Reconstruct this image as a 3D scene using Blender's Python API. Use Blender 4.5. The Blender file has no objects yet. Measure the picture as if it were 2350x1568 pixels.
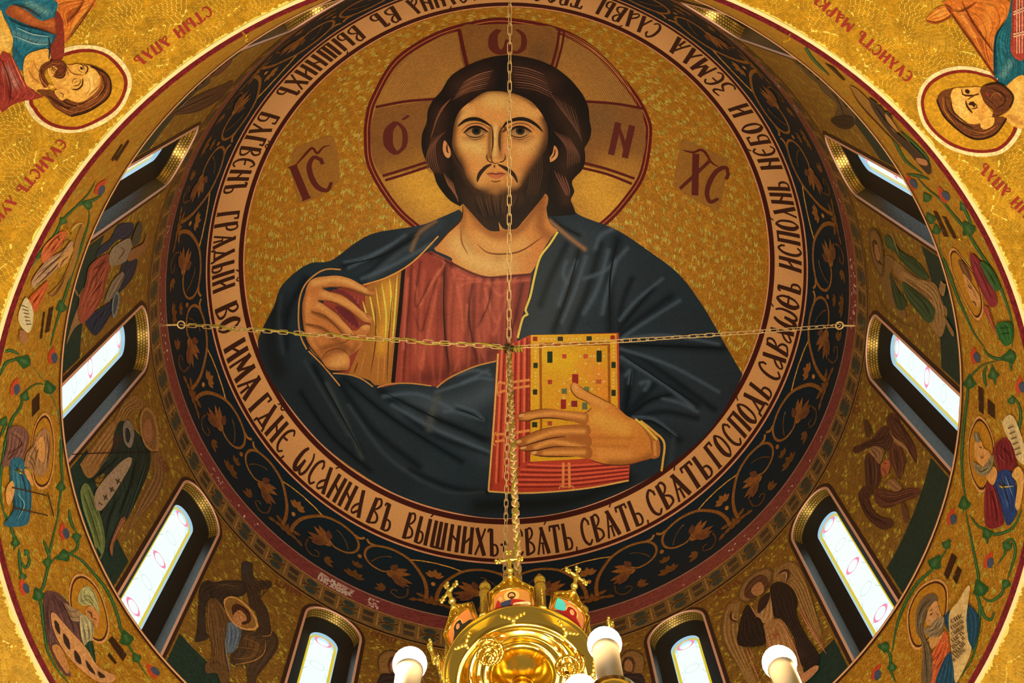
import bpy, math, random
import numpy as np
from mathutils import Vector, Matrix
from mathutils.geometry import delaunay_2d_cdt

random.seed(7)
rng = np.random.default_rng(7)
scene = bpy.context.scene
col = scene.collection

# ------------------------------------------------------------------ camera
F = 3003.2                       # focal length in pixels of the 2350 x 1568 frame
CW, CH = 2350.0, 1568.0
CAM = np.array([0.0335, -5.1826, 1.6])
RC = np.array([[0.99906628, 0.0414212, -0.01228221],
               [0.0432038, -0.9578445, 0.28401998],
               [0.0, -0.28428542, -0.95873969]])     # rows: right, up, back
cam_data = bpy.data.cameras.new('camera')
cam_data.sensor_width = 36.0
cam_data.lens = F / CW * 36.0
cam_data.clip_end = 200
cam = bpy.data.objects.new('camera', cam_data)
m = Matrix([[RC[0][i], RC[1][i], RC[2][i], CAM[i]] for i in range(3)] + [[0, 0, 0, 1]])
cam.matrix_world = m
col.objects.link(cam)
scene.camera = cam

# ------------------------------------------------------------------ light
scene.view_settings.view_transform = 'Standard'
scene.view_settings.look = 'None'
scene.view_settings.gamma = 1.0
scene.view_settings.exposure = 0.0
scene.view_settings.use_curve_mapping = False
world = bpy.data.worlds.new('world')
scene.world = world
world.use_nodes = True
world.node_tree.nodes['Background'].inputs[0].default_value = (1.0, 0.78, 0.48, 1)
world.node_tree.nodes['Background'].inputs[1].default_value = 0.24

WARM = (1.0, 0.80, 0.52)
def area(name, loc, target, size, power, color=WARM, spread=180):
    d = bpy.data.lights.new(name, 'AREA')
    d.shape = 'DISK'; d.size = size; d.energy = power; d.color = color; d.spread = math.radians(spread)
    o = bpy.data.objects.new(name, d); o.location = loc
    o.rotation_euler = (Vector(target) - Vector(loc)).to_track_quat('-Z', 'Y').to_euler()
    col.objects.link(o); return o
# floodlights of the nave, below the frame, aimed up into the dome
area('nave_floodlight', (0.0, -3.4, 3.0), (0.0, 1.7, 25.0), 0.8, 112, WARM, 58)
area('nave_floodlight', (-3.0, 1.5, 3.0), (1.0, -0.5, 25.0), 0.8, 22, WARM, 60)
area('nave_floodlight', (3.0, 1.5, 3.0), (-1.0, -0.5, 25.0), 0.8, 22, WARM, 60)

# ------------------------------------------------------------------ geometry of the building
RD = 5.10                # inner radius of drum and band
ZL = 15.58               # ledge between band and drum
ZB = 13.50               # lower edge of band, rim of the pendentives
ZS = 20.29               # centre of the dome sphere
RS = 5.10
RP, ZP = 7.212, 8.40     # sphere of the pendentives

def rays(px, py):
    px = np.asarray(px, float); py = np.asarray(py, float)
    d = np.stack([(px - CW / 2) / F, (CH / 2 - py) / F, -np.ones_like(px)], -1) @ RC
    return d / np.linalg.norm(d, axis=-1)[..., None]

class Sphere:
    def __init__(s, r, zc): s.r, s.zc = r, zc
    def hit(s, px, py, h):
        d = rays(px, py); o = CAM - np.array([0, 0, s.zc]); b = d @ o; c = o @ o - (s.r - h) ** 2
        return CAM + d * (-b + np.sqrt(np.maximum(b * b - c, 0)))[:, None]
    def normal(s, P):
        n = np.array([0, 0, s.zc]) - P; return n / np.linalg.norm(n, axis=1)[:, None]
class Cyl:
    def __init__(s, r): s.r = r
    def hit(s, px, py, h):
        d = rays(px, py); r = s.r - h
        a = d[:, 0] ** 2 + d[:, 1] ** 2; b = CAM[0] * d[:, 0] + CAM[1] * d[:, 1]; c = CAM[0] ** 2 + CAM[1] ** 2 - r * r
        return CAM + d * ((-b + np.sqrt(np.maximum(b * b - a * c, 0))) / a)[:, None]
DOME, DRUM, BAND, PEND = Sphere(RS, ZS), Cyl(RD), Cyl(RD), Sphere(RP, ZP)

# ------------------------------------------------------------------ colour
def lin(c):
    c = np.asarray(c, float) / 255.0
    return np.where(c <= 0.04045, c / 12.92, ((c + 0.055) / 1.055) ** 2.4)
# the pigment behind a colour seen in the warm light of each zone
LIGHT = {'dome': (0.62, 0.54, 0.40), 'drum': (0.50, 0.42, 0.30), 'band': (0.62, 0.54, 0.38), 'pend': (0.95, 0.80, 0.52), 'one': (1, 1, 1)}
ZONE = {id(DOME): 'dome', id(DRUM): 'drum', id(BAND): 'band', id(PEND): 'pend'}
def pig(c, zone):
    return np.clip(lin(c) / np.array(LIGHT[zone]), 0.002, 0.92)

# ------------------------------------------------------------------ materials
MATS = {}
def new_mat(name):
    mt = bpy.data.materials.new(name); mt.use_nodes = True
    return mt, mt.node_tree.nodes, mt.node_tree.links, mt.node_tree.nodes['Principled BSDF']
def math_node(N, L, op, a, b=None, clamp=False):
    n = N.new('ShaderNodeMath'); n.operation = op; n.use_clamp = clamp
    for i, v in enumerate((a, b)):
        if v is None: continue
        if hasattr(v, 'links'): L.new(v, n.inputs[i])
        else: n.inputs[i].default_value = v
    return n.outputs[0]
def mix_col(N, L, fac, a, b, mode='MIX'):
    n = N.new('ShaderNodeMix'); n.data_type = 'RGBA'; n.blend_type = mode
    for s, v in ((n.inputs[0], fac), (n.inputs[6], a), (n.inputs[7], b)):
        if hasattr(v, 'links'): L.new(v, s)
        elif isinstance(v, (int, float)): s.default_value = v
        else: s.default_value = tuple(v) + (1,)
    return n.outputs[2]
def obj_coord(N, L, scale):
    t = N.new('ShaderNodeTexCoord'); mp = N.new('ShaderNodeMapping'); mp.inputs['Scale'].default_value = scale
    L.new(t.outputs['Object'], mp.inputs[0]); return mp.outputs[0]
def ramp(N, L, fac, stops):
    r = N.new('ShaderNodeValToRGB'); cr = r.color_ramp
    while len(cr.elements) < len(stops): cr.elements.new(0.5)
    for e, (p, c) in zip(cr.elements, stops):
        e.position = p; e.color = tuple(c) + (1,) if len(c) == 3 else c
    L.new(fac, r.inputs[0]); return r.outputs[0]

def paint_mat(name, rough=0.5, grain=45.0, amt=0.22, metallic=0.0, bump=0.15, spec=0.18, joint=0.0):
    """small glass tesserae: the colour lies in the mesh, the nodes add the tile grain"""
    if name in MATS: return MATS[name]
    mt, N, L, P = new_mat(name)
    at = N.new('ShaderNodeAttribute'); at.attribute_name = 'Col'
    v = N.new('ShaderNodeTexVoronoi'); v.inputs['Scale'].default_value = grain
    L.new(obj_coord(N, L, (1, 1, 1)), v.inputs['Vector'])
    sep = N.new('ShaderNodeSeparateColor'); L.new(v.outputs['Color'], sep.inputs[0])
    g = math_node(N, L, 'MULTIPLY_ADD', sep.outputs[0], amt); g.node.inputs[2].default_value = 1 - amt / 2
    if joint:
        ve = N.new('ShaderNodeTexVoronoi'); ve.feature = 'DISTANCE_TO_EDGE'; ve.inputs['Scale'].default_value = grain
        L.new(v.inputs['Vector'].links[0].from_socket, ve.inputs['Vector'])
        e = math_node(N, L, 'DIVIDE', ve.outputs['Distance'], 0.10, True)
        e = math_node(N, L, 'MULTIPLY_ADD', e, joint); e.node.inputs[2].default_value = 1 - joint
        g = math_node(N, L, 'MULTIPLY', g, e)
    L.new(mix_col(N, L, 1.0, at.outputs['Color'], g, 'MULTIPLY'), P.inputs['Base Color'])
    P.inputs['Roughness'].default_value = rough; P.inputs['Metallic'].default_value = metallic; P.inputs['Specular IOR Level'].default_value = spec
    if bump:
        b = N.new('ShaderNodeBump'); b.inputs['Strength'].default_value = bump; b.inputs['Distance'].default_value = 0.01
        L.new(v.outputs['Distance'], b.inputs['Height']); L.new(b.outputs[0], P.inputs['Normal'])
    MATS[name] = mt; return mt
def flat_mat(name, rgb, rough=0.5, metallic=0.0, emit=None, strength=0.0, noise=0.0, nscale=20.0, bump=0.0):
    if name in MATS: return MATS[name]
    mt, N, L, P = new_mat(name)
    c = tuple(float(x) for x in rgb)
    P.inputs['Base Color'].default_value = c + (1,)
    P.inputs['Roughness'].default_value = rough; P.inputs['Metallic'].default_value = metallic
    if noise or bump:
        n = N.new('ShaderNodeTexNoise'); n.inputs['Scale'].default_value = nscale; n.inputs['Detail'].default_value = 4
        L.new(obj_coord(N, L, (1, 1, 1)), n.inputs['Vector'])
        if noise:
            L.new(mix_col(N, L, n.outputs['Fac'], tuple(x * (1 - noise) for x in c), tuple(min(1, x * (1 + noise)) for x in c)), P.inputs['Base Color'])
        if bump:
            b = N.new('ShaderNodeBump'); b.inputs['Strength'].default_value = bump; b.inputs['Distance'].default_value = 0.01
            L.new(n.outputs['Fac'], b.inputs['Height']); L.new(b.outputs[0], P.inputs['Normal'])
    if emit is not None:
        P.inputs['Emission Color'].default_value = tuple(emit) + (1,); P.inputs['Emission Strength'].default_value = strength
    MATS[name] = mt; return mt
def gold_mat(name, dark, bright, scale, zone, width=0.12, rough=0.42, metallic=0.3, stretch=(1, 1, 1), fine=70.0, bump=0.5):
    """gold smalti laid in small fans: glints painted as brighter flecks along the seams of the fans"""
    if name in MATS: return MATS[name]
    mt, N, L, P = new_mat(name)
    oc = obj_coord(N, L, stretch)
    v = N.new('ShaderNodeTexVoronoi'); v.feature = 'DISTANCE_TO_EDGE'; v.inputs['Scale'].default_value = scale; v.inputs['Randomness'].default_value = 0.6
    L.new(oc, v.inputs['Vector'])
    f = N.new('ShaderNodeTexVoronoi'); f.inputs['Scale'].default_value = fine
    L.new(oc, f.inputs['Vector'])
    sp = N.new('ShaderNodeSeparateColor'); L.new(f.outputs['Color'], sp.inputs[0])
    n = N.new('ShaderNodeTexNoise'); n.inputs['Scale'].default_value = scale * 1.3; n.inputs['Detail'].default_value = 3
    L.new(oc, n.inputs['Vector'])
    seam = math_node(N, L, 'SUBTRACT', 1.0, math_node(N, L, 'DIVIDE', v.outputs['Distance'], width), True)
    on = math_node(N, L, 'MULTIPLY_ADD', n.outputs['Fac'], 4.0, True); on.node.inputs[2].default_value = -1.35
    fl = math_node(N, L, 'MULTIPLY', math_node(N, L, 'MULTIPLY', seam, on), math_node(N, L, 'SUBTRACT', math_node(N, L, 'MULTIPLY', sp.outputs[0], 2.6), 1.0, True))
    base = mix_col(N, L, sp.outputs[1], pig(np.array(dark) * 0.86, zone), pig(np.minimum(255, np.array(dark) * 1.14), zone))
    L.new(mix_col(N, L, fl, base, pig(bright, zone)), P.inputs['Base Color'])
    P.inputs['Roughness'].default_value = rough; P.inputs['Metallic'].default_value = metallic
    b = N.new('ShaderNodeBump'); b.inputs['Strength'].default_value = bump; b.inputs['Distance'].default_value = 0.012
    L.new(f.outputs['Distance'], b.inputs['Height']); L.new(b.outputs[0], P.inputs['Normal'])
    MATS[name] = mt; return mt

# ------------------------------------------------------------------ objects
def tag(o, label=None, cat=None, group=None, kind=None):
    for k, v in (('label', label), ('category', cat), ('group', group), ('kind', kind)):
        if v: o[k] = v
    return o
def empty(name, loc=(0, 0, 0), label=None, cat=None, group=None, kind=None, parent=None):
    o = bpy.data.objects.new(name, None); o.location = loc; o.empty_display_size = 0.1
    if parent: o.parent = parent
    col.objects.link(o); return tag(o, label, cat, group, kind)
def mesh_obj(name, V, faces, mat, parent=None, C=None, smooth=True, inv=True):
    """one mesh object; coordinates are world coordinates, also under an Empty that stands elsewhere"""
    V = np.asarray(V, float)
    if parent is not None:
        w = world_loc(parent); V = V - w
    me = bpy.data.meshes.new(name)
    me.from_pydata(V.tolist(), [], [list(map(int, f)) for f in faces])
    if C is not None:
        C = np.asarray(C, float)
        if C.ndim == 1: C = np.tile(C, (len(V), 1))
        a = me.color_attributes.new('Col', 'FLOAT_COLOR', 'POINT')
        a.data.foreach_set('color', np.c_[C[:, :3], np.ones(len(C))].astype(np.float32).ravel())
    if smooth: me.polygons.foreach_set('use_smooth', [True] * len(me.polygons))
    me.update()
    o = bpy.data.objects.new(name, me)
    if mat: me.materials.append(mat)
    if parent is not None: o.parent = parent
    col.objects.link(o); return o
def world_loc(o):
    p = np.zeros(3)
    while o is not None:
        p = p + np.array(o.location); o = o.parent
    return p

# ------------------------------------------------------------------ drawing on the curved surfaces
def curve(pts, closed=False, step=6.0):
    """Catmull-Rom through points; a point with a third value 1 is a corner"""
    P = np.array([p[:2] for p in pts], float); n = len(P)
    corner = [len(p) > 2 and p[2] for p in pts]
    out = []
    for i in range(n if closed else n - 1):
        a, b = P[i], P[(i + 1) % n]
        pa = P[i - 1] if (closed or i > 0) else a
        pb = P[(i + 2) % n] if (closed or i + 2 < n) else b
        ta = (b - pa) * 0.5; tb = (pb - a) * 0.5
        if corner[i]: ta = (b - a) * 0.6
        if corner[(i + 1) % n]: tb = (b - a) * 0.6
        d = np.linalg.norm(b - a); k = max(1, int(math.ceil(d / step)))
        t = (np.arange(k) / k)[:, None]
        out.append((2*t**3-3*t**2+1)*a + (t**3-2*t**2+t)*ta + (-2*t**3+3*t**2)*b + (t**3-t**2)*tb)
    if not closed: out.append(P[-1:])
    return np.concatenate(out)
def straight(pts, closed=True, step=6.0):
    P = np.array([p[:2] for p in pts], float); n = len(P); out = []
    for i in range(n if closed else n - 1):
        a, b = P[i], P[(i + 1) % n]; k = max(1, int(math.ceil(np.linalg.norm(b - a) / step)))
        out.append(a + (np.arange(k) / k)[:, None] * (b - a))
    if not closed: out.append(P[-1:])
    return np.concatenate(out)
def inside(Q, loops):
    r = np.zeros(len(Q), bool)
    for lp in loops:
        x0, y0 = lp[:, 0], lp[:, 1]; x1, y1 = np.roll(x0, -1), np.roll(y0, -1)
        for k in range(0, len(Q), 4000):
            q = Q[k:k + 4000]
            c = ((y0[None] > q[:, 1:2]) != (y1[None] > q[:, 1:2])) & (q[:, 0:1] < (x1 - x0)[None] * (q[:, 1:2] - y0[None]) / np.where(y1 == y0, 1e-9, y1 - y0)[None] + x0[None])
            r[k:k + 4000] ^= (c.sum(1) % 2).astype(bool)
    return r
def dist_line(Q, pts):
    P = np.asarray(pts, float); d = np.full(len(Q), 1e9)
    if len(P) == 1: return np.hypot(*(Q - P[0]).T)
    for a, b in zip(P[:-1], P[1:]):
        ab = b - a; t = np.clip(((Q - a) @ ab) / max(ab @ ab, 1e-9), 0, 1)
        d = np.minimum(d, np.hypot(*(Q - a - t[:, None] * ab).T))
    return d
def triangulate(loops, step):
    loops = [np.asarray(l, float) for l in loops]
    V = np.concatenate(loops); E = []; k = 0
    for l in loops:
        E += [(k + i, k + (i + 1) % len(l)) for i in range(len(l))]; k += len(l)
    lo, hi = V.min(0), V.max(0)
    gx, gy = np.meshgrid(np.arange(lo[0] + step / 2, hi[0], step), np.arange(lo[1] + step / 2, hi[1], step * 0.87))
    gx = gx + (np.arange(gx.shape[0]) % 2)[:, None] * step / 2
    G = np.c_[gx.ravel(), gy.ravel()]
    if len(G):
        G = G[inside(G, loops)]
    if len(G):
        d = np.full(len(G), 1e9)
        for l in loops:
            for k in range(0, len(G), 2000):
                g = G[k:k + 2000]; d[k:k + 2000] = np.minimum(d[k:k + 2000], np.sqrt(((g[:, None] - l[None]) ** 2).sum(-1)).min(1))
        G = G[d > step * 0.45]
    A = np.concatenate([V, G]) if len(G) else V
    r = delaunay_2d_cdt([Vector(p) for p in A], E, [], 0, 1e-4)
    W = np.array([[v.x, v.y] for v in r[0]]); T = np.array([f for f in r[2] if len(f) == 3], int)
    c = W[T].mean(1); T = T[inside(c, loops)]
    # wind so that the faces look at the camera side
    a, b, cc = W[T[:, 0]], W[T[:, 1]], W[T[:, 2]]
    s = (b[:, 0] - a[:, 0]) * (cc[:, 1] - a[:, 1]) - (b[:, 1] - a[:, 1]) * (cc[:, 0] - a[:, 0])
    T[s > 0] = T[s > 0][:, ::-1]
    return W, T
def shade(W, base, soft, zone):
    C = np.tile(pig(base, zone), (len(W), 1))
    for s in soft:
        pts, w, c, al = s[:4]
        d = dist_line(W, curve(pts, False, 10) if len(pts) > 2 else np.array([p[:2] for p in pts], float))
        a = al * np.exp(-(d / w) ** 2)
        C = C * (1 - a[:, None]) + pig(c, zone) * a[:, None]
    return C
def on_wall(surf, P, T):
    """keep the faces that lie on the drum or on the band, whichever is painted"""
    if surf is DRUM: lo, hi = ZL + 0.01, 20.0
    elif surf is BAND: lo, hi = ZB, ZL - 0.03
    else: return T
    z = P[:, 2]; K_ = [f for f in T if all(lo <= z[q] <= hi for q in f)]
    if len(K_) == len(T) or not K_: return K_
    par = {}
    def find(a):
        while par.setdefault(a, a) != a: par[a] = par[par[a]]; a = par[a]
        return a
    for f in K_:
        for q in f[1:]: par[find(int(q))] = find(int(f[0]))
    cnt = {}
    for f in K_: r = find(int(f[0])); cnt[r] = cnt.get(r, 0) + 1
    best = max(cnt, key=cnt.get); return [f for f in K_ if find(int(f[0])) == best]
def patch(name, parent, surf, loops, h, base, step=9.0, soft=(), mat=None, sharp=False, label=None):
    """a closed field of mosaic lying on a curved wall, h metres proud of it"""
    if not isinstance(loops[0][0], (tuple, list, np.ndarray)): loops = [loops]
    L_ = [(straight if sharp else curve)(l, closed=True, step=step) if not isinstance(l, np.ndarray) else l for l in loops]
    W, T = triangulate(L_, step)
    P = surf.hit(W[:, 0], W[:, 1], h); T = on_wall(surf, P, T)
    zone = ZONE[id(surf)]
    o = mesh_obj(name, P, T, mat or paint_mat('smalti_' + zone), parent, shade(W, base, soft, zone))
    if label: o['label'] = label
    return o
def strokes(name, parent, surf, items, h, base, mat=None, step=6.0, label=None, smooth=True, join=False):
    """brush lines: items are (points, width[, colour[, taper]]); taper 0 none, 1 both ends, 2 only the last end"""
    if 1 < len(items) <= 40 and not join:
        r = [strokes(name, parent, surf, [it], h + 0.00002 * i, base, mat, step, label, smooth) for i, it in enumerate(items)]
        return r[0]
    V, Fc, C = [], [], []; k = 0; zone = ZONE[id(surf)]
    for it in items:
        pts, w = it[0], it[1]; c = it[2] if len(it) > 2 and it[2] is not None else base; tp = it[3] if len(it) > 3 else 1
        P = curve(pts, False, step) if smooth and len(pts) > 2 else straight(pts, False, step)
        T = np.gradient(P, axis=0); T /= np.maximum(np.linalg.norm(T, axis=1), 1e-9)[:, None]
        nrm = np.c_[-T[:, 1], T[:, 0]]; t = np.linspace(0, 1, len(P))
        ww = np.full(len(P), w / 2.0)
        if tp == 1: ww = ww * np.clip(np.sin(np.pi * t) ** 0.6, 0.12, 1)
        if tp == 2: ww = ww * np.clip((1 - t) ** 0.7, 0.1, 1)
        A = P + nrm * ww[:, None]; B = P - nrm * ww[:, None]
        Q = np.stack([A, B], 1).reshape(-1, 2)
        V.append(surf.hit(Q[:, 0], Q[:, 1], h)); n = len(P)
        for i in range(n - 1): Fc.append((k + 2*i, k + 2*i + 2, k + 2*i + 3, k + 2*i + 1))
        C.append(np.tile(pig(c, zone), (2 * n, 1))); k += 2 * n
    V = np.concatenate(V)
    o = mesh_obj(name, V, on_wall(surf, V, Fc), mat or paint_mat('smalti_' + zone), parent, np.concatenate(C))
    if label: o['label'] = label
    if len(items) > 1: o['kind'] = 'stuff'
    return o
def disc(cx, cy, rx, ry=None, rot=0, n=24):
    ry = ry or rx; t = np.linspace(0, 2 * np.pi, n, endpoint=False); a = math.radians(rot)
    x, y = rx * np.cos(t), ry * np.sin(t)
    return np.c_[cx + x * math.cos(a) - y * math.sin(a), cy + x * math.sin(a) + y * math.cos(a)]

# surfaces of revolution: profile of (r, z), phi range in degrees
def revolve(name, prof, mat, parent=None, a0=0.0, a1=360.0, n=180, C=None, flip=False, smooth=True):
    full = abs(a1 - a0 - 360) < 1e-6; m_ = n if full else n + 1
    t = np.radians(np.linspace(a0, a1, n + 1)[:m_]); V = []; Fc = []
    for r, z in prof: V.append(np.c_[r * np.cos(t), r * np.sin(t), np.full_like(t, z)])
    for j in range(len(prof) - 1):
        for i in range(n):
            a = j * m_ + i; b = j * m_ + (i + 1) % m_
            f = (a, b, b + m_, a + m_); Fc.append(f[::-1] if flip else f)
    return mesh_obj(name, np.concatenate(V), Fc, mat, parent, C, smooth)
def dome_prof(t0, t1, h, n=8):
    return [((RS - h) * math.sin(math.radians(t)), ZS + (RS - h) * math.cos(math.radians(t))) for t in np.linspace(t0, t1, n)]
def dome_pt(th, ph, h=0.0):
    th, ph = np.radians(th), np.radians(ph); r = (RS - h) * np.sin(th)
    return np.stack([r * np.cos(ph), r * np.sin(ph), ZS + (RS - h) * np.cos(th)], -1)
def drum_pt(ph, z, h=0.0, r=RD):
    ph = np.radians(ph); z = np.broadcast_to(np.asarray(z, float), np.shape(ph))
    return np.stack([(r - h) * np.cos(ph), (r - h) * np.sin(ph), z], -1)
# ================================================================== the building
paint_mat('smalti_pend', 0.45, 36, 0.4, joint=0.3); paint_mat('smalti_drum', 0.45, 34, 0.45, joint=0.25); paint_mat('smalti_band', 0.45, 34, 0.4, joint=0.25)
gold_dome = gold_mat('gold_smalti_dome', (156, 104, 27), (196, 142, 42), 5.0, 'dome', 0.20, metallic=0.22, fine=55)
gold_drum = gold_mat('gold_smalti_drum', (108, 76, 26), (150, 108, 36), 7.0, 'drum', 0.22, metallic=0.3, fine=48)  # same gold as the band, darkened in colour for the drum's dimmer light
gold_band = gold_mat('gold_smalti_band', (162, 111, 26), (200, 146, 44), 6.0, 'band', 0.30, metallic=0.3, fine=44)
P_ = lambda z: paint_mat('smalti_' + z)

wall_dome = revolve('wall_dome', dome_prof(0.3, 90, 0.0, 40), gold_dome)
tag(wall_dome, kind='structure', label='gold mosaic shell of the dome above the drum')
WIN_A = [93.3 + 30 * k for k in range(12)]
WA, WZS = 0.444, 3.37                      # half width of a window, height of the springing above the ledge
def window_outline(a, zs, z0=0.0, n=20):
    t = np.linspace(0, np.pi, n)
    return np.r_[[[a, z0]], np.c_[a * np.cos(t), zs + a * np.sin(t)], [[-a, z0]]]
# drum: a cylinder with twelve arched openings
def build_drum():
    V, T = [], []; k = 0
    for c in WIN_A:                       # one bay of 30 degrees at a time
        w = math.radians(15) * RD; H = ZS - ZL
        out = straight([(-w, 0), (-WA, 0)], False, 0.2)[:-1]
        o = window_outline(WA, WZS)[::-1]
        lp = np.concatenate([straight([(-w, 0), (-WA, 0)], False, 0.2)[:-1], straight(o, False, 0.2)[:-1], straight([(WA, 0), (w, 0), (w, H), (-w, H)], False, 0.2), straight([(-w, H), (-w, 0)], False, 0.2)[1:-1]])
        W, F_ = triangulate([lp], 0.2)
        V.append(drum_pt(c + np.degrees(W[:, 0] / RD), ZL + W[:, 1])); T.append(F_ + k); k += len(W)
    return mesh_obj('wall_drum', np.concatenate(V), np.concatenate(T), gold_drum)
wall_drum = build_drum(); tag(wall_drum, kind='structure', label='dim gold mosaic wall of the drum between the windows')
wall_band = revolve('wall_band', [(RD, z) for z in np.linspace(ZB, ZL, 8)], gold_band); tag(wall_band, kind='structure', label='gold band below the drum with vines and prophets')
ledge = revolve('trim_1', [(RD, ZL - 0.03), (RD - 0.02, ZL - 0.018), (RD - 0.02, ZL), (RD, ZL + 0.012)], flat_mat('ledge_cream', pig((160, 112, 66), 'band'), 0.5), smooth=False)
tag(ledge, kind='structure', label='narrow cream lip along the foot of the drum')
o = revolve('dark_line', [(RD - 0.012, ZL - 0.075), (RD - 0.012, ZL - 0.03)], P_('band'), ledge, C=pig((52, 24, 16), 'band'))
# pendentives: a sphere cut by a square of four arches
PA = 5.5
def build_pend():
    rs = np.linspace(0, 1, 40); n = 360; V = []; ok = []
    z_low = ZP + math.sqrt(max(RP ** 2 - 2 * PA ** 2, 0))if RP ** 2 > 2 * PA ** 2 else ZP + 0.0
    for j in range(46):
        z = ZB - 0.11 * j; r = math.sqrt(max(RP ** 2 - (z - ZP) ** 2, 0)); t = np.linspace(0, 2 * np.pi, n, endpoint=False)
        x, y = r * np.cos(t), r * np.sin(t)
        V.append(np.c_[x, y, np.full(n, z)]); ok.append((abs(x) <= PA + 0.06) & (abs(y) <= PA + 0.06))
    V = np.concatenate(V); ok = np.concatenate(ok); Fc = []
    for j in range(45):
        for i in range(n):
            f = (j * n + i, j * n + (i + 1) % n, (j + 1) * n + (i + 1) % n, (j + 1) * n + i)
            if sum(ok[q] for q in f) >= 3: Fc.append(f)
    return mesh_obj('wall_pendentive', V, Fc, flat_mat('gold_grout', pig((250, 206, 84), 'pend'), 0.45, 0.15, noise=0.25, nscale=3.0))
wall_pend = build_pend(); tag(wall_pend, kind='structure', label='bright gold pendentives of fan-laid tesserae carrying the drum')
# the four great arches and the floor of the crossing, beyond the frame
AR = math.sqrt(RP ** 2 - PA ** 2)
arch_m = flat_mat('arch_plaster', (0.62, 0.50, 0.30), 0.7, noise=0.2, nscale=2)
for k, nm in enumerate(('wall_arch_east', 'wall_arch_north', 'wall_arch_west', 'wall_arch_south')):
    t = np.radians(np.linspace(0, 180, 37)); V = []; Fc = []
    for d in (PA, PA + 2.5):
        V.append(np.c_[np.full_like(t, d), AR * np.cos(t), ZP + AR * np.sin(t)])
    V = np.concatenate(V); a = math.radians(90 * k); Rz = np.array([[math.cos(a), -math.sin(a), 0], [math.sin(a), math.cos(a), 0], [0, 0, 1]])
    for i in range(36): Fc.append((i, i + 1, 37 + i + 1, 37 + i))
    tag(mesh_obj(nm, V @ Rz.T, Fc, arch_m), kind='structure', label='plain barrel of a great arch below the pendentives')
fl = mesh_obj('floor', [(-12, -12, 0), (12, -12, 0), (12, 12, 0), (-12, 12, 0)], [(0, 1, 2, 3)], flat_mat('floor_stone', (0.45, 0.36, 0.26), 0.4, noise=0.2, nscale=1.5)); tag(fl, kind='structure', label='pale stone floor of the crossing')

# ---- rings of the dome and of the drum
def ring(name, t0, t1, h, c, parent, zone='dome', mat=None, n=240):
    return revolve(name, dome_prof(t0, t1, h, max(3, int((t1 - t0) * 1.5) + 2)), mat or P_(zone), parent, C=pig(c, zone), n=n)
def drum_ring(name, z0, z1, h, c, parent, zone='drum', mat=None):
    return revolve(name, [(RD - h, z0), (RD - h, z1)], mat or P_(zone), parent, C=pig(c, zone), n=240)
insc = empty('inscription_ring', (0, 0, ZS + RS * math.cos(math.radians(65))), 'parchment-coloured ring with a dark Slavonic inscription around the dome medallion', 'inscription')
ring('fillet', 59.25, 59.6, 0.006, (196, 136, 96), insc); ring('border_line', 59.6, 60.9, 0.006, (58, 22, 18), insc)
ring('field', 60.9, 69.6, 0.004, (196, 140, 82), insc, mat=flat_mat('parchment', pig((196, 140, 82), 'dome'), 0.6, noise=0.16, nscale=28))
ring('border_line', 69.6, 70.55, 0.006, (58, 22, 18), insc); ring('fillet', 70.55, 71.0, 0.006, (196, 136, 96), insc)
TH3 = 88.6
scroll_band = empty('scroll_frieze', (0, 0, ZS + 0.9), 'black frieze with gold acanthus scrolls around the foot of the dome', 'frieze')
ring('ground', 71.0, TH3, 0.003, (10, 30, 38), scroll_band); ring('fillet', TH3 - 0.45, TH3, 0.006, (150, 106, 84), scroll_band)
red_ring = empty('burgundy_ring', (0, 0, ZS), 'burgundy mosaic ring between the scroll frieze and the jewelled border', 'border')
ring('field', TH3, 90, 0.004, (104, 44, 42), red_ring, 'drum', paint_mat('smalti_red', 0.22, 26, 0.5, bump=0.6, spec=0.5))
drum_ring('field', 20.03, ZS, 0.004, (104, 44, 42), red_ring, 'drum', paint_mat('smalti_red', 0.22, 26, 0.5, bump=0.6, spec=0.5))
gem_band = empty('jewelled_border', (0, 0, 19.7), 'olive gold border with dark oval jewels above the windows', 'border')
drum_ring('field', 19.47, 20.03, 0.004, (104, 76, 38), gem_band)
drum_ring('fillet', 20.0, 20.03, 0.007, (150, 104, 62), gem_band); drum_ring('fillet', 19.40, 19.435, 0.007, (130, 92, 46), gem_band)
drum_ring('dark_line', 19.435, 19.48, 0.007, (30, 20, 12), gem_band)
gp = tag(revolve('ground_strip', [(RD - 0.003, ZL), (RD - 0.003, ZL + 0.02), (RD - 0.003, ZL + 0.9)], None, None), kind='structure') if False else None
# rim of the pendentives: burgundy border and cream fillet
rim = empty('rim_border', (0, 0, ZB), 'dark red mosaic border with cream line around the rim of the pendentives', 'border')
def pend_r(z, h=0.0): return math.sqrt((RP - h) ** 2 - (z - ZP) ** 2)
AL0 = math.acos((ZB - ZP) / RP)
def pend_pt(u, s, h=0.0):                  # u along the rim (metres at r = 5.4), s down the slope from the rim
    al = AL0 + np.asarray(s) / RP; ph = np.asarray(u) / 5.4
    r = (RP - h) * np.sin(al); return np.stack([r * np.cos(ph), r * np.sin(ph), ZP + (RP - h) * np.cos(al)], -1)
def slope_prof(s0, s1, h, n=3): return [((RP - h) * math.sin(AL0 + q / RP), ZP + (RP - h) * math.cos(AL0 + q / RP)) for q in np.linspace(s0, s1, n)]
SR, SCR = 0.057, 0.099
revolve('cream_line', slope_prof(SR, SCR, 0.008), flat_mat('cream_smalti', pig((250, 205, 130), 'pend'), 0.5, noise=0.12, nscale=30), rim, n=240)
revolve('grout', slope_prof(0, SR, 0.004), P_('pend'), rim, C=pig((140, 60, 44), 'pend'), n=240)
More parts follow.
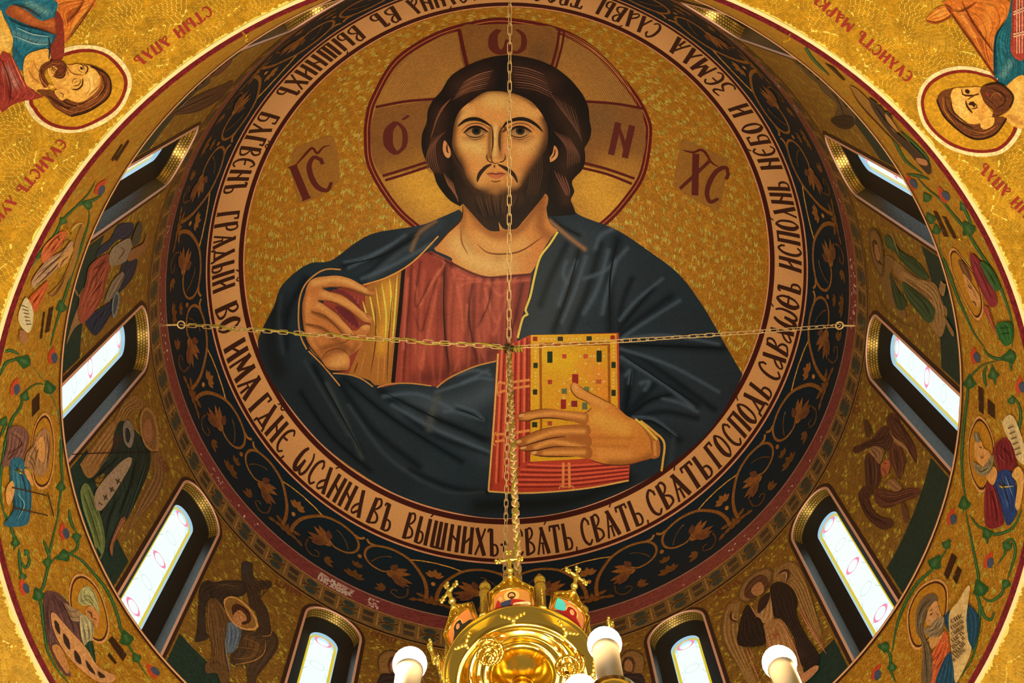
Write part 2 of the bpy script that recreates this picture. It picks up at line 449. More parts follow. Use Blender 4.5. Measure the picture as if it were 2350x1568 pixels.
def rim_tiles():
    V, Fc, C = [], [], []; k = 0
    base = pig((104, 22, 26), 'pend'); tot = 2 * math.pi * 5.4
    for row in range(3):
        z0 = 0.001 + row * 0.0188; nt = 760
        for i in range(nt):
            p0 = tot * (i + 0.5 * (row % 2)) / nt; p1 = p0 + tot / nt * 0.9; z1 = z0 + 0.0172
            u, w = np.array([p0, p1, p1, p0]), np.array([z0, z0, z1, z1])
            V += [*pend_pt(u, w, 0.010 + 0.002 * rng.random()), *pend_pt(u, w, 0.003)]; Fc += [(k, k+1, k+2, k+3), (k, k+4, k+5, k+1), (k+1, k+5, k+6, k+2), (k+2, k+6, k+7, k+3), (k+3, k+7, k+4, k)]
            C += [base * (0.7 + 0.6 * rng.random())] * 8; k += 8
    o = mesh_obj('red_tesserae', V, Fc, paint_mat('red_tile', 0.4, 60, 0.1, bump=0), rim, C, smooth=False); o['kind'] = 'stuff'
rim_tiles()

# glints of the gold, painted as clusters of short bright flat dashes
def glints(name, parent, centres, place, dash, n, gap, h, c, zone, mat):
    V, Fc, C = [], [], []; k = 0; base = pig(c, zone)
    for a, b in centres:
        m_ = int(rng.integers(max(2, n - 2), n + 2))
        for i in range(m_):
            da = (i - m_ / 2) * gap + rng.normal(0, gap * .2); db = rng.normal(0, dash * .35); l = dash * rng.uniform(.5, 1.2); w = gap * 0.36 * rng.uniform(.7, 1.2)
            V += list(place(np.array([a + da - w, a + da + w, a + da + w, a + da - w]), np.array([b + db - l / 2, b + db - l / 2, b + db + l / 2, b + db + l / 2]), h))
            Fc.append((k, k + 1, k + 2, k + 3)); k += 4; C += [base * rng.uniform(.55, 1.25)] * 4
    o = mesh_obj(name, V, Fc, mat, parent, np.minimum(C, 0.95), smooth=False); o['kind'] = 'stuff'
glint_m = paint_mat('painted_glint_gold', 0.3, 60, 0.1, 0.35, 0.0, 0.5)
cen = []
for j in range(21):                         # fans of the dome, row by row
    th = 6.5 + j * 2.6; m_ = int(2 * math.pi * RS * math.sin(math.radians(th)) / 0.21)
    for i in range(m_): cen.append((th + rng.normal(0, .35), 360.0 * (i + .5 * (j % 2)) / m_ + rng.normal(0, 3.0 / max(1, m_ / 10))))
    for i in range(m_):                     # fainter seams between them
        if rng.random() < .45: cen.append((th + 1.3 + rng.normal(0, .3), 360.0 * (i + .25 + .5 * (j % 2)) / m_))
cen = [q for q in cen if q[0] < 58.6]
def place_dome(a, b, h): return dome_pt(a, b, h)
V_, Fc_ = None, None
def glints_dome():
    V, Fc, C = [], [], []; k = 0; base = pig((255, 212, 84), 'dome')
    for th, ph in cen:
        m_ = int(rng.integers(3, 7))
        for i in range(m_):
            t0 = th + (i - m_ / 2) * .26 + rng.normal(0, .05); r = RS * math.sin(math.radians(t0)); dp = math.degrees(rng.normal(0, .022) / r); hl = math.degrees(rng.uniform(.020, .044) / r); w = .10 * rng.uniform(.6, 1.1)
            V += list(dome_pt(np.array([t0 - w, t0 + w, t0 + w, t0 - w]), np.array([ph + dp - hl, ph + dp - hl, ph + dp + hl, ph + dp + hl]), .0025)); Fc.append((k, k + 1, k + 2, k + 3)); k += 4
            C += [base * rng.uniform(.45, 1.2)] * 4
    o = mesh_obj('painted_glints', V, Fc, glint_m, wall_dome, np.minimum(C, 0.95), smooth=False); o['kind'] = 'stuff'
glints_dome()
kk = 180 / math.pi / RD
def place_drum(a, b, h): return drum_pt(b * kk, a, h)          # a = height, b = metres along the wall
cd = []
while len(cd) < 2600:
    u, z = rng.uniform(0, 2 * math.pi * RD), rng.uniform(ZL + .72, 19.38); ph = math.degrees(u / RD); d = (ph - WIN_A[0] + 15) % 30 - 15
    if abs(d) * RD * math.pi / 180 < WA + .12 and z < ZL + WZS + .62: continue
    cd.append((z, u))
glints('painted_glints', wall_drum, cd, place_drum, .045, 4, .020, .0022, (236, 178, 56), 'drum', glint_m)
glints('painted_glints', wall_band, [(rng.uniform(ZB + .03, ZL - .1), rng.uniform(0, 2 * math.pi * RD)) for q in range(3400)], place_drum, .038, 4, .018, .0022, (248, 196, 70), 'band', glint_m)
# ================================================================== windows of the drum
pink_m = flat_mat('window_moulding', pig((184, 128, 98), 'drum'), 0.45, noise=0.15, nscale=40)
dark_m = flat_mat('window_outline', pig((38, 20, 14), 'drum'), 0.5, noise=0.2, nscale=30)
black_m = flat_mat('window_void', (0.006, 0.007, 0.007), 0.6, noise=0.1)
jamb_m = flat_mat('window_jamb', (0.030, 0.026, 0.022), 0.25, 0.0, noise=0.35, nscale=60, bump=0.5)
def tile_gold():
    mt, N, L, P = new_mat('window_arch_gold')
    t = N.new('ShaderNodeTexCoord'); bk = N.new('ShaderNodeTexBrick')
    bk.inputs['Scale'].default_value = 1; bk.inputs['Brick Width'].default_value = 0.045; bk.inputs['Row Height'].default_value = 0.036; bk.inputs['Mortar Size'].default_value = 0.006
    bk.inputs['Color1'].default_value = (0.55, 0.36, 0.07, 1); bk.inputs['Color2'].default_value = (0.75, 0.5, 0.1, 1); bk.inputs['Mortar'].default_value = (0.12, 0.07, 0.02, 1)
    L.new(t.outputs['UV'], bk.inputs[0]); L.new(bk.outputs[0], P.inputs['Base Color'])
    P.inputs['Metallic'].default_value = 0.6; P.inputs['Roughness'].default_value = 0.3
    b = N.new('ShaderNodeBump'); b.inputs['Strength'].default_value = 0.6; b.inputs['Distance'].default_value = 0.01; b.invert = True
    L.new(bk.outputs['Fac'], b.inputs['Height']); L.new(b.outputs[0], P.inputs['Normal']); return mt
arch_gold = tile_gold()
def glow(name, rgb, s):
    return flat_mat(name, tuple(x * 0.06 for x in rgb), 0.3, emit=rgb, strength=s)
glass_w = glow('glass_clear', (0.84, 1.0, 0.93), 1.05); glass_b = glow('glass_blue', (0.42, 0.72, 0.95), 0.75)
glass_y = glow('glass_yellow', (0.80, 0.62, 0.02), 0.85); glass_p = glow('glass_pink', (0.95, 0.30, 0.48), 0.95)
lead_m = flat_mat('lead_came', pig((90, 130, 120), 'one'), 0.5, emit=(0.25, 0.42, 0.36), strength=0.9)
def strip(out, inn):
    """quads between two outlines of equal length, each (n, 3)"""
    n = len(out); V = np.concatenate([out, inn]); return V, [(i, i + 1, n + i + 1, n + i) for i in range(n - 1)]
def wl(a, zs, d, z0=0.0, n=20):
    o = window_outline(a, zs, z0, n); x = np.sqrt(np.maximum(RD ** 2 - o[:, 0] ** 2, 0)) - RD + d
    return np.c_[x, o]
def wrow(pts, w, x):                       # flat ribbon in the plane of the glass
    P = np.asarray(pts, float); T = np.gradient(P, axis=0); T /= np.linalg.norm(T, axis=1)[:, None]; nn = np.c_[-T[:, 1], T[:, 0]]
    ww = np.broadcast_to(np.asarray(w, float), (len(P),))[:, None] / 2
    A, B = P + nn * ww, P - nn * ww; n = len(P); V = np.r_[np.c_[np.full(n, x), A], np.c_[np.full(n, x), B]]
    return V, [(i, i + 1, n + i + 1, n + i) for i in range(n - 1)]
def make_window(i):
    r = empty('window_%d' % i, (0, 0, 0), kind='structure')
    mesh_obj('outline', *strip(wl(WA + 0.09, WZS, -0.006, n=28), wl(WA + 0.03, WZS, -0.006, n=28)), dark_m, r)
    V1, f1 = strip(wl(WA + 0.034, WZS, -0.012, n=28), wl(WA, WZS, -0.022, n=28)); V2, f2 = strip(wl(WA, WZS, -0.022, n=28), wl(WA, WZS, 0.02, n=28))
    mesh_obj('moulding', np.r_[V1, V2], f1 + [tuple(q + len(V1) for q in f) for f in f2], pink_m, r)
    DEP = 0.15; AI = WA - 0.02
    o1, o2 = wl(WA, WZS, 0.0, n=28), wl(AI, WZS, DEP, n=28)
    arch = mesh_obj('arch_lining', *strip(o1[1:-1], o2[1:-1]), arch_gold, r)
    uv = arch.data.uv_layers.new(name='UVMap'); n = len(o1) - 2; s = np.r_[0, np.cumsum(np.linalg.norm(np.diff(o1[1:-1], axis=0), axis=1))]
    for lp in arch.data.loops: uv.data[lp.index].uv = (s[lp.vertex_index % n], 0.0 if lp.vertex_index < n else DEP)
    for a in ((0, 1), (-2, -1)):
        q = [o1[a[0]], o1[a[1]], o2[a[1]], o2[a[0]]]; mesh_obj('jamb', q, [(0, 1, 2, 3)], jamb_m, r, smooth=False)
    G = 0.235; zg = WZS - 0.02; XG = 0.31
    bo = o2; bi = wl(G, zg, 0, n=28); bi[:, 0] = XG - 0.05
    mesh_obj('backing', *strip(bo, bi), black_m, r)
    b2 = bi.copy(); b2[:, 0] = XG
    mesh_obj('pane_edge', *strip(bi, b2), glass_b, r)
    go = window_outline(G, zg, n=28); gi = window_outline(G - 0.045, zg, n=28)
    mesh_obj('yellow_border', *strip(np.c_[np.full(len(go), XG), go], np.c_[np.full(len(gi), XG), gi]), glass_y, r)
    a = gi; n = len(a); half = n // 2
    V = np.c_[np.full(n, XG), a]; mesh_obj('pane', V, [(j, j + 1, n - 2 - j, n - 1 - j) for j in range(half - 1)], glass_w, r, smooth=False)
    # blue tint at the head of the light, pink and clear almond shapes, thin cames
    t = np.linspace(0, np.pi, 24); hd = np.c_[(G - 0.045) * np.cos(t), zg + (G - 0.045) * np.sin(t)]; h2 = np.c_[(G - 0.085) * np.cos(t), zg - 0.02 + (G - 0.10) * np.sin(t)]
    mesh_obj('blue_head', *strip(np.c_[np.full(24, XG - 0.004), hd], np.c_[np.full(24, XG - 0.004), h2]), glow('glass_pale_blue', (0.55, 0.90, 1.0), 0.95), r)
    for k in range(3):
        zc = 3.44 - 1.33 * k
        t = np.linspace(0, 2 * np.pi, 33); x = 0.125 * np.cos(t); z = zc + 0.10 * np.sin(t) * np.abs(np.sin(t)) ** 0.15
        mesh_obj('pink_almond', *wrow(np.c_[x, z], 0.012 + 0.034 * np.abs(np.cos(t)) ** 3, XG - 0.006), glass_p, r)
        if True:
            z = zc - 0.665 + 0.09 * np.sin(t)
            mesh_obj('clear_almond', *wrow(np.c_[0.115 * np.cos(t), z], 0.005, XG - 0.006), lead_m, r)
        V, Fc = [], []
        for q in (0.0, 0.665):
            for sx in (-1, 1):
                for dz in (-0.33, 0.0):
                    v, f = wrow([(sx * 0.14, zc - q + dz * 0.4), (sx * (G - 0.002), zc - q + dz)], 0.006, XG - 0.005)
                    Fc += [tuple(y + len(np.concatenate(V)) if V else y for y in g) for g in f]; V.append(v)
        mesh_obj('came', np.concatenate(V), Fc, lead_m, r)
    return r
win0 = make_window(1)
def copy_tree(o, parent=None):
    c = o.copy(); col.objects.link(c)
    if parent is not None: c.parent = parent
    for ch in list(o.children): copy_tree(ch, c)
    return c
# 1 stands behind the lamp, the others follow clockwise in the picture
where = ['behind the chandelier', 'near the lower left lamp', 'low on the left side', 'at mid height on the left', 'high on the left side', 'at the upper left rim', 'above the medallion',
         'at the upper right rim', 'high on the right side', 'at mid height on the right', 'low on the right side', 'right of the chandelier']
for k, a in enumerate(WIN_A):
    w = win0 if k == 0 else copy_tree(win0)
    w.name = 'window_%d' % (k + 1); w.location = (RD * math.cos(math.radians(a)), RD * math.sin(math.radians(a)), ZL); w.rotation_euler = (0, 0, math.radians(a))
    w['label'] = 'tall arched stained glass window ' + where[k]
# ================================================================== the great medallion in the dome
mur = empty('medallion_mosaic', (0, 0, ZS + RS), 'great dome mosaic of a haloed bearded man in dark cloak holding a red book', 'mosaic')
D = DOME
# ---- halo
HALO = [(835,319),(838,270),(852,223),(903,137),(993,77),(1088,48),(1165,41),(1284,64),(1373,115),(1453,204),(1491,271),(1496,319),(1482,399),(1449,455),(1392,517),(1300,575),(1170,600),(1030,575),(941,518),(888,462),(843,383)]
def inset(loop, k, c=(1166, 305)):
    P = np.array([p[:2] for p in loop], float) - c; r = np.linalg.norm(P, axis=1)[:, None]
    return [tuple(q) for q in (P * (1 - k / r) + c)]
halo = patch('halo', mur, D, HALO, 0.004, (84, 26, 24), 14)
patch('halo_gold_line', halo, D, [HALO and inset(HALO, 7), inset(HALO, 9)], 0.006, (168, 100, 52), 14)
hal = paint_mat('smalti_halo', 0.45, 40, 0.3, 0.12, 0.4)
def halo_sector(nm, pts, c, soft=(), h=0.007):
    return patch(nm, halo, D, pts, h, c, 12, soft, hal)
H2 = inset(HALO, 15)
halo_sector('halo_field', H2, (150, 104, 46), [([(1000,450),(960,420)],60,(208,148,52),.9),([(1370,430),(1400,470)],70,(208,148,52),.9),([(950,180),(1010,110)],60,(126,88,44),.8),([(1330,110),(1420,200)],60,(120,86,44),.8)])
fine = []
for k in range(0, 46):                     # fine concentric rows of the upper fields
    rr = 300 - k * 4.2
    for a0, a1 in ((196, 247), (-67, -16)):
        fine.append(([(1166 + rr * math.cos(math.radians(a)) * 1.03, 318 + rr * 0.9 * math.sin(math.radians(a))) for a in np.linspace(a0, a1, 8)], 1.3, (176, 122, 56)))
strokes('tessera_rows', halo, D, fine, 0.0078, (176, 122, 56), hal)
arm = (124, 82, 40)
halo_sector('halo_arm', [(1057,66),(1110,57),(1168,55),(1230,58),(1280,72),(1268,165),(1168,140),(1073,165)], arm, [([(1240,120)],30,(90,66,40),.6)], 0.0088)
halo_sector('halo_arm', [(862,250,1),(1000,228,1),(1000,376,1),(880,408,1),(858,372),(850,319),(853,280)], arm, [([(900,400),(960,370)],30,(150,105,40),.7)], 0.0088)
halo_sector('halo_arm', [(1345,233,1),(1474,251,1),(1480,300),(1480,345),(1456,412,1),(1340,380,1)], arm, [([(1400,385),(1450,390)],34,(166,116,46),.8),([(1380,270)],40,(104,80,46),.6)], 0.0088)
strokes('halo_border', halo, D, [([(1054,70),(1062,108),(1072,152)],9,None,0),([(1284,66),(1278,108),(1266,152)],6,None,0),([(1295,70),(1289,108),(1276,156)],5,None,0),([(862,246),(930,233),(1000,227)],6,None,0),
    ([(878,404),(930,388),(992,368)],6,None,0),([(884,414),(936,398),(996,378)],6,None,0),([(1345,233),(1410,238),(1476,249)],6,None,0),([(1340,374),(1396,389),(1456,410)],6,None,0),([(1338,386),(1394,400),(1450,422)],6,None,0)], 0.0097, (78, 26, 24))
# ---- plates with the monogram
for pl in ([(673,345),(700,330),(752,312),(766,318),(775,350),(779,400),(774,420),(740,446),(696,466),(684,462),(676,430),(668,390)], [(1564,322),(1572,318),(1620,342),(1664,362),(1670,374),(1662,430),(1652,478),(1640,482),(1590,456),(1550,430),(1545,415),(1556,360)]):
    patch('monogram_plate', mur, D, pl, 0.006, (140, 95, 38), 10, [], hal)
# ---- cloak
CLOAK = [(1060,478,1),(1010,500),(961,518),(865,534),(817,557),(760,598),(715,604),(680,624),(645,659),(629,703),(603,754),(592,790),(604,838),(632,888),(699,976),(769,1045),(897,1128),(1024,1172),(1152,1190),(1309,1172),(1469,1109),(1597,1019),(1650,958),(1690,890),(1704,860,1),(1661,786),(1613,703),(1558,630),(1488,576),(1415,528),(1341,499),(1318,486,1),(1258,470,1),(1160,560),(1062,490)]
DK, LT, MD = (8, 20, 26), (66, 80, 90), (42, 54, 62)
soft = [([(1480,620),(1600,800),(1650,900)],60,(32,41,46),.8),([(1330,560),(1290,700),(1240,760)],60,(44,54,60),.85),([(1420,600),(1440,720)],40,(36,46,52),.7),([(1460,820),(1560,860),(1600,930)],60,(34,44,50),.8),
        ([(870,560),(800,590)],30,(30,38,44),.8),([(1000,510),(930,560),(850,630)],14,(62,72,80),.7),([(700,900),(800,1010),(900,1090)],60,(24,34,38),.8),([(930,930),(1050,930),(1120,900)],26,(56,68,74),.8),
        ([(960,960),(1060,1000),(1120,1050)],24,(44,54,60),.7),([(840,920),(900,1020),(1000,1090)],26,(34,44,48),.7),([(640,700),(620,780),(640,850)],24,(12,18,20),.7),([(1380,960),(1500,940),(1600,960)],30,(40,50,56),.6),
        ([(1100,1160),(1300,1150),(1440,1100)],20,(10,16,17),.8),([(1530,1030),(1560,1000)],30,(30,40,44),.7)]
dark = [([(1265,500),(1290,520),(1330,540)],5),([(1300,560),(1262,640),(1240,700)],9),([(1330,570),(1300,680),(1270,760)],10),([(1378,560),(1350,660),(1310,760)],9),([(1418,548),(1400,640),(1400,760)],12),([(1450,640),(1430,690),(1420,740)],8),
        ([(1500,660),(1450,720),(1420,758)],8),([(1540,680),(1470,730),(1425,768)],9),([(1425,790),(1540,795),(1660,800)],10),([(1424,795),(1500,840),(1640,940)],8),([(1424,812),(1500,862),(1600,930)],9),([(1424,845),(1440,870),(1432,930)],8),
        ([(1450,850),(1440,920),(1432,950)],10,None,0),([(1498,885),(1466,920),(1436,955)],12),([(1540,905),(1490,920),(1440,958)],9),([(1600,960),(1520,945),(1450,962)],8),([(1560,1010),(1500,970),(1452,966)],9),
        ([(1000,510),(920,560),(830,640)],10),([(960,540),(880,585),(790,610)],8),([(700,640),(660,720),(656,800)],10),([(720,840),(770,930),(830,1040)],8),([(780,880),(850,980),(960,1070)],10),([(790,870),(900,960),(1060,1060)],8),
        ([(870,895),(980,990),(1120,1040)],8),([(1050,940),(1080,950),(1112,966)],7),([(1010,965),(1060,985),(1110,1010)],7),([(880,900),(1000,960),(1120,1010)],9),([(940,1080),(1040,1120),(1120,1130)],7),([(690,900),(760,1000),(850,1080)],7)]
lite = [([(1262,507),(1300,540),(1342,572)],4,(150,110,70)),([(1300,600),(1292,630),(1302,650)],4),([(1322,600),(1300,650),(1282,700)],5),([(1345,590),(1322,660),(1290,740)],4),([(1396,575),(1372,660),(1340,720)],5),([(1414,600),(1396,660),(1382,720)],5),
        ([(1440,570),(1390,620),(1340,640)],4),([(1420,520),(1380,540),(1366,570)],5),([(1520,640),(1460,690),(1422,735)],3),([(1560,690),(1480,740),(1430,774)],3),([(1424,800),(1540,840),(1650,900)],3),([(1426,820),(1520,880),(1590,935)],4),
        ([(1436,862),(1446,850),(1444,880)],4),([(1470,880),(1490,876),(1480,895)],4),([(1520,915),(1560,925),(1600,945)],3),([(1452,958),(1500,962),(1550,1000)],3),([(1410,780),(1530,770),(1650,790)],3),
        ([(1000,508),(962,535),(944,575)],4,(120,92,62)),([(990,560),(900,610),(830,640)],4),([(930,540),(870,580),(800,615)],3),([(790,602),(840,590),(900,560)],2),([(645,680),(640,740),(650,810)],5,(40,50,56)),
        ([(700,830),(740,900),(800,1000)],4,(44,54,58)),([(750,880),(790,960),(830,1050)],5,(56,64,66)),([(800,930),(880,1040),(960,1100)],4,(48,58,62)),([(880,910),(960,905),(1040,940)],4),([(900,930),(1000,985),(1130,1040)],4),
        ([(1020,945),(1050,946),(1100,962)],3),([(1046,930),(1090,945),(1110,965)],3),([(1050,860),(1090,850),(1125,860)],3),([(1060,880),(1100,868),(1130,872)],3),([(1000,900),(1060,880),(1120,850)],3),([(1004,912),(990,950),(985,985)],9,(66,70,66),0),
        ([(960,1100),(1030,1130),(1110,1130)],3,(44,54,56)),([(1545,1010),(1540,1050),(1530,1080)],6,(44,54,56))]
for f_ in dark: soft.append((f_[0], 0.85 * f_[1] + 1.0, DK, 0.88))
for f_ in lite: soft.append((f_[0], 0.8 * f_[1] + 1.2, f_[2] if len(f_) > 2 and f_[2] else LT, 0.75))
cloak = patch('cloak', mur, D, CLOAK, 0.010, (29, 41, 47), 4.6, soft)
strokes('fold_line', cloak, D, [(f_[0], 0.34 * f_[1], (6, 14, 18)) for f_ in dark[::2]], 0.012, DK)
# ---- tunic
TUN = [(834,652),(880,638),(924,616),(946,600),(973,582,1),(989,576,1),(1034,598),(1114,633),(1166,631),(1220,627,1),(1211,684),(1198,726),(1188,767),(1182,790),(1142,812,1),(1139,828,1),(1088,841),(1040,866),(1005,889,1),(961,882),(922,881),(874,890,1),(849,873),(811,860),(766,853,1),(758,800),(740,700),(790,655)]
tsoft = [([(960,640),(980,760),(950,860)],30,(150,68,50),.8),([(1060,650),(1050,760),(1060,840)],30,(158,74,54),.8),([(1150,660),(1120,740),(1100,800)],26,(152,70,52),.8),([(1190,650),(1180,720)],16,(110,44,34),.7),([(1140,800),(1060,850),(960,870)],22,(84,34,28),.8),([(1085,690),(1080,800)],12,(96,38,30),.6)]
tfold = [([(1020,606),(1018,700),(1022,780),(1032,850)],8,(40,18,16),1),([(1084,650),(1076,720),(1086,790),(1096,830)],6,(60,24,20)),([(1130,640),(1120,700),(1096,750)],5,(78,30,24)),([(1200,650),(1180,740),(1160,800)],6,(70,28,24)),
    ([(945,610),(938,700),(930,800),(925,876)],4,(84,34,28)),([(965,600),(952,690),(960,700),(990,640)],4,(84,34,28)),([(1000,640),(980,720),(966,760),(950,720)],3,(92,36,30)),([(952,780),(962,840),(968,846),(980,780)],3,(170,84,60)),
    ([(955,660),(962,700),(970,690),(1008,620)],3,(176,90,66)),([(1008,640),(990,730),(968,830)],3,(176,90,66)),([(1040,620),(1058,700),(1064,760),(1072,700)],3,(176,90,66)),([(1050,616),(1100,634)],3,(180,96,70)),([(1046,622),(1080,640),(1102,640)],2,(176,90,66)),
    ([(1046,640),(1066,640),(1104,642)],2,(176,90,66)),([(1048,660),(1070,650),(1104,646)],2,(176,90,66)),([(1120,645),(1150,680),(1180,640)],3,(176,90,66)),([(1112,660),(1140,740),(1170,660)],3,(176,90,66)),([(1112,690),(1130,770),(1150,720)],3,(168,82,60)),([(1100,700),(1102,780),(1110,820)],3,(168,82,60)),
    ([(1060,760),(1050,830),(1044,850)],3,(160,76,56)),([(936,640),(930,720),(926,800)],3,(176,90,66)),([(985,580),(1032,604),(1036,612)],4,(60,24,20)),([(1036,604),(1112,636),(1218,630)],4,(60,24,20),0),([(1112,650),(1160,648),(1216,642)],2.5,(176,90,66)),([(996,586),(1020,604),(990,650)],2.5,(176,90,66))]
for f_ in tfold: tsoft.append((f_[0], 0.75 * f_[1] + 0.9, f_[2], 0.8))
for q in range(26):                        # narrow hanging pleats
    x = 930 + q * 10.6; y0 = 625 if x > 985 else 610; y1 = 885 - max(0, x - 1000) * 0.42
    tsoft.append(([(x, y0 + 12), (x - 4 + 6 * math.sin(q), (y0 + y1) / 2), (x - 2 - 8 * math.cos(q * 1.7), y1)], 2.6, (88, 36, 29) if q % 2 else (168, 82, 60), 0.45))
tun = patch('tunic', mur, D, TUN, 0.014, (130, 55, 42), 4.2, tsoft)
strokes('tunic_fold', tun, D, [(f_[0], 0.4 * f_[1], f_[2]) + tuple(f_[3:]) for f_ in tfold if f_[2][0] < 100], 0.016, (70, 28, 24))
clav = patch('gold_stripe', tun, D, [(842,655,1),(880,642),(922,619,1),(916,700),(908,760),(904,820),(898,880,1),(860,884),(850,874),(800,858,1),(816,820),(830,790),(850,750),(838,700)], 0.017, (150, 96, 40), 8, [([(890,660),(885,740),(876,800)],16,(190,136,44),.9)])
strokes('gold_thread', clav, D, [([(846,664),(866,770)],4,(232,184,70)),([(862,658),(874,740)],3,(224,172,60)),([(876,650),(886,720),(884,780)],4,(240,192,76)),([(894,640),(898,700),(892,760)],5,(232,184,70)),([(912,630),(906,720),(900,790)],4,(240,192,76)),([(832,690),(846,740)],4,(226,176,72)),
    ([(870,800),(866,880)],3,(176,116,54)),([(884,790),(880,878)],3,(176,116,54)),([(840,800),(826,860)],3,(170,110,54)),([(860,700),(862,780),(850,860)],3,(100,56,28)),([(900,680),(892,780),(888,876)],3,(96,54,28)),([(822,830),(812,858)],3,(90,46,28))], 0.019, (232, 184, 70))
strokes('dark_edge', tun, D, [([(926,616),(919,700),(911,780),(902,878)],9,None,0)], 0.0185, (24, 18, 17))
strokes('inner_sleeve', tun, D, [([(760,668),(790,680),(826,710)],22,(104,42,42)),([(770,704),(800,726),(822,752)],20,(96,38,40))] + [([(770+i*9,664+i*2),(764+i*9,680+i*5)],3,(150,70,62)) for i in range(7)] + [([(776+i*8,706+i*6),(770+i*8,724+i*6)],3,(140,64,58)) for i in range(6)], 0.0185, (104, 42, 42))
# ---- neck, hair, face, beard
neck = patch('neck', mur, D, [(1062,468),(1060,500),(1028,534),(996,570,1),(1000,576,1),(1036,592),(1042,604),(1110,633),(1166,631),(1218,627,1),(1228,612),(1238,588),(1262,550),(1280,528,1),(1262,512),(1254,482),(1250,430),(1150,400),(1070,430)], 0.018, (182, 120, 58), 5,
    [([(1072,470),(1096,506),(1126,534),(1186,530),(1222,490),(1248,452)],9,(112,66,32),.75),([(1064,480),(1062,540),(1080,575)],9,(140,86,40),.8),([(1050,560),(1090,600),(1160,610)],26,(214,162,92),.8),([(1100,545),(1150,570),(1200,560)],16,(206,150,80),.7),([(1245,470),(1240,520),(1262,545)],14,(128,74,36),.8),([(1096,510),(1140,540),(1200,516)],12,(150,92,42),.7),([(1240,560),(1230,600)],14,(184,112,58),.7),([(1142,592)],12,(168,122,62),.7)])
strokes('neck_line', neck, D, [([(1094,560),(1120,580),(1160,583),(1200,574),(1250,540)],4,(112,66,30)),([(1058,520),(1060,556),(1074,584)],4,(140,88,44)),([(1062,470),(1058,504),(1026,536),(998,570)],4,(60,34,20))], 0.020, (112, 66, 30))
HAIR = [(1160,127),(1116,134),(1070,152),(1034,176),(1012,210),(994,230),(982,254),(979,282),(969,308),(968,340),(978,370),(994,396),(1004,424),(1030,458),(1056,474,1),(1066,466),(1120,440),(1200,440),(1254,446),(1256,478),(1262,496),(1322,492,1),(1316,474),(1310,458),(1318,440),(1313,416),(1336,390),(1343,366),(1341,340,1),(1352,322),(1357,300),(1353,276),(1350,246),(1336,216),(1310,184),(1278,158),(1240,140),(1198,130)]
hair = patch('hair', mur, D, HAIR, 0.020, (24, 21, 19), 8, [([(1060,200),(1110,180)],26,(56,36,27),.8),([(1190,170),(1260,190)],28,(54,35,27),.8),([(1010,260),(1000,330),(1010,380)],18,(54,34,26),.8),([(1290,250),(1320,320),(1300,380)],24,(52,35,26),.8),([(1290,420),(1300,460)],14,(56,36,28),.8),([(1160,135),(1148,200)],12,(16,20,21),.9)])
hs = []
for i in range(9): hs.append(([(1132-2*i, 162+5*i),(1096-3*i, 172+5*i),(1062-3*i, 190+5*i)],2.2,(104,66,46) if i % 3 else (134,88,60)))
for i in range(9): hs.append(([(1172+i, 152+6*i),(1212+2*i, 158+6*i),(1250+3*i, 172+7*i)],2.0,(92,60,44) if i % 3 else (124,82,58)))
for i in range(6): hs.append(([(1036-5*i, 226+6*i),(1014-3*i, 248+7*i),(998-2*i, 280+8*i)],2.4,(112,70,48)))
for i in range(6): hs.append(([(1024-6*i, 300+3*i),(1000-4*i, 330+5*i),(1002-4*i, 372+3*i),(1012-3*i,398)],2.4,(96,60,42)))
for i in range(5): hs.append(([(1018+5*i, 396+5*i),(1030+4*i, 426+5*i),(1052, 452+3*i)],2.6,(116,74,52)))
for i in range(8): hs.append(([(1262+8*i, 212+5*i),(1296+5*i, 262+6*i),(1322+2*i, 292+5*i)],2.0,(78,54,42) if i % 2 else (98,66,48)))
for i in range(8): hs.append(([(1270+5*i, 300+2*i),(1300+4*i, 340+2*i),(1302+4*i, 388-2*i)],2.2,(92,60,44)))
for i in range(4): hs.append(([(1272+8*i, 392+4*i),(1288+6*i, 424+3*i),(1300+2*i, 450)],3,(104,66,48)))
strokes('hair_strand', hair, D, hs, 0.022, (104, 66, 46))
for e in ([(1020,322),(1016,340),(1020,356),(1028,363),(1034,358),(1034,346),(1030,336)], [(1272,334),(1280,344),(1280,358),(1272,368),(1262,372),(1260,364),(1268,352)]):
    ear = patch('ear', mur, D, e, 0.0225, (186, 122, 70), 5, [([(e[3][0], e[3][1] - 8)], 8, (206, 144, 88), .8)])
strokes('ear_shadow', hair, D, [([(1026,330),(1026,346),(1030,352)],4,(60,36,24)),([(1274,342),(1272,356),(1264,364)],3.5,(70,42,28))], 0.024, (60, 36, 24))
FACE = [(1136,209),(1110,213),(1078,234),(1054,256),(1043,282),(1039,310),(1038,336),(1048,362),(1062,384),(1072,412),(1096,436),(1138,448),(1186,436),(1206,412),(1220,390),(1236,366),(1250,348),(1257,326),(1257,296),(1250,274),(1238,254),(1220,234),(1190,218),(1160,211)]
SK, SH, HL = (192, 132, 66), (120, 74, 36), (222, 172, 100)
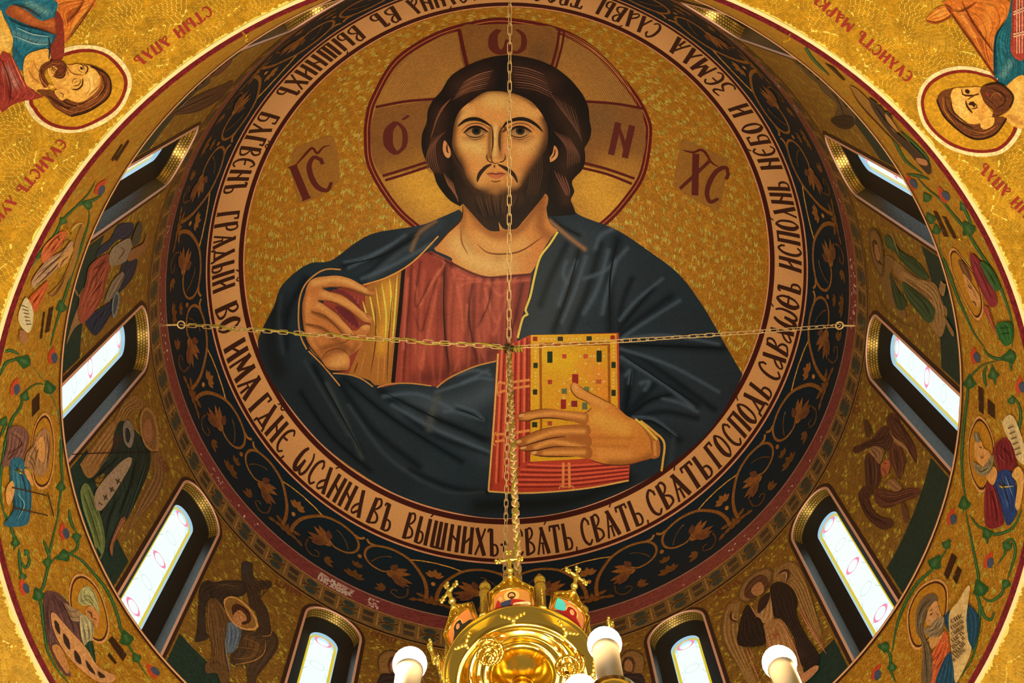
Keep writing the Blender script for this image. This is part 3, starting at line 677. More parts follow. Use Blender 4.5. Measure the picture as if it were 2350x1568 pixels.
fsoft = [([(1046,270),(1042,310),(1044,345)],9,(128,82,42),.85),([(1250,275),(1253,310),(1248,345)],12,(120,76,40),.85),([(1100,225),(1140,216),(1200,226)],8,(166,112,56),.7),([(1130,235),(1150,240)],24,(214,162,88),.8),([(1120,262),(1160,262)],16,(196,132,66),.8),
    ([(1080,255),(1060,275)],12,(210,152,84),.7),([(1190,250),(1220,262)],16,(212,150,80),.7),([(1056,352),(1074,390)],10,(196,126,66),.7),([(1074,330),(1100,340)],20,(216,164,90),.8),([(1200,340),(1220,330)],18,(214,150,84),.8),([(1215,372),(1205,395)],12,(206,120,66),.6),
    ([(1064,282),(1090,276),(1110,282)],8,(168,116,60),.6),([(1190,280),(1220,282),(1240,296)],9,(160,106,54),.6),([(1120,296),(1122,330),(1120,362)],4,(150,98,50),.7),([(1126,290),(1124,330),(1124,360)],4,(92,56,30),.75),([(1150,296),(1148,330),(1150,352)],7,(108,66,34),.8),([(1137,290),(1136,330),(1136,362)],5,(220,168,98),.8),
    ([(1066,318),(1090,322),(1108,316)],6,(160,108,60),.7),([(1176,320),(1206,324),(1220,314)],7,(150,100,54),.7),([(1040,350),(1056,376),(1068,410),(1094,436),(1138,450)],15,(58,38,25),.97),([(1138,450),(1186,438),(1206,414),(1222,390),(1240,364),(1256,338)],19,(54,36,25),.97),([(1054,256),(1043,282),(1039,310),(1038,336)],7,(70,44,28),.8),([(1250,274),(1257,296),(1257,326)],9,(66,42,28),.85),([(1078,234),(1110,214),(1136,209),(1190,218),(1230,245)],5,(90,58,32),.8),([(1136,436)],14,(150,102,52),.8),
    ([(1106,400),(1100,420)],10,(200,146,80),.6),([(1190,400),(1184,420)],10,(190,132,72),.6),([(1160,336),(1156,350)],6,(200,130,80),.7),([(1118,362),(1156,362)],4,(150,92,50),.5)]
face = patch('face', mur, D, FACE, 0.024, SK, 4.5, fsoft)
BEARD = [(1036,346),(1048,368),(1063,388),(1072,414),(1096,438),(1116,440),(1138,446),(1166,440),(1186,434),(1204,412),(1218,388),(1234,364),(1250,344),(1258,336),(1262,380),(1256,430),(1246,452),(1222,482),(1200,508),(1186,524),(1170,527),(1154,524),(1144,508,1),(1147,531,1),(1126,530),(1110,520),(1090,498),(1072,478),(1060,464),(1046,440),(1040,390)]
beard = patch('beard', mur, D, BEARD, 0.0235, (34, 25, 20), 5, [([(1040,350),(1060,384),(1072,414),(1096,438),(1138,446),(1186,434),(1206,412),(1220,388),(1238,362)],7,(62,42,27),.85),([(1090,455),(1140,462),(1190,455)],14,(60,41,28),.8),([(1070,440),(1090,490),(1120,520)],12,(48,32,24),.7),([(1138,448)],14,(92,62,36),.7),([(1150,470),(1164,500)],8,(66,44,32),.6),([(1230,400),(1220,450)],14,(44,32,24),.7)])
bs = []
for i in range(16): bs.append(([(1086+7*i, 444+3*math.sin(i)),(1094+6*i, 470+4*math.cos(i*2)),(1108+4.6*i, 500-0.1*i*i)],1.8,(78,52,36) if i % 3 else (22,17,15)))
for i in range(7): bs.append(([(1218+4*i, 392-7*i),(1214+5*i, 424-4*i),(1208+4*i, 450)],1.8,(70,48,34)))
strokes('beard_strand', beard, D, bs, 0.0255, (78, 52, 36))
strokes('eyebrow', face, D, [([(1050,291),(1066,278),(1084,273),(1104,276),(1128,290)],8.5,None),([(1152,296),(1164,281),(1190,273),(1212,276),(1232,288),(1246,303)],8.5,None)], 0.0265, (30, 24, 20))
strokes('brow_shadow', face, D, [([(1126,288),(1130,298),(1131,330),(1128,352)],4,(66,42,26)),([(1154,292),(1148,302),(1146,326),(1148,348)],6,(82,50,28)),([(1158,288),(1160,298),(1150,304)],7,(96,58,34))], 0.026, (66, 42, 26))
for ex, sg in ((1091, 1), (1192, 1)):
    eye = patch('eye', face, D, [(ex-26,304),(ex-14,296),(ex,292),(ex+14,295),(ex+27,303),(ex+14,311),(ex-3,314),(ex-17,310)], 0.0262, (160, 118, 70), 4, [([(ex-24,303),(ex-12,297)],5,(110,74,42),.8),([(ex+26,303),(ex+14,298)],5,(110,74,42),.8)])
    patch('upper_lid', eye, D, [(ex-31,303),(ex-18,289),(ex,284.5),(ex+19,288),(ex+33,301),(ex+16,293),(ex,289.5),(ex-15,293)], 0.0264, (186, 124, 70), 4)
    patch('iris', eye, D, disc(ex + 2, 300.5, 10.5, 9.2), 0.0270, (44, 40, 30), 4); patch('pupil', eye, D, disc(ex + 2, 300, 5.5, 5.0), 0.0276, (14, 14, 13), 4)
    strokes('eyelid', eye, D, [([(ex-28,306),(ex-14,294.5),(ex,291),(ex+14,294),(ex+30,304)],6,(32,22,17)),([(ex-34,303),(ex-18,288),(ex,283),(ex+20,287),(ex+36,301)],2.4,(104,62,34)),([(ex-26,304),(ex-14,313),(ex+4,315.5),(ex+22,308)],2.8,(64,40,24)),([(ex-22,313),(ex+0,321),(ex+25,311)],2.4,(112,72,40))], 0.0282, (36, 24, 18))
strokes('nose_line', face, D, [([(1119,352),(1117,360),(1120,369),(1128,373)],2.6),([(1128,350),(1127,362),(1130,372),(1138,376),(1146,372)],2.4),([(1158,352),(1160,362),(1155,370),(1147,373)],2.8),([(1122,371),(1130,374)],3.4),([(1146,373),(1155,370)],3.4),([(1134,378),(1135,386)],5,(90,56,34))], 0.0264, (66, 40, 24))
strokes('moustache', face, D, [([(1129,377),(1116,383),(1104,395),(1098,406),(1095,418)],9,None,1),([(1142,377),(1156,384),(1172,394),(1182,406),(1188,420)],9,None,1)], 0.027, (48, 32, 24))
patch('lips', face, D, [(1118,399),(1130,395),(1137,397),(1146,394),(1160,399),(1150,407),(1138,411),(1126,406)], 0.0266, (170, 92, 58), 4, [([(1137,405)],6,(190,110,70),.7)])
strokes('lip_line', face, D, [([(1114,399),(1130,398.5),(1138,400),(1148,398.5),(1164,399)],2.6,(84,40,28)),([(1126,415),(1138,417.5),(1150,414)],3,(96,60,34))], 0.0275, (84, 40, 28))
# ---- blessing hand
HAND = [(698,680),(708,650),(724,638),(750,634),(776,633),(804,640),(826,652),(846,664),(862,670),(860,677),(850,680),(826,672),(800,661),(770,658),(740,663,1),(756,670),(784,678),(810,696),(834,716),(854,728),(856,736),(847,741),(828,736),(810,718),(780,700),(750,690),(730,691,1),(742,698),(770,718),(792,742),(814,760),(834,744),(850,746),(850,757),(836,776),(830,793),(816,808),(803,818),(803,830),(796,850),(756,850),(738,828),(716,808),(704,784),(696,760),(693,730),(694,700)]
hsoft = [([(720,650),(780,642),(840,668)],7,(214,150,82),.8),([(740,674),(800,698),(844,730)],7,(208,144,78),.8),([(730,700),(770,730),(805,762)],7,(204,140,76),.8),([(706,690),(704,740),(720,790)],16,(196,130,68),.7),([(770,836),(786,826)],16,(208,146,78),.9),([(740,800),(770,792),(790,800)],7,(112,66,32),.8),([(745,820),(765,806),(790,806)],6,(122,72,36),.7),([(836,752),(846,750)],6,(206,144,82),.8),([(760,650),(830,672)],3,(160,102,50),.5)]
hsoft += [([(742,661),(800,664),(852,681)],3.2,(100,56,28),.85),([(732,691),(780,703),(830,738)],3.4,(100,56,28),.85),([(716,716),(760,738),(796,774)],3.6,(96,54,27),.85),([(704,745),(740,755),(766,774)],4,(96,54,27),.85),([(700,670),(696,720),(704,780),(738,826)],4,(110,64,32),.7),([(760,772),(790,792),(806,806)],7,(120,70,36),.75),([(722,780),(740,812)],6,(140,84,42),.6),([(818,790),(806,816)],5,(120,70,36),.7),([(745,846),(796,848)],5,(130,78,38),.7)]
hand = patch('right_hand', mur, D, HAND, 0.022, (172, 106, 52), 3.6, hsoft)
strokes('finger_line', hand, D, [([(735,662),(770,659),(826,673),(850,680),(862,674)],2.4),([(728,690),(760,692),(800,712),(828,736),(848,741)],2.6),([(700,744),(714,746),(722,745)],2.4),([(718,716),(744,724),(770,748),(790,772)],3),([(722,746),(740,752),(762,768)],2.6),([(742,663),(790,680),(830,712),(855,730)],1.8),([(742,698),(780,726),(812,764),(818,770)],2),
    ([(842,662),(848,668),(860,668)],1.8,(120,72,40)),([(838,720),(846,730),(852,730)],1.8,(120,72,40)),([(804,762),(808,770),(818,770)],1.8,(120,72,40)),([(820,758),(834,745),(850,747),(848,760)],2),([(738,826),(750,808),(776,800),(796,810),(803,822)],3,(104,60,30)),([(772,790),(790,786),(806,776)],2.4,(110,64,32)),([(738,828),(756,850),(796,851)],3,(40,26,18)),([(694,690),(693,730),(704,784),(738,828)],3,(40,26,18))], 0.0245, (104, 60, 30))
strokes('gold_hem', cloak, D, [([(782,619),(750,618),(724,630),(700,654),(688,684),(685,720),(686,750),(692,778),(704,802)],3.6,None,0),([(708,806),(740,838),(772,876),(780,886)],3.4,None,0),([(764,857),(800,860),(830,870),(856,888)],3,None,0),([(866,890),(892,882),(940,880),(990,886)],3,None,0),([(1002,890),(1030,868),(1088,842),(1139,829)],3.4,None,0),
    ([(834,654),(880,640),(924,618),(960,590),(1006,542)],3.4,(190,134,62),0),([(1280,532),(1262,560),(1240,590),(1228,630),(1217,680),(1206,712),(1211,722),(1200,730),(1188,776)],5,(230,176,70),0),([(1470,966),(1500,990),(1524,1016),(1521,1060),(1518,1082)],5,(206,150,60),0)], 0.0245, (172, 122, 58))
# ---- the book
BOOK = [(1140,812),(1174,790),(1214,770),(1420,764),(1422,940),(1446,1060),(1443,1104),(1360,1120),(1280,1128),(1196,1132),(1120,1128)]
book = patch('book', mur, D, BOOK, 0.018, (164, 58, 38), 10, [([(1140,820),(1122,1120)],8,(96,34,26),.8),([(1214,790),(1216,1060)],6,(96,30,24),.7)], sharp=True)
bk = []
for i in range(5):
    x = 1152 + 13 * i
    bk.append(([(x, 800 - 6 * i),(x - 14 + 3 * i, 1110 - 12 * i)],4.5,(206,94,58),0)); bk.append(([(x + 6, 800 - 6 * i),(x - 8 + 3 * i, 1108 - 12 * i)],3,(116,36,28),0))
for i in range(5):
    y = 1066 + 11.5 * i
    bk.append(([(1206 - 12 * i + (0 if i else 4), y),(1300, y + 3 - i),(1443, y - 6 - 3 * i)],4,(196,82,56),0)); bk.append(([(1206 - 12 * i, y + 6),(1300, y + 8 - i),(1443, y - 1 - 3 * i)],3,(112,34,28),0))
strokes('page_edge', book, D, bk, 0.020, (206, 94, 58))
strokes('gilt_edge', book, D, [([(1143,812),(1134,960),(1121,1127)],4,None,0),([(1121,1128),(1196,1132),(1280,1128),(1360,1119),(1443,1103)],4,None,0)], 0.021, (212, 152, 78))
tw = []
for (a, b) in (((1172,878),(1216,872)),((1172,892),(1216,886)),((1178,994),(1216,988)),((1146,878),(1160,880)),((1144,902),(1160,896)),((1138,998),(1160,996)),((1136,1014),(1158,1010)),((1293,1062),(1292,1120)),((1306,1062),(1307,1120))):
    tw.append(([a, b], 6, (206, 122, 62), 0)); n = 7
    for i in range(n):
        t = (i + .5) / n; x, y = a[0] + (b[0]-a[0])*t, a[1] + (b[1]-a[1])*t
        tw.append(([(x - 2, y + 3),(x + 2, y - 3)], 1.6, (120, 52, 30), 0))
tw += [([(1284,1122),(1286,1116),(1300,1118),(1314,1116),(1316,1122)],3,(206,122,62),0),([(1150,876),(1144,878),(1142,906),(1148,908)],3,(206,122,62),0),([(1140,992),(1135,996),(1132,1018),(1138,1022)],3,(206,122,62),0)]
strokes('clasp_cord', book, D, tw, 0.0215, (206, 122, 62))
GL = (196, 146, 32)
plate = patch('gold_cover', book, D, [(1218,769),(1415,766),(1418,936),(1400,1046),(1330,1054),(1217,1060)], 0.0205, GL, 10, [([(1390,900),(1400,820)],20,(206,136,40),.5)], sharp=True)
patch('cover_groove', plate, D, [(1237,787),(1400,785),(1402,960),(1240,1050)], 0.0215, (140, 78, 22), 10, sharp=True)
patch('cover_panel', plate, D, [(1243,795),(1394,793),(1396,960),(1245,1046)], 0.0225, (192, 138, 30), 9, [([(1380,860),(1384,920)],20,(208,122,42),.9),([(1260,820),(1300,830)],30,(216,164,28),.6)], sharp=True)
strokes('hatching', plate, D, [([(1262+6*i, 930-9*i),(1282+6*i, 946-9*i)],2.2,(196,120,44),0) for i in range(10)] + [([(1314+6.5*i, 832-3*i),(1362+3*i, 884-3*i)],2.4,(206,126,46),0) for i in range(8)], 0.0235, (200, 122, 44), smooth=False)
def gem(x, y, w, hh, c, ring_c=(228, 182, 60)):
    g = patch('gem', plate, D, [(x-w,y-hh),(x+w,y-hh),(x+w,y+hh),(x-w,y+hh)], 0.0242, c, 8, sharp=True)
for x, y, w, hh, c in ((1262,820,6,13,(26,40,28)),(1375,818,6,13,(26,40,28)),(1320,870,7,11,(132,34,28)),(1293,928,6,11,(132,34,28)),(1318,927,7,7,(116,36,40)),(1295,898,6,6,(84,96,62)),(1346,894,6,6,(92,106,64)),(1342,932,6,8,(84,96,62)),(1262,877,5,5,(150,52,38)),(1374,876,6,5,(160,84,44)),(1295,818,5,5,(172,64,40)),(1344,818,5,5,(172,76,44)),(1262,972,5,5,(150,64,44)),
    (1228,778,5,5,(140,36,30)),(1286,778,6,5,(40,44,30)),(1352,777,6,5,(44,48,32)),(1406,775,5,5,(140,36,30)),(1229,839,5,6,(36,40,28)),(1228,900,5,6,(36,40,28)),(1408,838,5,7,(36,44,28)),(1408,902,5,7,(36,44,28)),(1227,975,6,6,(36,44,28))): gem(x, y, w, hh, c)
pearls = [([(1244+9*i,778),(1247+9*i,778)],3.4,(226,182,110),0) for i in range(4)] + [([(1304+9*i,778),(1307+9*i,778)],3.4,(226,182,110),0) for i in range(4)] + [([(1370+9*i,777),(1373+9*i,777)],3.4,(226,182,110),0) for i in range(3)]
pearls += [([(1229,796+8*i),(1229,799+8*i)],3.2,(226,182,110),0) for i in range(4)] + [([(1229,854+8*i),(1229,857+8*i)],3.2,(226,182,110),0) for i in range(5)] + [([(1408,794+8*i),(1408,797+8*i)],3.2,(226,182,110),0) for i in range(4)] + [([(1408,854+8*i),(1408,857+8*i)],3.2,(226,182,110),0) for i in range(5)]
for gx, gy in ((1320,870),(1293,928),(1295,898),(1346,894),(1374,876),(1344,818),(1375,818)):
    for dx, dy in ((-12,0),(12,0),(0,-17),(0,17)): pearls.append(([(gx+dx-1.5,gy+dy),(gx+dx+1.5,gy+dy)],3.4,(236,196,120),0))
strokes('pearl', plate, D, pearls, 0.0245, (226, 182, 110), smooth=False)
# ---- hand on the book
HS = (186, 116, 46)
lh = patch('left_hand', mur, D, [(1340,950),(1358,936),(1346,922),(1324,912),(1312,898),(1309,886),(1315,878),(1326,882),(1336,892),(1360,906),(1390,920),(1416,935),(1438,954),(1460,967),(1489,1002),(1495,1030),(1494,1051),(1470,1060),(1440,1066),(1390,1065),(1350,1053),(1330,1030),(1332,985)], 0.027, HS, 5.5,
    [([(1370,960),(1430,985)],22,(212,144,58),.9),([(1380,1040),(1440,1045)],14,(206,134,62),.8),([(1360,1004),(1450,1006)],5,(168,98,38),.7),([(1360,1022),(1440,1026)],4,(168,98,38),.6),([(1320,895),(1350,912),(1390,930)],7,(208,140,66),.8),([(1318,884),(1324,890)],4,(214,150,90),.8),([(1400,1064),(1460,1060),(1494,1045)],8,(130,76,34),.8),([(1412,930),(1440,960)],6,(160,94,40),.6)])
fing = {'f1': [(1188,952),(1194,950),(1220,943),(1256,938),(1290,942),(1330,946),(1350,952),(1344,974),(1310,967),(1280,961),(1240,960),(1212,966),(1192,965),(1187,958)],
        'f2': [(1182,1012),(1204,1002),(1236,988),(1280,978),(1330,974),(1352,978),(1350,1000),(1300,1001),(1260,1007),(1220,1018),(1196,1025),(1183,1019)],
        'f3': [(1192,1027),(1220,1019),(1260,1008),(1300,1002),(1352,1000),(1352,1027),(1300,1025),(1270,1026),(1230,1034),(1204,1035),(1192,1031)],
        'f4': [(1217,1038),(1240,1032),(1280,1026),(1352,1026),(1354,1052),(1320,1048),(1260,1048),(1224,1045)]}
for k_, pts in fing.items():
    mid = [((pts[1][0]+10),(pts[1][1]+pts[-2][1])/2), (1270,(pts[3][1]+pts[-4][1])/2), (1340,(pts[5][1]+pts[-6][1])/2+1)]
    fg = patch('finger', lh, D, pts, 0.0275, (150, 88, 38), 3.2, [(mid, 6, (204, 136, 64), .92)])
    strokes('finger_outline', fg, D, [(pts[:4],1.8,(110,62,28)),(pts[len(pts)//2+1:],3,(78,42,22))], 0.0295, (110, 62, 28))
    x, y = pts[0]; patch('fingernail', fg, D, disc(x + 9, y + (2 if k_ in ('f1','f2') else 1), 7, 3.5, -14), 0.0295, (206, 146, 84), 4)
strokes('hand_outline', lh, D, [([(1356,933),(1346,922),(1324,912),(1312,898),(1310,886),(1316,878)],2.4),([(1326,882),(1340,894),(1366,908),(1414,933)],2),([(1338,950),(1350,944),(1358,935)],2),([(1494,1052),(1440,1067),(1390,1066),(1352,1054)],3,(90,48,26))], 0.0295, (96, 54, 26))
cuff = patch('cuff', mur, D, [(1456,958),(1478,975),(1510,1005),(1514,1046),(1494,1052),(1496,1030),(1490,1002),(1462,968)], 0.0265, (160, 96, 44), 6)
strokes('cuff_gold', cuff, D, [([(1458,962),(1480,980),(1508,1010)],5,(222,168,66),0),([(1502,1012),(1504,1046)],7,(190,126,60),0)], 0.0285, (222, 168, 66))
# ================================================================== Slavonic lettering
T1, T2 = 0.165, 0.085
GL_ = {
 'А': (.44, [([(.16,1),(.42,0)],T1),([(.28,.55),(.08,.34),(.02,.14)],T2),([(.02,.14),(.12,.06),(.34,.30)],T2)]),
 'Б': (.42, [([(.08,1),(.08,0)],T1),([(.06,.96),(.36,.96)],T2),([(.36,.99),(.38,.82)],T2),([(.08,.52),(.32,.48),(.38,.26),(.30,.06),(.08,.03)],T2)]),
 'В': (.40, [([(.08,1),(.08,0)],T1),([(.08,.96),(.26,1.0),(.34,.82),(.24,.64),(.10,.56)],T2),([(.10,.56),(.34,.40),(.36,.16),(.08,.03)],T2)]),
 'Г': (.38, [([(.10,1),(.10,0)],T1),([(.08,.96),(.36,.97)],T2),([(.36,1),(.34,.80)],T2),([(.0,.0),(.2,.0)],.05)]),
 'Д': (.48, [([(.16,1),(.40,.08)],T1),([(.26,.72),(.06,.10)],T2),([(-.02,.10),(.48,.10)],T2),([(.0,.12),(-.02,-.06)],T2),([(.46,.12),(.48,-.06)],T2)]),
 'Е': (.40, [([(.38,.84),(.26,.99),(.10,.82),(.05,.50),(.10,.18),(.26,.01),(.40,.16)],.10),([(.06,.52),(.30,.56)],T2)]),
 'З': (.36, [([(.02,.92),(.28,.98),(.32,.84),(.12,.58)],T2),([(.12,.58),(.34,.44),(.32,.12),(.14,-.02),(.02,.08)],.10)]),
 'И': (.46, [([(.08,1),(.08,0)],T1),([(.40,1),(.40,0)],T1),([(.08,.34),(.40,.66)],T2)]),
 'Й': (.46, [([(.08,1),(.08,0)],T1),([(.40,1),(.40,0)],T1),([(.08,.34),(.40,.66)],T2),([(.14,1.16),(.24,1.08),(.34,1.16)],.06)]),
 'К': (.40, [([(.08,1),(.08,0)],T1),([(.38,.98),(.28,.72),(.10,.50)],T2),([(.10,.50),(.28,.28),(.40,0)],.11)]),
 'Л': (.42, [([(.14,1),(.40,0)],T1),([(.24,.70),(.04,.0)],T2)]),
 'М': (.56, [([(.06,1),(.04,0)],T2),([(.06,1),(.28,.28)],T1),([(.28,.28),(.48,1)],T2),([(.48,1),(.52,0)],T1)]),
 'Н': (.46, [([(.08,1),(.08,0)],T1),([(.40,1),(.40,0)],T1),([(.08,.64),(.40,.40)],T2)]),
 'О': (.42, [([(.21,1),(.08,.78),(.05,.5),(.08,.22),(.21,0)],T1),([(.21,1),(.34,.78),(.37,.5),(.34,.22),(.21,0)],.09)]),
 'П': (.46, [([(.08,1),(.08,0)],T1),([(.40,1),(.40,0)],T1),([(.0,.97),(.48,.97)],T2)]),
 'Р': (.38, [([(.08,1),(.08,-.06)],T1),([(.08,.96),(.28,1.0),(.36,.78),(.28,.56),(.10,.50)],T2)]),
 'С': (.40, [([(.38,.84),(.26,.99),(.10,.82),(.05,.50),(.10,.18),(.26,.01),(.40,.18)],.11),([(.38,.90),(.38,.72)],T2)]),
 'Т': (.46, [([(.23,1),(.23,0)],T1),([(.0,.97),(.46,.97)],T2),([(.02,1),(.0,.80)],T2),([(.44,1),(.46,.80)],T2),([(.14,.0),(.32,.0)],.05)]),
 'У': (.40, [([(.03,1),(.22,.44)],T1),([(.40,1),(.24,.5),(.08,0)],T2)]),
 'Х': (.44, [([(.03,1),(.42,0)],T1),([(.41,1),(.03,0)],T2)]),
 'Ш': (.62, [([(.08,1),(.08,0)],T1),([(.31,1),(.31,0)],T1),([(.54,1),(.54,0)],T1),([(.05,.03),(.58,.03)],T2)]),
 'Ъ': (.44, [([(.12,1),(.18,0)],T1),([(-.02,.86),(.0,.96),(.16,.98)],T2),([(.16,.44),(.36,.40),(.42,.18),(.34,.04),(.16,.02)],T2)]),
 'Ы': (.58, [([(.08,1),(.08,0)],T1),([(.08,.46),(.28,.42),(.33,.2),(.26,.04),(.08,.02)],T2),([(.50,1),(.50,0)],T1)]),
 'Ь': (.38, [([(.08,1),(.08,0)],T1),([(.08,.46),(.30,.42),(.36,.2),(.28,.04),(.08,.02)],T2)]),
 'Ѧ': (.52, [([(.26,.94),(.02,0)],T2),([(.26,.94),(.50,0)],T1),([(.26,.42),(.26,0)],T2),([(.10,.42),(.42,.42)],.06),([(.16,.96),(.34,.96)],T2)]),
 'Ѡ': (.62, [([(.14,.97),(.04,.72),(.04,.24),(.16,.02),(.28,.18),(.31,.56)],T1),([(.31,.56),(.33,.16),(.46,.02),(.58,.24),(.58,.72),(.46,.97)],.10)]),
 'Ѳ': (.44, [([(.22,1),(.08,.78),(.05,.5),(.08,.22),(.22,0)],T1),([(.22,1),(.36,.78),(.39,.5),(.36,.22),(.22,0)],.09),([(-.02,.5),(.46,.5)],T2)]),
 'Ѵ': (.42, [([(.03,1),(.22,0)],T1),([(.22,0),(.34,.8),(.42,.96)],T2)]),
 'І': (.20, [([(.10,1),(.10,0)],T1),([(.0,.98),(.2,.98)],.05),([(.0,.02),(.2,.02)],.05)]),
 'N': (.50, [([(.07,1),(.07,0)],T1),([(.43,1),(.43,0)],T1),([(.07,.92),(.26,.56),(.43,.12)],.09)]),
 ',': (.10, [([(.04,.06),(.0,-.10)],.07)]),
 '+': (.34, [([(.17,.62),(.17,.16)],.09),([(.04,.44),(.30,.44)],.09)]),
 '´': (0, [([(-.22,1.07),(-.10,1.20)],.06)]),
 '~': (0, [([(-.42,1.08),(-.30,1.20),(-.16,1.08),(-.04,1.18)],.06)]),
}
def ribbon2(pts, w, step=0.06):
    P = curve(pts, False, step) if len(pts) > 2 else straight(pts, False, step * 2)
    T = np.gradient(P, axis=0); T /= np.linalg.norm(T, axis=1)[:, None]; n = np.c_[-T[:, 1], T[:, 0]] * w / 2
    if len(pts) > 2:                       # swelling strokes for the bowls
        n = n * (0.62 + 0.5 * np.sin(np.pi * np.linspace(0, 1, len(P))) ** 0.8)[:, None]
    Q = np.stack([P + n, P - n], 1).reshape(-1, 2)
    return Q, [(2*i, 2*i + 1, 2*i + 3, 2*i + 2) for i in range(len(P) - 1)]
def letter(ch, place, parent, mat, c=None, name='letter'):
    V, Fc = [], []; k = 0
    for pts, w in GL_[ch][1]:
        Q, f = ribbon2(pts, w); V.append(Q); Fc += [tuple(q + k for q in g) for g in f]; k += len(Q)
    P = place(np.concatenate(V))
    P[:, :] = P
    return mesh_obj(name, P, Fc, mat, parent, c)
def word_advance(w): return [GL_[ch][0] + (0.12 if GL_[ch][0] else 0) for ch in w]
ink = flat_mat('inscription_ink', pig((46, 20, 16), 'dome'), 0.5, noise=0.15, nscale=40)
def ring_word(w, p0, p1, t_bot=69.0, t_top=62.1):
    ad = word_advance(w); tot = sum(ad) - 0.12; s = (p0 - p1) / tot; x0 = 0.0
    for i, ch in enumerate(w):
        def place(Q, x0=x0, j=i):
            return dome_pt(t_bot - Q[:, 1] * (t_bot - t_top), p0 - (Q[:, 0] + x0) * s, 0.0065 + 0.0002 * (j % 3))
        letter(ch, place, insc, ink, name='letter' if ch.isalpha() else 'mark'); x0 += ad[i]
for w, a, b in (('+', 94.2, 92.0), ('СВѦ´ТЬ,', 91.0, 77.6), ('СВѦ´ТЬ,', 76.4, 61.8), ('СВѦ´ТЬ', 60.8, 45.2), ('ГОСПО´ДЬ', 44.0, 24.6), ('САВАѠ´ѲЪ', 22.6, 2.2), ('ИСПО´ЛНЬ', -0.4, -18.8), ('НЕ´БО', -21.5, -31.8), ('И', -33.8, -36.0), ('ЗЕМЛѦ', -39.3, -54.0),
                ('СЛА´ВЫ', -57.3, -69.8), ('ТВОЕѦ', -72.8, -85.5), ('ѠСА´ННА', -92.0, -106.5), ('ВЪ', -109.0, -114.0), ('ВЫ´ШНИХЪ', -117.0, -136.6), ('БЛГ~ВЕНЪ', -141.0, -158.6), ('ГРѦДЫ´Й', -162.4, -178.6), ('ВО', -181.8, -187.4), ('ИМѦ', -190.0, -201.2), ('ГД~НЕ,', -203.0, -215.6),
                ('ѠСА´ННА', -217.9, -235.4), ('ВЪ', -237.0, -242.2), ('ВЫ´ШНИХЪ', -245.2, -265.6)):
    ring_word(w, a, b)
# monogram letters beside the head and in the halo, and the red names on the pendentives: laid out along a pixel baseline, then set on the wall
def wall_word(w, surf, start, end, height, parent, mat, h, name='letter', fit=True):
    a, b = np.array(start, float), np.array(end, float); d = (b - a) / np.linalg.norm(b - a); up = np.array([d[1], -d[0]])
    ad = word_advance(w); tot = sum(ad) - 0.12; s = np.linalg.norm(b - a) / tot; x0 = 0.0
    for i, ch in enumerate(w):
        if ch == ' ': x0 += ad[i]; continue
        def place(Q, x0=x0):
            p = a + np.outer((Q[:, 0] + x0) * s, d) + np.outer(Q[:, 1] * height, up); return surf.hit(p[:, 0], p[:, 1], h)
        letter(ch, place, parent, mat, name=name if ch.isalpha() else 'mark'); x0 += ad[i]
GL_[' '] = (.25, [])
mono = flat_mat('monogram_red', pig((80, 28, 24), 'dome'), 0.5, noise=0.15, nscale=40)
wall_word('ІС', D, (694, 462), (766, 432), 84, mur, mono, 0.0085); wall_word('ХС', D, (1558, 432), (1642, 470), 88, mur, mono, 0.0085)
wall_word('О´', D, (884, 354), (936, 354), 74, mur, mono, 0.0105); wall_word('N', D, (1396, 354), (1440, 364), 76, mur, mono, 0.0105); wall_word('Ѡ', D, (1128, 122), (1206, 122), 56, mur, mono, 0.0105)
strokes('titlo', mur, D, [([(678,380),(694,362),(716,340),(728,352),(742,338),(758,334)],6,None,1),([(1566,344),(1590,350),(1608,344),(1620,352),(1632,372),(1650,384)],6,None,1)], 0.0085, (80, 28, 24))
# ================================================================== acanthus scrolls of the frieze
sg = paint_mat('gilt_scroll', 0.34, 36, 0.5, 0.55, 0.4)
SC = (142, 98, 46)
def frieze_obj(name, pieces, h, c, mirror):
    """pieces: closed loops in (u, theta) degrees from the junction at 0; mapped on to the dome"""
    V, Fc = [], []; k = 0
    for lp in pieces:
        lp = np.asarray(lp, float)
        if len(lp) > 2 and lp.shape[1] == 2:
            n = len(lp); cen = lp.mean(0)
            V.append(np.vstack([lp, cen])); Fc += [(k + i, k + (i + 1) % n, k + n) for i in range(n)]; k += n + 1
    Q = np.concatenate(V); hh = np.full(len(Q), h)
    o = mesh_obj(name, dome_pt(Q[:, 1], mirror * Q[:, 0], hh), Fc, sg, scroll_band, pig(c, 'dome')); return o
def rib(pts, w, taper=True, n=26):
    P = curve(pts, False, 0.5); T = np.gradient(P, axis=0); T /= np.linalg.norm(T, axis=1)[:, None]; nn = np.c_[-T[:, 1], T[:, 0]]
    t = np.linspace(0, 1, len(P)); ww = np.full(len(P), w / 2) * (1 - 0.45 * t if taper else 1)
    return P, nn * ww[:, None]
def frieze_ribbon(name, pts, w, h, c, mirror, taper=True):
    P, nn = rib(pts, w, taper); n = len(P)
    Q = np.concatenate([P + nn, P, P - nn]); hh = np.r_[np.full(n, h), np.full(n, h + 0.012), np.full(n, h)]
    Fc = [(i, i + 1, n + i + 1, n + i) for i in range(n - 1)] + [(n + i, n + i + 1, 2 * n + i + 1, 2 * n + i) for i in range(n - 1)]
    return mesh_obj(name, dome_pt(Q[:, 1], mirror * Q[:, 0], hh), Fc, sg, scroll_band, pig(c, 'dome'))
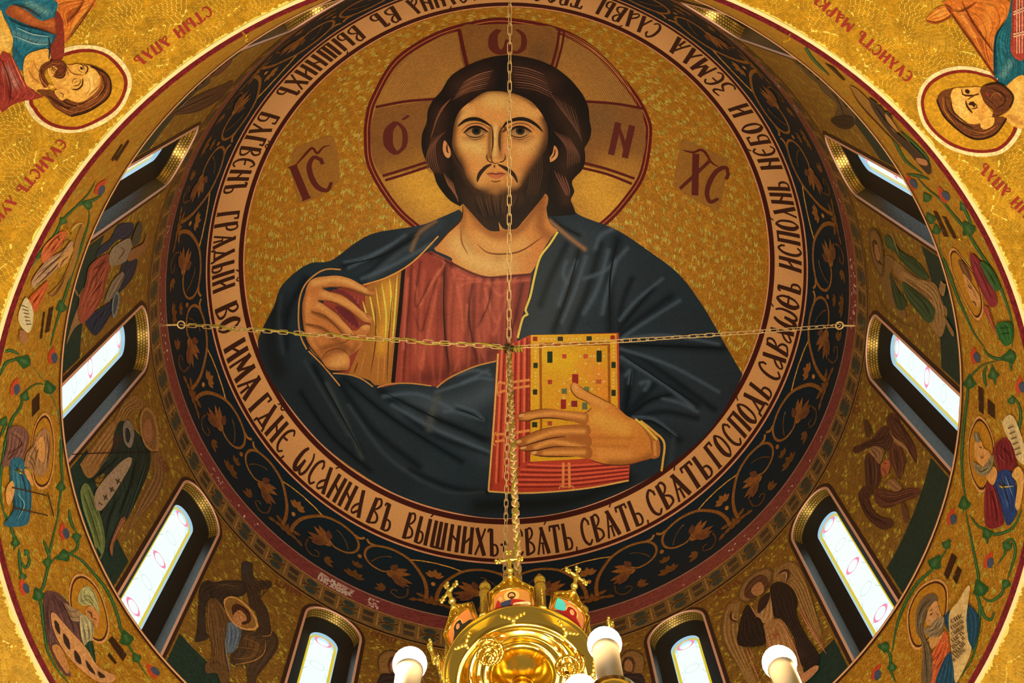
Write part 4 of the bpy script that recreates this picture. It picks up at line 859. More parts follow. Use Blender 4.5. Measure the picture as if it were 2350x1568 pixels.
def petal(x, y, ang, L_, w):
    a = math.radians(ang); t = np.linspace(0, 1, 7); wd = 1.45 * w * np.sin(np.pi * t ** 0.75) ** 0.8 / 2
    X = np.r_[t * L_, (t * L_)[::-1][1:-1]]; Y = np.r_[wd, -wd[::-1][1:-1]]
    return np.c_[x + X * math.cos(a) - Y * math.sin(a), y + X * math.sin(a) + Y * math.cos(a)]
units = []
for mside in (1, -1):
    units += [frieze_ribbon('scroll_stem', [(1.0,84),(1.1,81),(2.2,77.6),(5.2,74.0),(9.0,72.8),(12.6,73.6),(14.1,75.4),(14.0,77.6),(12.4,79.2),(9.8,79.6),(8.2,78.4)], 0.80, 0.006, SC, mside),
        frieze_ribbon('scroll_knob', [(12.8,73.6),(14.0,73.7),(14.7,73.0)], 0.55, 0.007, (170,118,52), mside, False),
        frieze_ribbon('scroll_stalk', [(12.6,78.4),(11.6,76.6),(10.0,75.2),(9.0,74.9)], 0.34, 0.006, (96,68,36), mside),
        frieze_ribbon('scroll_curl', [(4.6,82.2),(4.6,84.4),(6.0,85.9),(7.6,85.0),(7.2,83.8),(6.4,84.0)], 0.40, 0.006, (96,68,36), mside),
        frieze_ribbon('scroll_tie', [(0.0,72.9),(3.0,73.2),(5.4,73.9)], 0.28, 0.006, (190,136,54), mside, False)]
    for k_, (x, y, a, L_, w) in enumerate(((9.2,80.0,186,3.2,1.1),(8.6,79.4,200,4.4,1.0),(8.4,79.0,216,3.8,0.9),(8.6,79.8,172,4.8,1.1),(8.2,80.2,158,4.2,1.1),(7.6,80.6,142,3.0,1.0),(8.4,78.6,248,2.4,1.0))):
        units.append(frieze_obj('acanthus_leaf', [petal(x, y, a, L_, w)], 0.010 + 0.0006 * k_, (150 - 8 * k_, 104 - 6 * k_, 50), mside))
    for x, y, a, L_, w in ((8.6,84.8,-20,2.2,0.8),(8.8,85.0,20,2.2,0.8),(9.0,84.6,-60,1.6,0.7),(2.6,84.6,30,1.8,0.7),(1.2,83.4,-20,1.9,0.7),(1.0,84.4,15,2.0,0.7)):
        units.append(frieze_obj('small_leaf', [petal(x, y, a, L_, w)], 0.008, (116, 82, 42), mside))
for a in (-90, -130, -50, -160, -20):
    units.append(frieze_obj('flower_petal', [petal(0, 76.8, a, 2.2 if a == -90 else 2.0, 0.8)], 0.009, (150, 104, 52), 1))
    units.append(frieze_obj('base_petal', [petal(0, 85.0, a, 2.6 if a == -90 else 1.8, 0.8)], 0.009, (118, 82, 42), 1))
    units.append(frieze_obj('middle_leaf', [petal(15, 85.2, a, 2.4, 0.8)], 0.009, (110, 78, 40), 1))
    if a < -40 and a > -150: units.append(frieze_obj('middle_bud', [petal(15, 81.8, a, 1.7, 0.7)], 0.009, (110, 78, 40), 1))
units.append(frieze_obj('bead', [np.c_[0.45 * np.cos(np.linspace(0, 6.28, 10)[:-1]), 78.9 + 0.6 * np.sin(np.linspace(0, 6.28, 10)[:-1])]], 0.009, (190, 136, 60), 1))
units.append(frieze_obj('bead', [np.c_[15 + 0.45 * np.cos(np.linspace(0, 6.28, 10)[:-1]), 78.4 + 0.6 * np.sin(np.linspace(0, 6.28, 10)[:-1])]], 0.009, (150, 104, 50), 1))
for k in range(12):
    for o in units:
        q = o if k == 0 else o.copy()
        if k: col.objects.link(q)
        q.rotation_euler = (0, 0, math.radians(106.8 + 30 * k))
# ---- jewels of the border: an oval pair tied by a knot, then a dark paired stone
gem_m = paint_mat('border_jewel', 0.3, 30, 0.3)
def gem_piece(name, loop, c, h=0.008):
    lp = np.asarray(loop, float); n = len(lp)
    V = drum_pt(lp[:, 0], lp[:, 1], h); cen = drum_pt(np.array([lp[:, 0].mean()]), np.array([lp[:, 1].mean()]), h + 0.006)
    return mesh_obj(name, np.vstack([V, cen]), [(i, (i + 1) % n, n) for i in range(n)], gem_m, gem_band, pig(c, 'drum'))
def oval(a, z, ra, rz, n=12):
    t = np.linspace(0, 2 * np.pi, n, endpoint=False); return np.c_[a + ra * np.cos(t), z + rz * np.sin(t)]
def drum_rib(name, pts, w, c, h=0.0085, parent=None, mat=None):
    P = curve(pts, False, 0.4) if len(pts) > 2 else straight(pts, False, 0.4)
    k = 180 / np.pi / RD; S = P / np.array([k, 1]); T = np.gradient(S, axis=0); T /= np.linalg.norm(T, axis=1)[:, None]; nn = np.c_[-T[:, 1] * k, T[:, 0]] * w / 2
    n = len(P); Q = np.concatenate([P + nn, P - nn])
    return mesh_obj(name, drum_pt(Q[:, 0], Q[:, 1], h), [(i, i + 1, n + i + 1, n + i) for i in range(n - 1)], mat or gem_m, parent or gem_band, pig(c, 'drum'))
gu = [gem_piece('oval_jewel', oval(0, 19.865, 1.15, 0.085), (40, 50, 42)), gem_piece('oval_jewel', oval(0, 19.635, 1.15, 0.085), (40, 50, 42)),
      drum_rib('knot', [(-1.7,19.84),(-1.3,19.79),(-0.4,19.75),(0.6,19.76),(1.7,19.68)], 0.018, (38, 26, 16)), drum_rib('knot', [(-1.7,19.66),(-1.0,19.72),(0.2,19.75),(1.2,19.74),(1.7,19.82)], 0.018, (54, 36, 20)),
      gem_piece('square_jewel', np.array([(2.7,19.60),(4.6,19.59),(4.8,19.71),(2.8,19.72)]), (58, 46, 30)), gem_piece('square_jewel', np.array([(2.8,19.79),(4.7,19.78),(4.8,19.91),(2.7,19.92)]), (52, 42, 30)),
      gem_piece('gold_bar', np.array([(1.95,19.56),(2.15,19.56),(2.15,19.95),(1.95,19.95)]), (150, 106, 50)), gem_piece('gold_bar', np.array([(5.35,19.56),(5.55,19.56),(5.55,19.95),(5.35,19.95)]), (150, 106, 50))]
NG = 48
for k in range(NG):
    for o in gu:
        q = o if k == 0 else o.copy()
        if k: col.objects.link(q)
        q.rotation_euler = (0, 0, math.radians(106.4 + 360.0 / NG * k))
# lamp reflections on the burgundy ring, painted as clusters of pale rose tiles
rose = paint_mat('painted_reflection_rose', 0.12, 60, 0.3); V, Fc, C = [], [], []; k = 0
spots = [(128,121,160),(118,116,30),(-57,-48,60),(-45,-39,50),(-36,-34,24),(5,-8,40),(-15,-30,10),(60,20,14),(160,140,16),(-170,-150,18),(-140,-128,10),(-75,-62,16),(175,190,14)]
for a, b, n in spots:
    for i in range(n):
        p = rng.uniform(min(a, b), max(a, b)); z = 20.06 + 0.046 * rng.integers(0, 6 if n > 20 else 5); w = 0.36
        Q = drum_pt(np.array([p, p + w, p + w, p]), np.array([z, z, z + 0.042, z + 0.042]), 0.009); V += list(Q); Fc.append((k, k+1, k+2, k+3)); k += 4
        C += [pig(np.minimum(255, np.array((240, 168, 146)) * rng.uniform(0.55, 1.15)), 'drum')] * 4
o = mesh_obj('painted_reflections', V, Fc, rose, red_ring, C, smooth=False); o['kind'] = 'stuff'
# ================================================================== pendentives: fan-laid tesserae
def to_px(P):
    q = (P - CAM) @ RC.T; return np.c_[CW / 2 + F * q[:, 0] / -q[:, 2], CH / 2 - F * q[:, 1] / -q[:, 2]]
def make_tesserae():
    Wf = 0.62; rows = []
    tl, tw = 0.040, 0.027
    centers = {}
    S = []
    cu = np.arange(-17.2, 17.2, Wf)
    for j in range(-2, 16):
        for i, c in enumerate(cu):
            centers[(i, j)] = (c + (j % 2) * Wf / 2 + rng.uniform(-.05, .05), 0.18 + j * Wf * 0.42 + rng.uniform(-.04, .04))
    Rf = Wf * 0.66; out = []
    keys_ = sorted(centers, key=lambda k: -k[1])
    C = np.array([centers[k] for k in keys_]); J = np.array([k[1] for k in keys_])
    # keep only the fans whose middle is in or near the frame
    px = to_px(pend_pt(C[:, 0], C[:, 1])); vis = (px[:, 0] > -150) & (px[:, 0] < CW + 150) & (px[:, 1] > -150) & (px[:, 1] < CH + 150)
    P0 = pend_pt(C[:, 0], C[:, 1]); front = ((P0 - CAM) @ RC[2]) < 0
    idx = np.nonzero(vis & front)[0]
    for q in idx:
        cx, cy = C[q]; near = [p for p in range(len(C)) if p != q and abs(C[p][0] - cx) < 1.2 and abs(C[p][1] - cy) < 1.2 and J[p] < J[q]]
        nr = int(Rf / tw)
        for k in range(1, nr + 1):
            r = k * tw; n = max(4, int(2 * math.pi * r / tl)); a = np.arange(n) * 2 * math.pi / n + rng.uniform(0, 1)
            x = cx + r * np.cos(a); y = cy + r * np.sin(a)
            ok = (y > SCR + 0.014)
            for p in near: ok &= np.hypot(x - C[p][0], y - C[p][1]) > Rf + tw * 0.3
            for xx, yy, aa in zip(x[ok], y[ok], a[ok]): out.append((xx, yy, aa, 2 * math.pi * r / n))
    return np.array(out), tl, tw
tess, tl, tw = make_tesserae()
P0 = pend_pt(tess[:, 0], tess[:, 1]); pxs = to_px(P0)
m_ = (pxs[:, 0] > -60) & (pxs[:, 0] < CW + 60) & (pxs[:, 1] > -60) & (pxs[:, 1] < CH + 60)
m_ &= (abs(P0[:, 0]) < PA) & (abs(P0[:, 1]) < PA)
tess = tess[m_]; P0 = P0[m_]
order = np.argsort(np.linalg.norm(P0 - CAM, axis=1)); tess = tess[order]; P0 = P0[order]
def tess_mat():
    mt, N, L, P = new_mat('gold_tesserae')
    oi = N.new('ShaderNodeAttribute'); oi.attribute_name = 'Col'
    n = N.new('ShaderNodeTexNoise'); n.inputs['Scale'].default_value = 6.0; L.new(obj_coord(N, L, (1, 1, 1)), n.inputs['Vector'])
    L.new(mix_col(N, L, 1.0, oi.outputs['Color'], ramp(N, L, n.outputs['Fac'], [(0.3, (0.8,) * 3), (0.7, (1.15,) * 3)]), 'MULTIPLY'), P.inputs['Base Color'])
    P.inputs['Metallic'].default_value = 0.15; P.inputs['Roughness'].default_value = 0.4; return mt
tm = tess_mat()
def tess_frame(t):
    u, s, a, ln = t; d = 1e-3
    p = pend_pt(u, s); du = pend_pt(u + d, s) - p; ds = pend_pt(u, s + d) - p; du /= np.linalg.norm(du); ds /= np.linalg.norm(ds)
    rad = math.cos(a) * du + math.sin(a) * ds; tan = -math.sin(a) * du + math.cos(a) * ds; nrm = np.array([0, 0, ZP]) - p; nrm /= np.linalg.norm(nrm)
    return p, tan, rad, nrm
base_t = pig((190, 132, 18), 'pend')
V, Fc, C = [], [], []; k = 0; shared = []
BX = np.array([(-.5, -.5, 1), (.5, -.5, 1), (.5, .5, 1), (-.5, .5, 1), (-.5, -.5, 0), (.5, -.5, 0), (.5, .5, 0), (-.5, .5, 0)], float); BF = [(0, 1, 2, 3), (0, 4, 5, 1), (1, 5, 6, 2), (2, 6, 7, 3), (3, 7, 4, 0)]
tm_mesh = []
for v in range(4):
    o = mesh_obj('tessera', BX, BF, tm, None, base_t * (0.86 + 0.1 * v), smooth=False); tm_mesh.append(o.data); bpy.data.objects.remove(o)
for i, t in enumerate(tess):
    p, tan, rad, nrm = tess_frame(t); sx, sy, sz = t[3] * 0.92 * rng.uniform(.88, 1), tw * 0.88, 0.006
    tl_ = nrm * 1.0 + tan * rng.uniform(-.05, .05) + rad * rng.uniform(-.05, .05)
    if i < 300:
        o = bpy.data.objects.new('tessera', tm_mesh[rng.integers(0, 4)]); col.objects.link(o); o.parent = wall_pend
        o.matrix_local = Matrix([[tan[q] * sx, rad[q] * sy, nrm[q] * sz, p[q]] for q in range(3)] + [[0, 0, 0, 1]])
    else:
        Q = p + np.outer(BX[:, 0] * sx, tan) + np.outer(BX[:, 1] * sy, rad) + np.outer(BX[:, 2] * sz, tl_)
        V.append(Q); Fc += [tuple(q + k for q in f) for f in BF]; k += 8; C += [base_t * rng.uniform(.82, 1.2)] * 8
o = mesh_obj('tesserae', np.concatenate(V), Fc, tm, wall_pend, C, smooth=False); o['kind'] = 'stuff'
# ---- the two evangelists
def K(ox, oy, s, pts): return [(ox + p[0] / s, oy + p[1] / s) + tuple(p[2:]) for p in pts]
def grain_lines(parent, surf, pts, h, c):
    """rows of finer tesserae that follow the shape of a wing, a fold or a lock of hair"""
    P = curve(pts, True, 3.0); n = len(P)
    if n < 14: return
    D2 = ((P[:, None] - P[None]) ** 2).sum(-1); i, j = np.unravel_index(D2.argmax(), D2.shape); i, j = min(i, j), max(i, j)
    A = P[i:j + 1]; B = np.concatenate([P[j:], P[:i + 1]])[::-1]
    t = np.linspace(0, 1, 14); rs = lambda Q: np.c_[np.interp(t, np.linspace(0, 1, len(Q)), Q[:, 0]), np.interp(t, np.linspace(0, 1, len(Q)), Q[:, 1])]
    A, B = rs(A), rs(B); wd = np.linalg.norm(A - B, axis=1).max(); m = int(np.clip(wd / 5, 3, 11)); it = []
    for k in range(m):
        f = (k + 0.6) / (m + 0.2); L_ = A * (1 - f) + B * f; a, b = (1, 12) if k % 2 else (2, 11); v = (0.66, 1.26, 0.78, 1.16)[k % 4]
        it.append(([tuple(q) for q in L_[a:b:2]], min(1.5, wd / m * 0.3), tuple(np.minimum(255, np.array(c) * v + (6 if v > 1 else 0)))))
    strokes('tessera_rows', parent, surf, it, h, c, step=5, join=True)
def figure(name, label, surf, ox, oy, s, h0, parts, lines=(), cat='mosaic', group=None, step=8, lw=1.0):
    root = empty(name, tuple(surf.hit(np.array([ox + parts[0][1][0][0] / s]), np.array([oy + parts[0][1][0][1] / s]), 0.0)[0]), label, cat, group)
    for i, it in enumerate(parts):
        nm, pts, c = it[:3]; soft = [(K(ox, oy, s, q[0]), q[1] / s, q[2], q[3]) for q in (it[3] if len(it) > 3 else ())]
        o = patch(nm, root, surf, K(ox, oy, s, pts), h0 + 0.0018 * i, c, step, soft)
        if any(w in nm for w in ('wing', 'robe', 'cloak', 'mantle', 'hair', 'beard', 'tunic', 'tail', 'turban', 'sleeve', 'breast')): grain_lines(o, surf, K(ox, oy, s, pts), h0 + 0.0018 * i + 0.0008, c)
    h = h0 + 0.0018 * len(parts)
    for nm, its in lines:
        strokes(nm, root, surf, [(K(ox, oy, s, l[0]), lw * l[1] / s) + tuple(l[2:]) for l in its], h, its[0][2], step=step); h += 0.0012
    return root
SKIN, SKD, BRN = (226, 160, 62), (160, 92, 30), (92, 44, 20)
TEAL = (28, 98, 108)
figure('evangelist_mosaic', 'mosaic of a bearded haloed man in blue and rose robes on the left pendentive', PEND, 0, 0, 3.917, 0.010, [
    ('halo', [(145*3.9,112*3.9),(800,405),(980,450),(1110,560),(1183,700),(1162,850),(1070,1010),(900,1130),(700,1192),(500,1182),(350,1110),(260,1010),(222,880),(300,600)], (250,206,130)),
    ('halo_ring', [(600,470),(800,440),(960,485),(1075,585),(1145,710),(1128,845),(1045,985),(890,1090),(700,1165),(510,1150),(380,1085),(300,990),(262,890),(340,600)], (128,34,24)),
    ('halo_field', [(600,500),(800,468),(945,508),(1050,605),(1112,715),(1098,838),(1020,965),(875,1065),(700,1136),(525,1122),(405,1062),(330,975),(296,890),(370,600)], (196,136,26)),
    ('chair', [(500,100),(470,0),(862,0),(720,200),(590,385),(570,300),(560,180)], (210,110,36), [([(640,100),(600,200)],40,(170,70,26),.8),([(800,60),(640,300)],26,(232,150,50),.9)]),
    ('robe_blue', [(0,0),(480,0),(500,140),(500,390),(440,440),(260,480),(205,640),(120,520),(110,320),(50,180),(0,120)], TEAL, [([(120,300),(300,370),(440,380)],30,(112,150,140),.6),([(250,30),(420,110)],30,(120,156,130),.6),([(120,420),(180,520)],24,(16,56,72),.8)]),
    ('sash', [(90,50),(120,45),(240,95),(370,185),(500,160),(505,305),(330,255),(60,130)], (150,70,32), [([(150,90),(330,200),(480,220)],30,(196,104,44),.7)]),
    ('arm', [(0,100),(40,180),(100,300),(118,380),(90,460),(0,520)], (226,164,60), [([(20,300),(60,420)],30,(240,190,90),.7)]),
    ('robe_rose', [(0,500),(90,490),(160,600),(230,740),(320,830),(390,872),(200,912),(100,950),(0,985)], (150,52,38), [([(60,620),(140,760)],34,(180,130,106),.85),([(20,760),(120,900)],24,(110,30,28),.8)]),
    ('strap', [(500,110),(560,170),(580,390),(562,530),(480,545),(445,440),(500,330)], (130,46,30)),
    ('neck', [(210,580),(255,485),(430,440),(450,540),(380,600),(370,660),(410,740),(490,780),(420,805),(330,815),(240,765),(215,690)], SKIN, [([(300,560),(280,640),(330,740)],24,(196,116,44),.7)]),
    ('hair', [(760,590),(900,615),(985,690),(1000,780),(960,890),(850,975),(740,1020),(640,1050),(560,1010),(480,960),(430,890),(330,815),(410,805),(500,830),(620,900),(760,760)], (110,56,24), [([(880,680),(900,800),(780,920),(640,980)],24,(160,88,36),.7)]),
    ('face', [(620,585),(700,575),(800,592),(870,640),(905,720),(885,800),(800,880),(720,920),(640,905),(560,850),(500,790),(450,700),(430,620),(500,555)], SKIN, [([(820,700),(800,800)],40,(240,190,96),.8),([(620,600),(580,700)],20,(190,112,44),.6),([(520,780),(600,840)],24,(200,120,46),.7)]),
    ('beard', [(352,650),(380,585),(470,545),(560,548),(605,600),(590,660),(545,690),(480,682),(520,620),(470,590),(420,610),(400,680),(440,760),(400,790),(360,720)], (106,50,22)),
    ('ear', [(490,815),(580,800),(605,860),(560,905),(515,870)], SKIN)],
    [('face_line', [([(745,585),(786,600),(786,640),(762,668)],8,(58,26,12)),([(722,602),(744,628)],17,(44,24,14)),([(700,590),(722,578),(752,600),(756,640)],5,(70,34,16)),([(700,602),(716,642),(750,652)],4,(130,70,28)),([(640,800),(690,808),(738,770),(744,700)],9,(58,26,12)),([(668,746),(696,734)],18,(44,24,14)),([(654,772),(700,772),(726,735),(722,706)],5,(70,34,16)),([(650,760),(660,716),(702,706)],4,(130,70,28)),
        ([(752,674),(690,672),(640,652),(612,612),(598,586)],5,(120,62,24)),([(620,690),(604,640),(596,600)],5,(140,76,30)),([(592,664),(570,692),(530,702),(480,690)],10,(80,36,16)),([(528,650),(560,622)],6,(170,70,40)),([(560,552),(592,600),(572,660)],6,(76,36,16)),([(800,700),(810,800),(760,860)],4,(196,124,50)),([(840,680),(850,780)],4,(200,128,52)),([(530,830),(570,850),(560,880)],6,(120,60,26)),([(250,600),(290,690),(370,760)],5,(170,96,40)),([(300,540),(330,620),(390,690)],5,(176,100,42))]),
     ('hair_line', [([(960,700),(930,820),(820,900),(700,950)],9,(58,28,14)),([(900,650),(900,760),(800,860)],7,(180,104,44)),([(700,960),(620,940),(560,900)],9,(58,28,14)),([(940,760),(880,860),(760,930)],7,(176,100,42)),([(420,860),(520,920),(640,1000)],9,(56,26,14)),([(640,1048),(800,1000),(960,890),(1000,780),(960,670),(820,600)],9,(46,22,12),0),([(360,640),(380,730),(450,800)],7,(170,96,40)),([(980,740),(940,860),(840,950),(720,1000)],6,(170,96,40)),([(860,630),(930,700),(940,790)],6,(56,26,14)),([(500,930),(600,990),(700,1010)],6,(170,96,42)),([(460,900),(560,960),(680,980)],6,(60,28,14)),([(420,600),(470,570),(540,570)],6,(160,90,40)),([(380,620),(370,680),(410,750)],6,(56,26,14)),([(560,1000),(640,1020),(760,980)],6,(150,84,36))]),
     ('robe_line', [([(60,160),(200,230),(330,260),(500,310)],10,(20,40,50)),([(150,250),(300,310),(450,330)],7,(150,180,160)),([(120,320),(300,390),(430,400)],7,(140,170,150)),([(440,330),(450,440),(440,540)],10,(24,44,52)),([(0,520),(60,640),(100,800),(80,940)],9,(96,26,22)),([(100,500),(160,640),(230,800)],8,(220,110,70)),([(600,210),(700,100),(760,0)],10,(110,44,20)),([(590,385),(730,200),(862,0)],9,(104,40,20)),([(380,170),(250,80),(100,35)],8,(60,30,18))])], lw=1.5)
figure('evangelist_mosaic', 'mosaic of a dark bearded haloed man in teal and red on the right pendentive', PEND, 1750, 0, 3.917, 0.010, [
    ('halo', [(2110,690),(2000,630),(1850,596),(1700,602),(1560,650),(1450,740),(1395,860),(1395,980),(1440,1120),(1540,1240),(1680,1340),(1850,1396),(2000,1410),(2150,1380),(2260,1290),(2335,1140),(2300,900)], (250,206,130)),
    ('halo_ring', [(2095,705),(1990,662),(1850,630),(1710,636),(1580,682),(1478,762),(1428,870),(1428,980),(1470,1105),(1560,1215),(1690,1310),(1850,1364),(2000,1376),(2130,1350),(2230,1265),(2296,1130),(2280,900)], (128,34,24)),
    ('halo_field', [(2085,725),(1985,686),(1850,656),(1720,662),(1600,706),(1505,780),(1456,880),(1456,975),(1496,1090),(1580,1195),(1705,1284),(1855,1336),(2000,1348),(2115,1322),(2205,1245),(2262,1120),(2250,900)], (196,136,26)),
    ('chair', [(1650,0),(2200,0),(2190,180),(2085,340),(2085,680),(1950,500),(1700,130),(1645,50)], (206,108,34), [([(1800,120),(1960,380),(2060,560)],24,(150,60,24),.8),([(1760,80),(1900,330)],16,(236,150,60),.8),([(2050,60),(2000,300)],40,(218,132,44),.7)]),
    ('chair_knob', [(1468,195),(1500,130),(1560,75),(1640,50),(1700,95),(1680,160),(1620,200),(1550,205)], (222,124,40), [([(1580,130),(1620,110)],20,(238,170,70),.8)]),
    ('robe_teal', [(2240,-10),(2190,180),(2085,340),(2080,690),(2115,700),(2120,745),(2200,765),(2360,700),(2360,500),(2240,490),(2245,200),(2260,-10)], (22,84,88), [([(2150,300),(2130,600)],30,(40,120,120),.7),([(2230,560),(2160,680)],24,(120,160,140),.6),([(2110,420),(2100,660)],16,(14,44,52),.8)]),
    ('robe_red', [(2255,-10),(2360,-10),(2360,510),(2238,482),(2240,240)], (160,58,40)),
    ('neck', [(2190,780),(2360,690),(2360,1140),(2170,1065),(2240,960),(2252,860)], SKIN, [([(2300,760),(2290,1000)],30,(240,186,84),.7),([(2200,1040),(2330,1100)],14,(170,96,36),.7)]),
    ('hair', [(1566,900),(1606,830),(1720,793),(1770,800),(1740,880),(1740,1000),(1800,1075),(1880,1110),(1960,1095),(2060,1030),(2100,1055),(2195,1062),(2160,1135),(2080,1212),(1980,1256),(1880,1242),(1760,1172),(1650,1070),(1588,980)], (104,54,24), [([(1630,900),(1680,1020),(1800,1140)],24,(150,84,34),.7)]),
    ('face', [(1715,800),(1800,788),(1960,785),(2000,840),(1985,900),(2050,990),(2066,1040),(1965,1104),(1880,1116),(1785,1085),(1715,1005),(1688,885)], SKIN, [([(1770,900),(1800,1010)],40,(240,190,90),.8),([(1990,960),(1960,1060)],20,(196,116,44),.7),([(1960,800),(1980,860)],14,(180,104,40),.6)]),
    ('beard', [(1955,810),(2000,765),(2110,745),(2205,795),(2258,880),(2235,960),(2150,1035),(2064,1062),(2075,1000),(2000,930),(1975,880)], (96,48,22), [([(2090,840),(2120,850)],20,(150,84,34),.8),([(2100,960),(2180,920)],20,(130,70,30),.7)]),
    ('ear', [(1955,1112),(2000,1060),(2082,1058),(2068,1130),(1985,1165)], SKIN)],
    [('face_line', [([(1790,795),(1800,850),(1860,862),(1950,850)],9,(58,26,12)),([(1820,810),(1850,830),(1850,845)],26,(46,24,14)),([(1825,900),(1840,960),(1890,1020)],12,(58,26,12)),([(1850,940),(1890,930),(1905,965)],24,(46,24,14)),([(1840,900),(1900,860),(1950,840)],7,(90,40,18)),([(1870,980),(1930,970),(1900,920)],7,(90,40,18)),([(2000,840),(2040,860)],14,(170,50,40))]),
     ('hair_line', [([(1640,860),(1660,980),(1760,1090),(1900,1160)],8,(54,26,14)),([(1620,880),(1640,1000),(1740,1120)],7,(170,96,40)),([(1690,870),(1720,1010),(1850,1120)],8,(54,26,14)),([(1900,1180),(2000,1190),(2120,1120)],8,(168,94,40)),([(1566,900),(1650,1070),(1880,1245),(2080,1215),(2190,1070)],9,(44,22,12),0),([(2010,770),(2110,750),(2200,800),(2255,880),(2220,970)],9,(46,22,12),0),([(2060,800),(2160,850),(2180,920),(2100,980)],8,(50,24,14)),([(2040,900),(2080,840),(2130,840),(2140,880)],7,(150,84,36))]),
     ('chair_line', [([(1650,50),(1700,130),(2085,680)],10,(110,44,20),0),([(1790,20),(1900,220),(2080,480)],10,(104,40,20)),([(1700,95),(1800,100),(1930,20)],8,(120,50,22)),([(1470,190),(1560,210),(1680,160),(1700,95),(1640,50)],9,(150,70,30),0)]),
     ('robe_line', [([(2255,110 + 22 * i),(2350,70 + 24 * i)],9,(232,170,120),0) for i in (0, 1, 9, 10)] + [([(2262+24*i,0),(2262+24*i,480)],8,(214,140,100),0) for i in range(1, 4)] + [([(2190,180),(2100,340),(2085,640)],8,(12,34,40))])], lw=1.5)
red_txt = flat_mat('name_red', pig((150, 36, 26), 'pend'), 0.5, noise=0.15, nscale=40)
for lab, w, a, b, hh in (('dark red name lettering along the left rim above the haloed man', 'СТЫЙ АПЛЪ', (476, 12), (306, 134), 25), ('dark red name lettering running to the left frame edge', 'ЕѴЛИСТЪ ЛУКА', (137, 316), (-32, 512), 25),
                         ('dark red name lettering along the right rim above the chair', 'ЕѴЛИСТЪ МАРКЪ', (2098, 172), (1876, -18), 25), ('dark red name lettering at the right edge below the haloed man', 'СТЫЙ АПЛЪ', (2400, 518), (2262, 374), 25)):
    r_ = empty('name_inscription', tuple(PEND.hit(np.array([float(a[0])]), np.array([float(a[1])]), 0.0)[0]), lab, 'inscription')
    wall_word(w, PEND, a, b, hh, r_, red_txt, 0.012)
# ================================================================== figures on the drum between the windows
for k in range(12):
    c = WIN_A[k] + 15
    V, Fc = [], []; a = np.linspace(c - 8.6, c + 8.6, 24)
    Q = np.concatenate([drum_pt(a, ZL + 0.02, 0.003), drum_pt(a, ZL + 0.70, 0.003)])
    o = mesh_obj('green_ground', Q, [(i, i + 1, 25 + i, 24 + i) for i in range(23)], P_('drum'), wall_drum, pig((20, 40, 32), 'drum'))
def wing_lines(pts, n, c, w): return [(pts[i % len(pts)], w, c) for i in range(n)]
figure('seraph_mosaic', 'mosaic of a haloed angel wrapped in dark brown wings at lower left', DRUM, 380, 1280, 5.444, 0.006, [
    ('upper_wing', [(955,60),(1085,70),(1092,170),(1125,285),(1310,290),(1320,370),(1190,412),(1182,500),(1270,640),(1322,900),(1310,982),(1210,982),(1130,930),(1165,850),(1130,700),(1050,600),(1030,470),(960,300)], (52,38,27), [([(1010,90),(1010,260)],40,(44,48,46),.8)]),
    ('dark_wing', [(440,340),(520,284),(620,308),(720,288),(990,300),(1005,440),(900,492),(760,482),(720,560),(740,650),(525,560),(505,900),(545,1000),(430,1052),(368,1040),(392,900),(412,560),(420,420)], (42,33,26), [([(660,360),(900,360)],50,(66,48,30),.7)]),
    ('brown_wing', [(518,580),(570,508),(640,520),(745,645),(805,800),(742,900),(765,1000),(742,1150),(800,1400),(785,1590),(700,1590),(640,1450),(508,1442),(500,1320),(600,1280),(560,1050),(520,800)], (80,54,29), [([(600,600),(640,900),(700,1300)],40,(98,68,36),.7)]),
    ('lower_wing', [(940,910),(1130,930),(1250,1000),(1330,920),(1402,1000),(1402,1130),(1300,1290),(1140,1500),(1130,1590),(1030,1590),(1000,1340),(850,1352),(808,1240),(880,1150),(922,1100),(918,960)], (58,42,28), [([(1050,1050),(1150,1150),(1000,1280)],60,(96,64,30),.8)]),
    ('robe', [(770,840),(820,800),(945,890),(922,1050),(880,1145),(800,1202),(750,1150),(758,950)], (78,86,92), [([(840,950),(840,1080)],40,(66,80,98),.8)]),
    ('halo', [(728,590),(750,505),(850,485),(985,565),(1095,690),(1155,830),(1115,905),(960,895),(815,790)], (176,124,66)),
    ('halo_field', [(745,600),(768,525),(850,505),(970,583),(1075,700),(1130,830),(1100,880),(960,875),(830,775)], (120,82,34)),
    ('hair', [(825,625),(880,578),(985,618),(1055,700),(1065,790),(1010,832),(940,832),(860,770)], (58,32,22)),
    ('face', [(868,690),(930,655),(1000,720),(1012,785),(955,805),(930,870),(835,775)], (156,102,58), [([(900,740),(950,760)],26,(176,120,70),.8)])],
    [('face_line', [([(890,690),(920,700),(930,690)],8,(60,34,20)),([(960,740),(985,750)],8,(60,34,20)),([(930,720),(915,770),(935,775)],7,(96,60,34)),([(900,800),(925,815)],7,(110,50,34))]),
     ('feather_line', [([(540,560),(530,800),(560,1000)],7,(150,104,54)),([(640,540),(760,700),(790,800)],7,(140,98,50)),([(1320,900),(1310,970),(1200,985)],8,(170,120,60)),([(1250,1040),(1230,1190),(1100,1290),(860,1340)],9,(176,124,58)),([(960,1000),(1100,1050),(1180,1100)],7,(132,90,44)),([(920,1120),(1080,1140),(1160,1160)],7,(126,84,40)),([(850,1260),(1000,1260),(1140,1200)],7,(126,84,40)),([(640,350),(760,340),(900,370)],6,(110,80,46)),([(470,360),(560,420),(620,560)],7,(28,24,20)),([(600,620),(650,900),(690,1200)],6,(110,78,42)),([(560,1360),(620,1300),(700,1340)],8,(50,32,20)),([(745,1000),(760,1200),(810,1450)],16,(104,98,92))])])
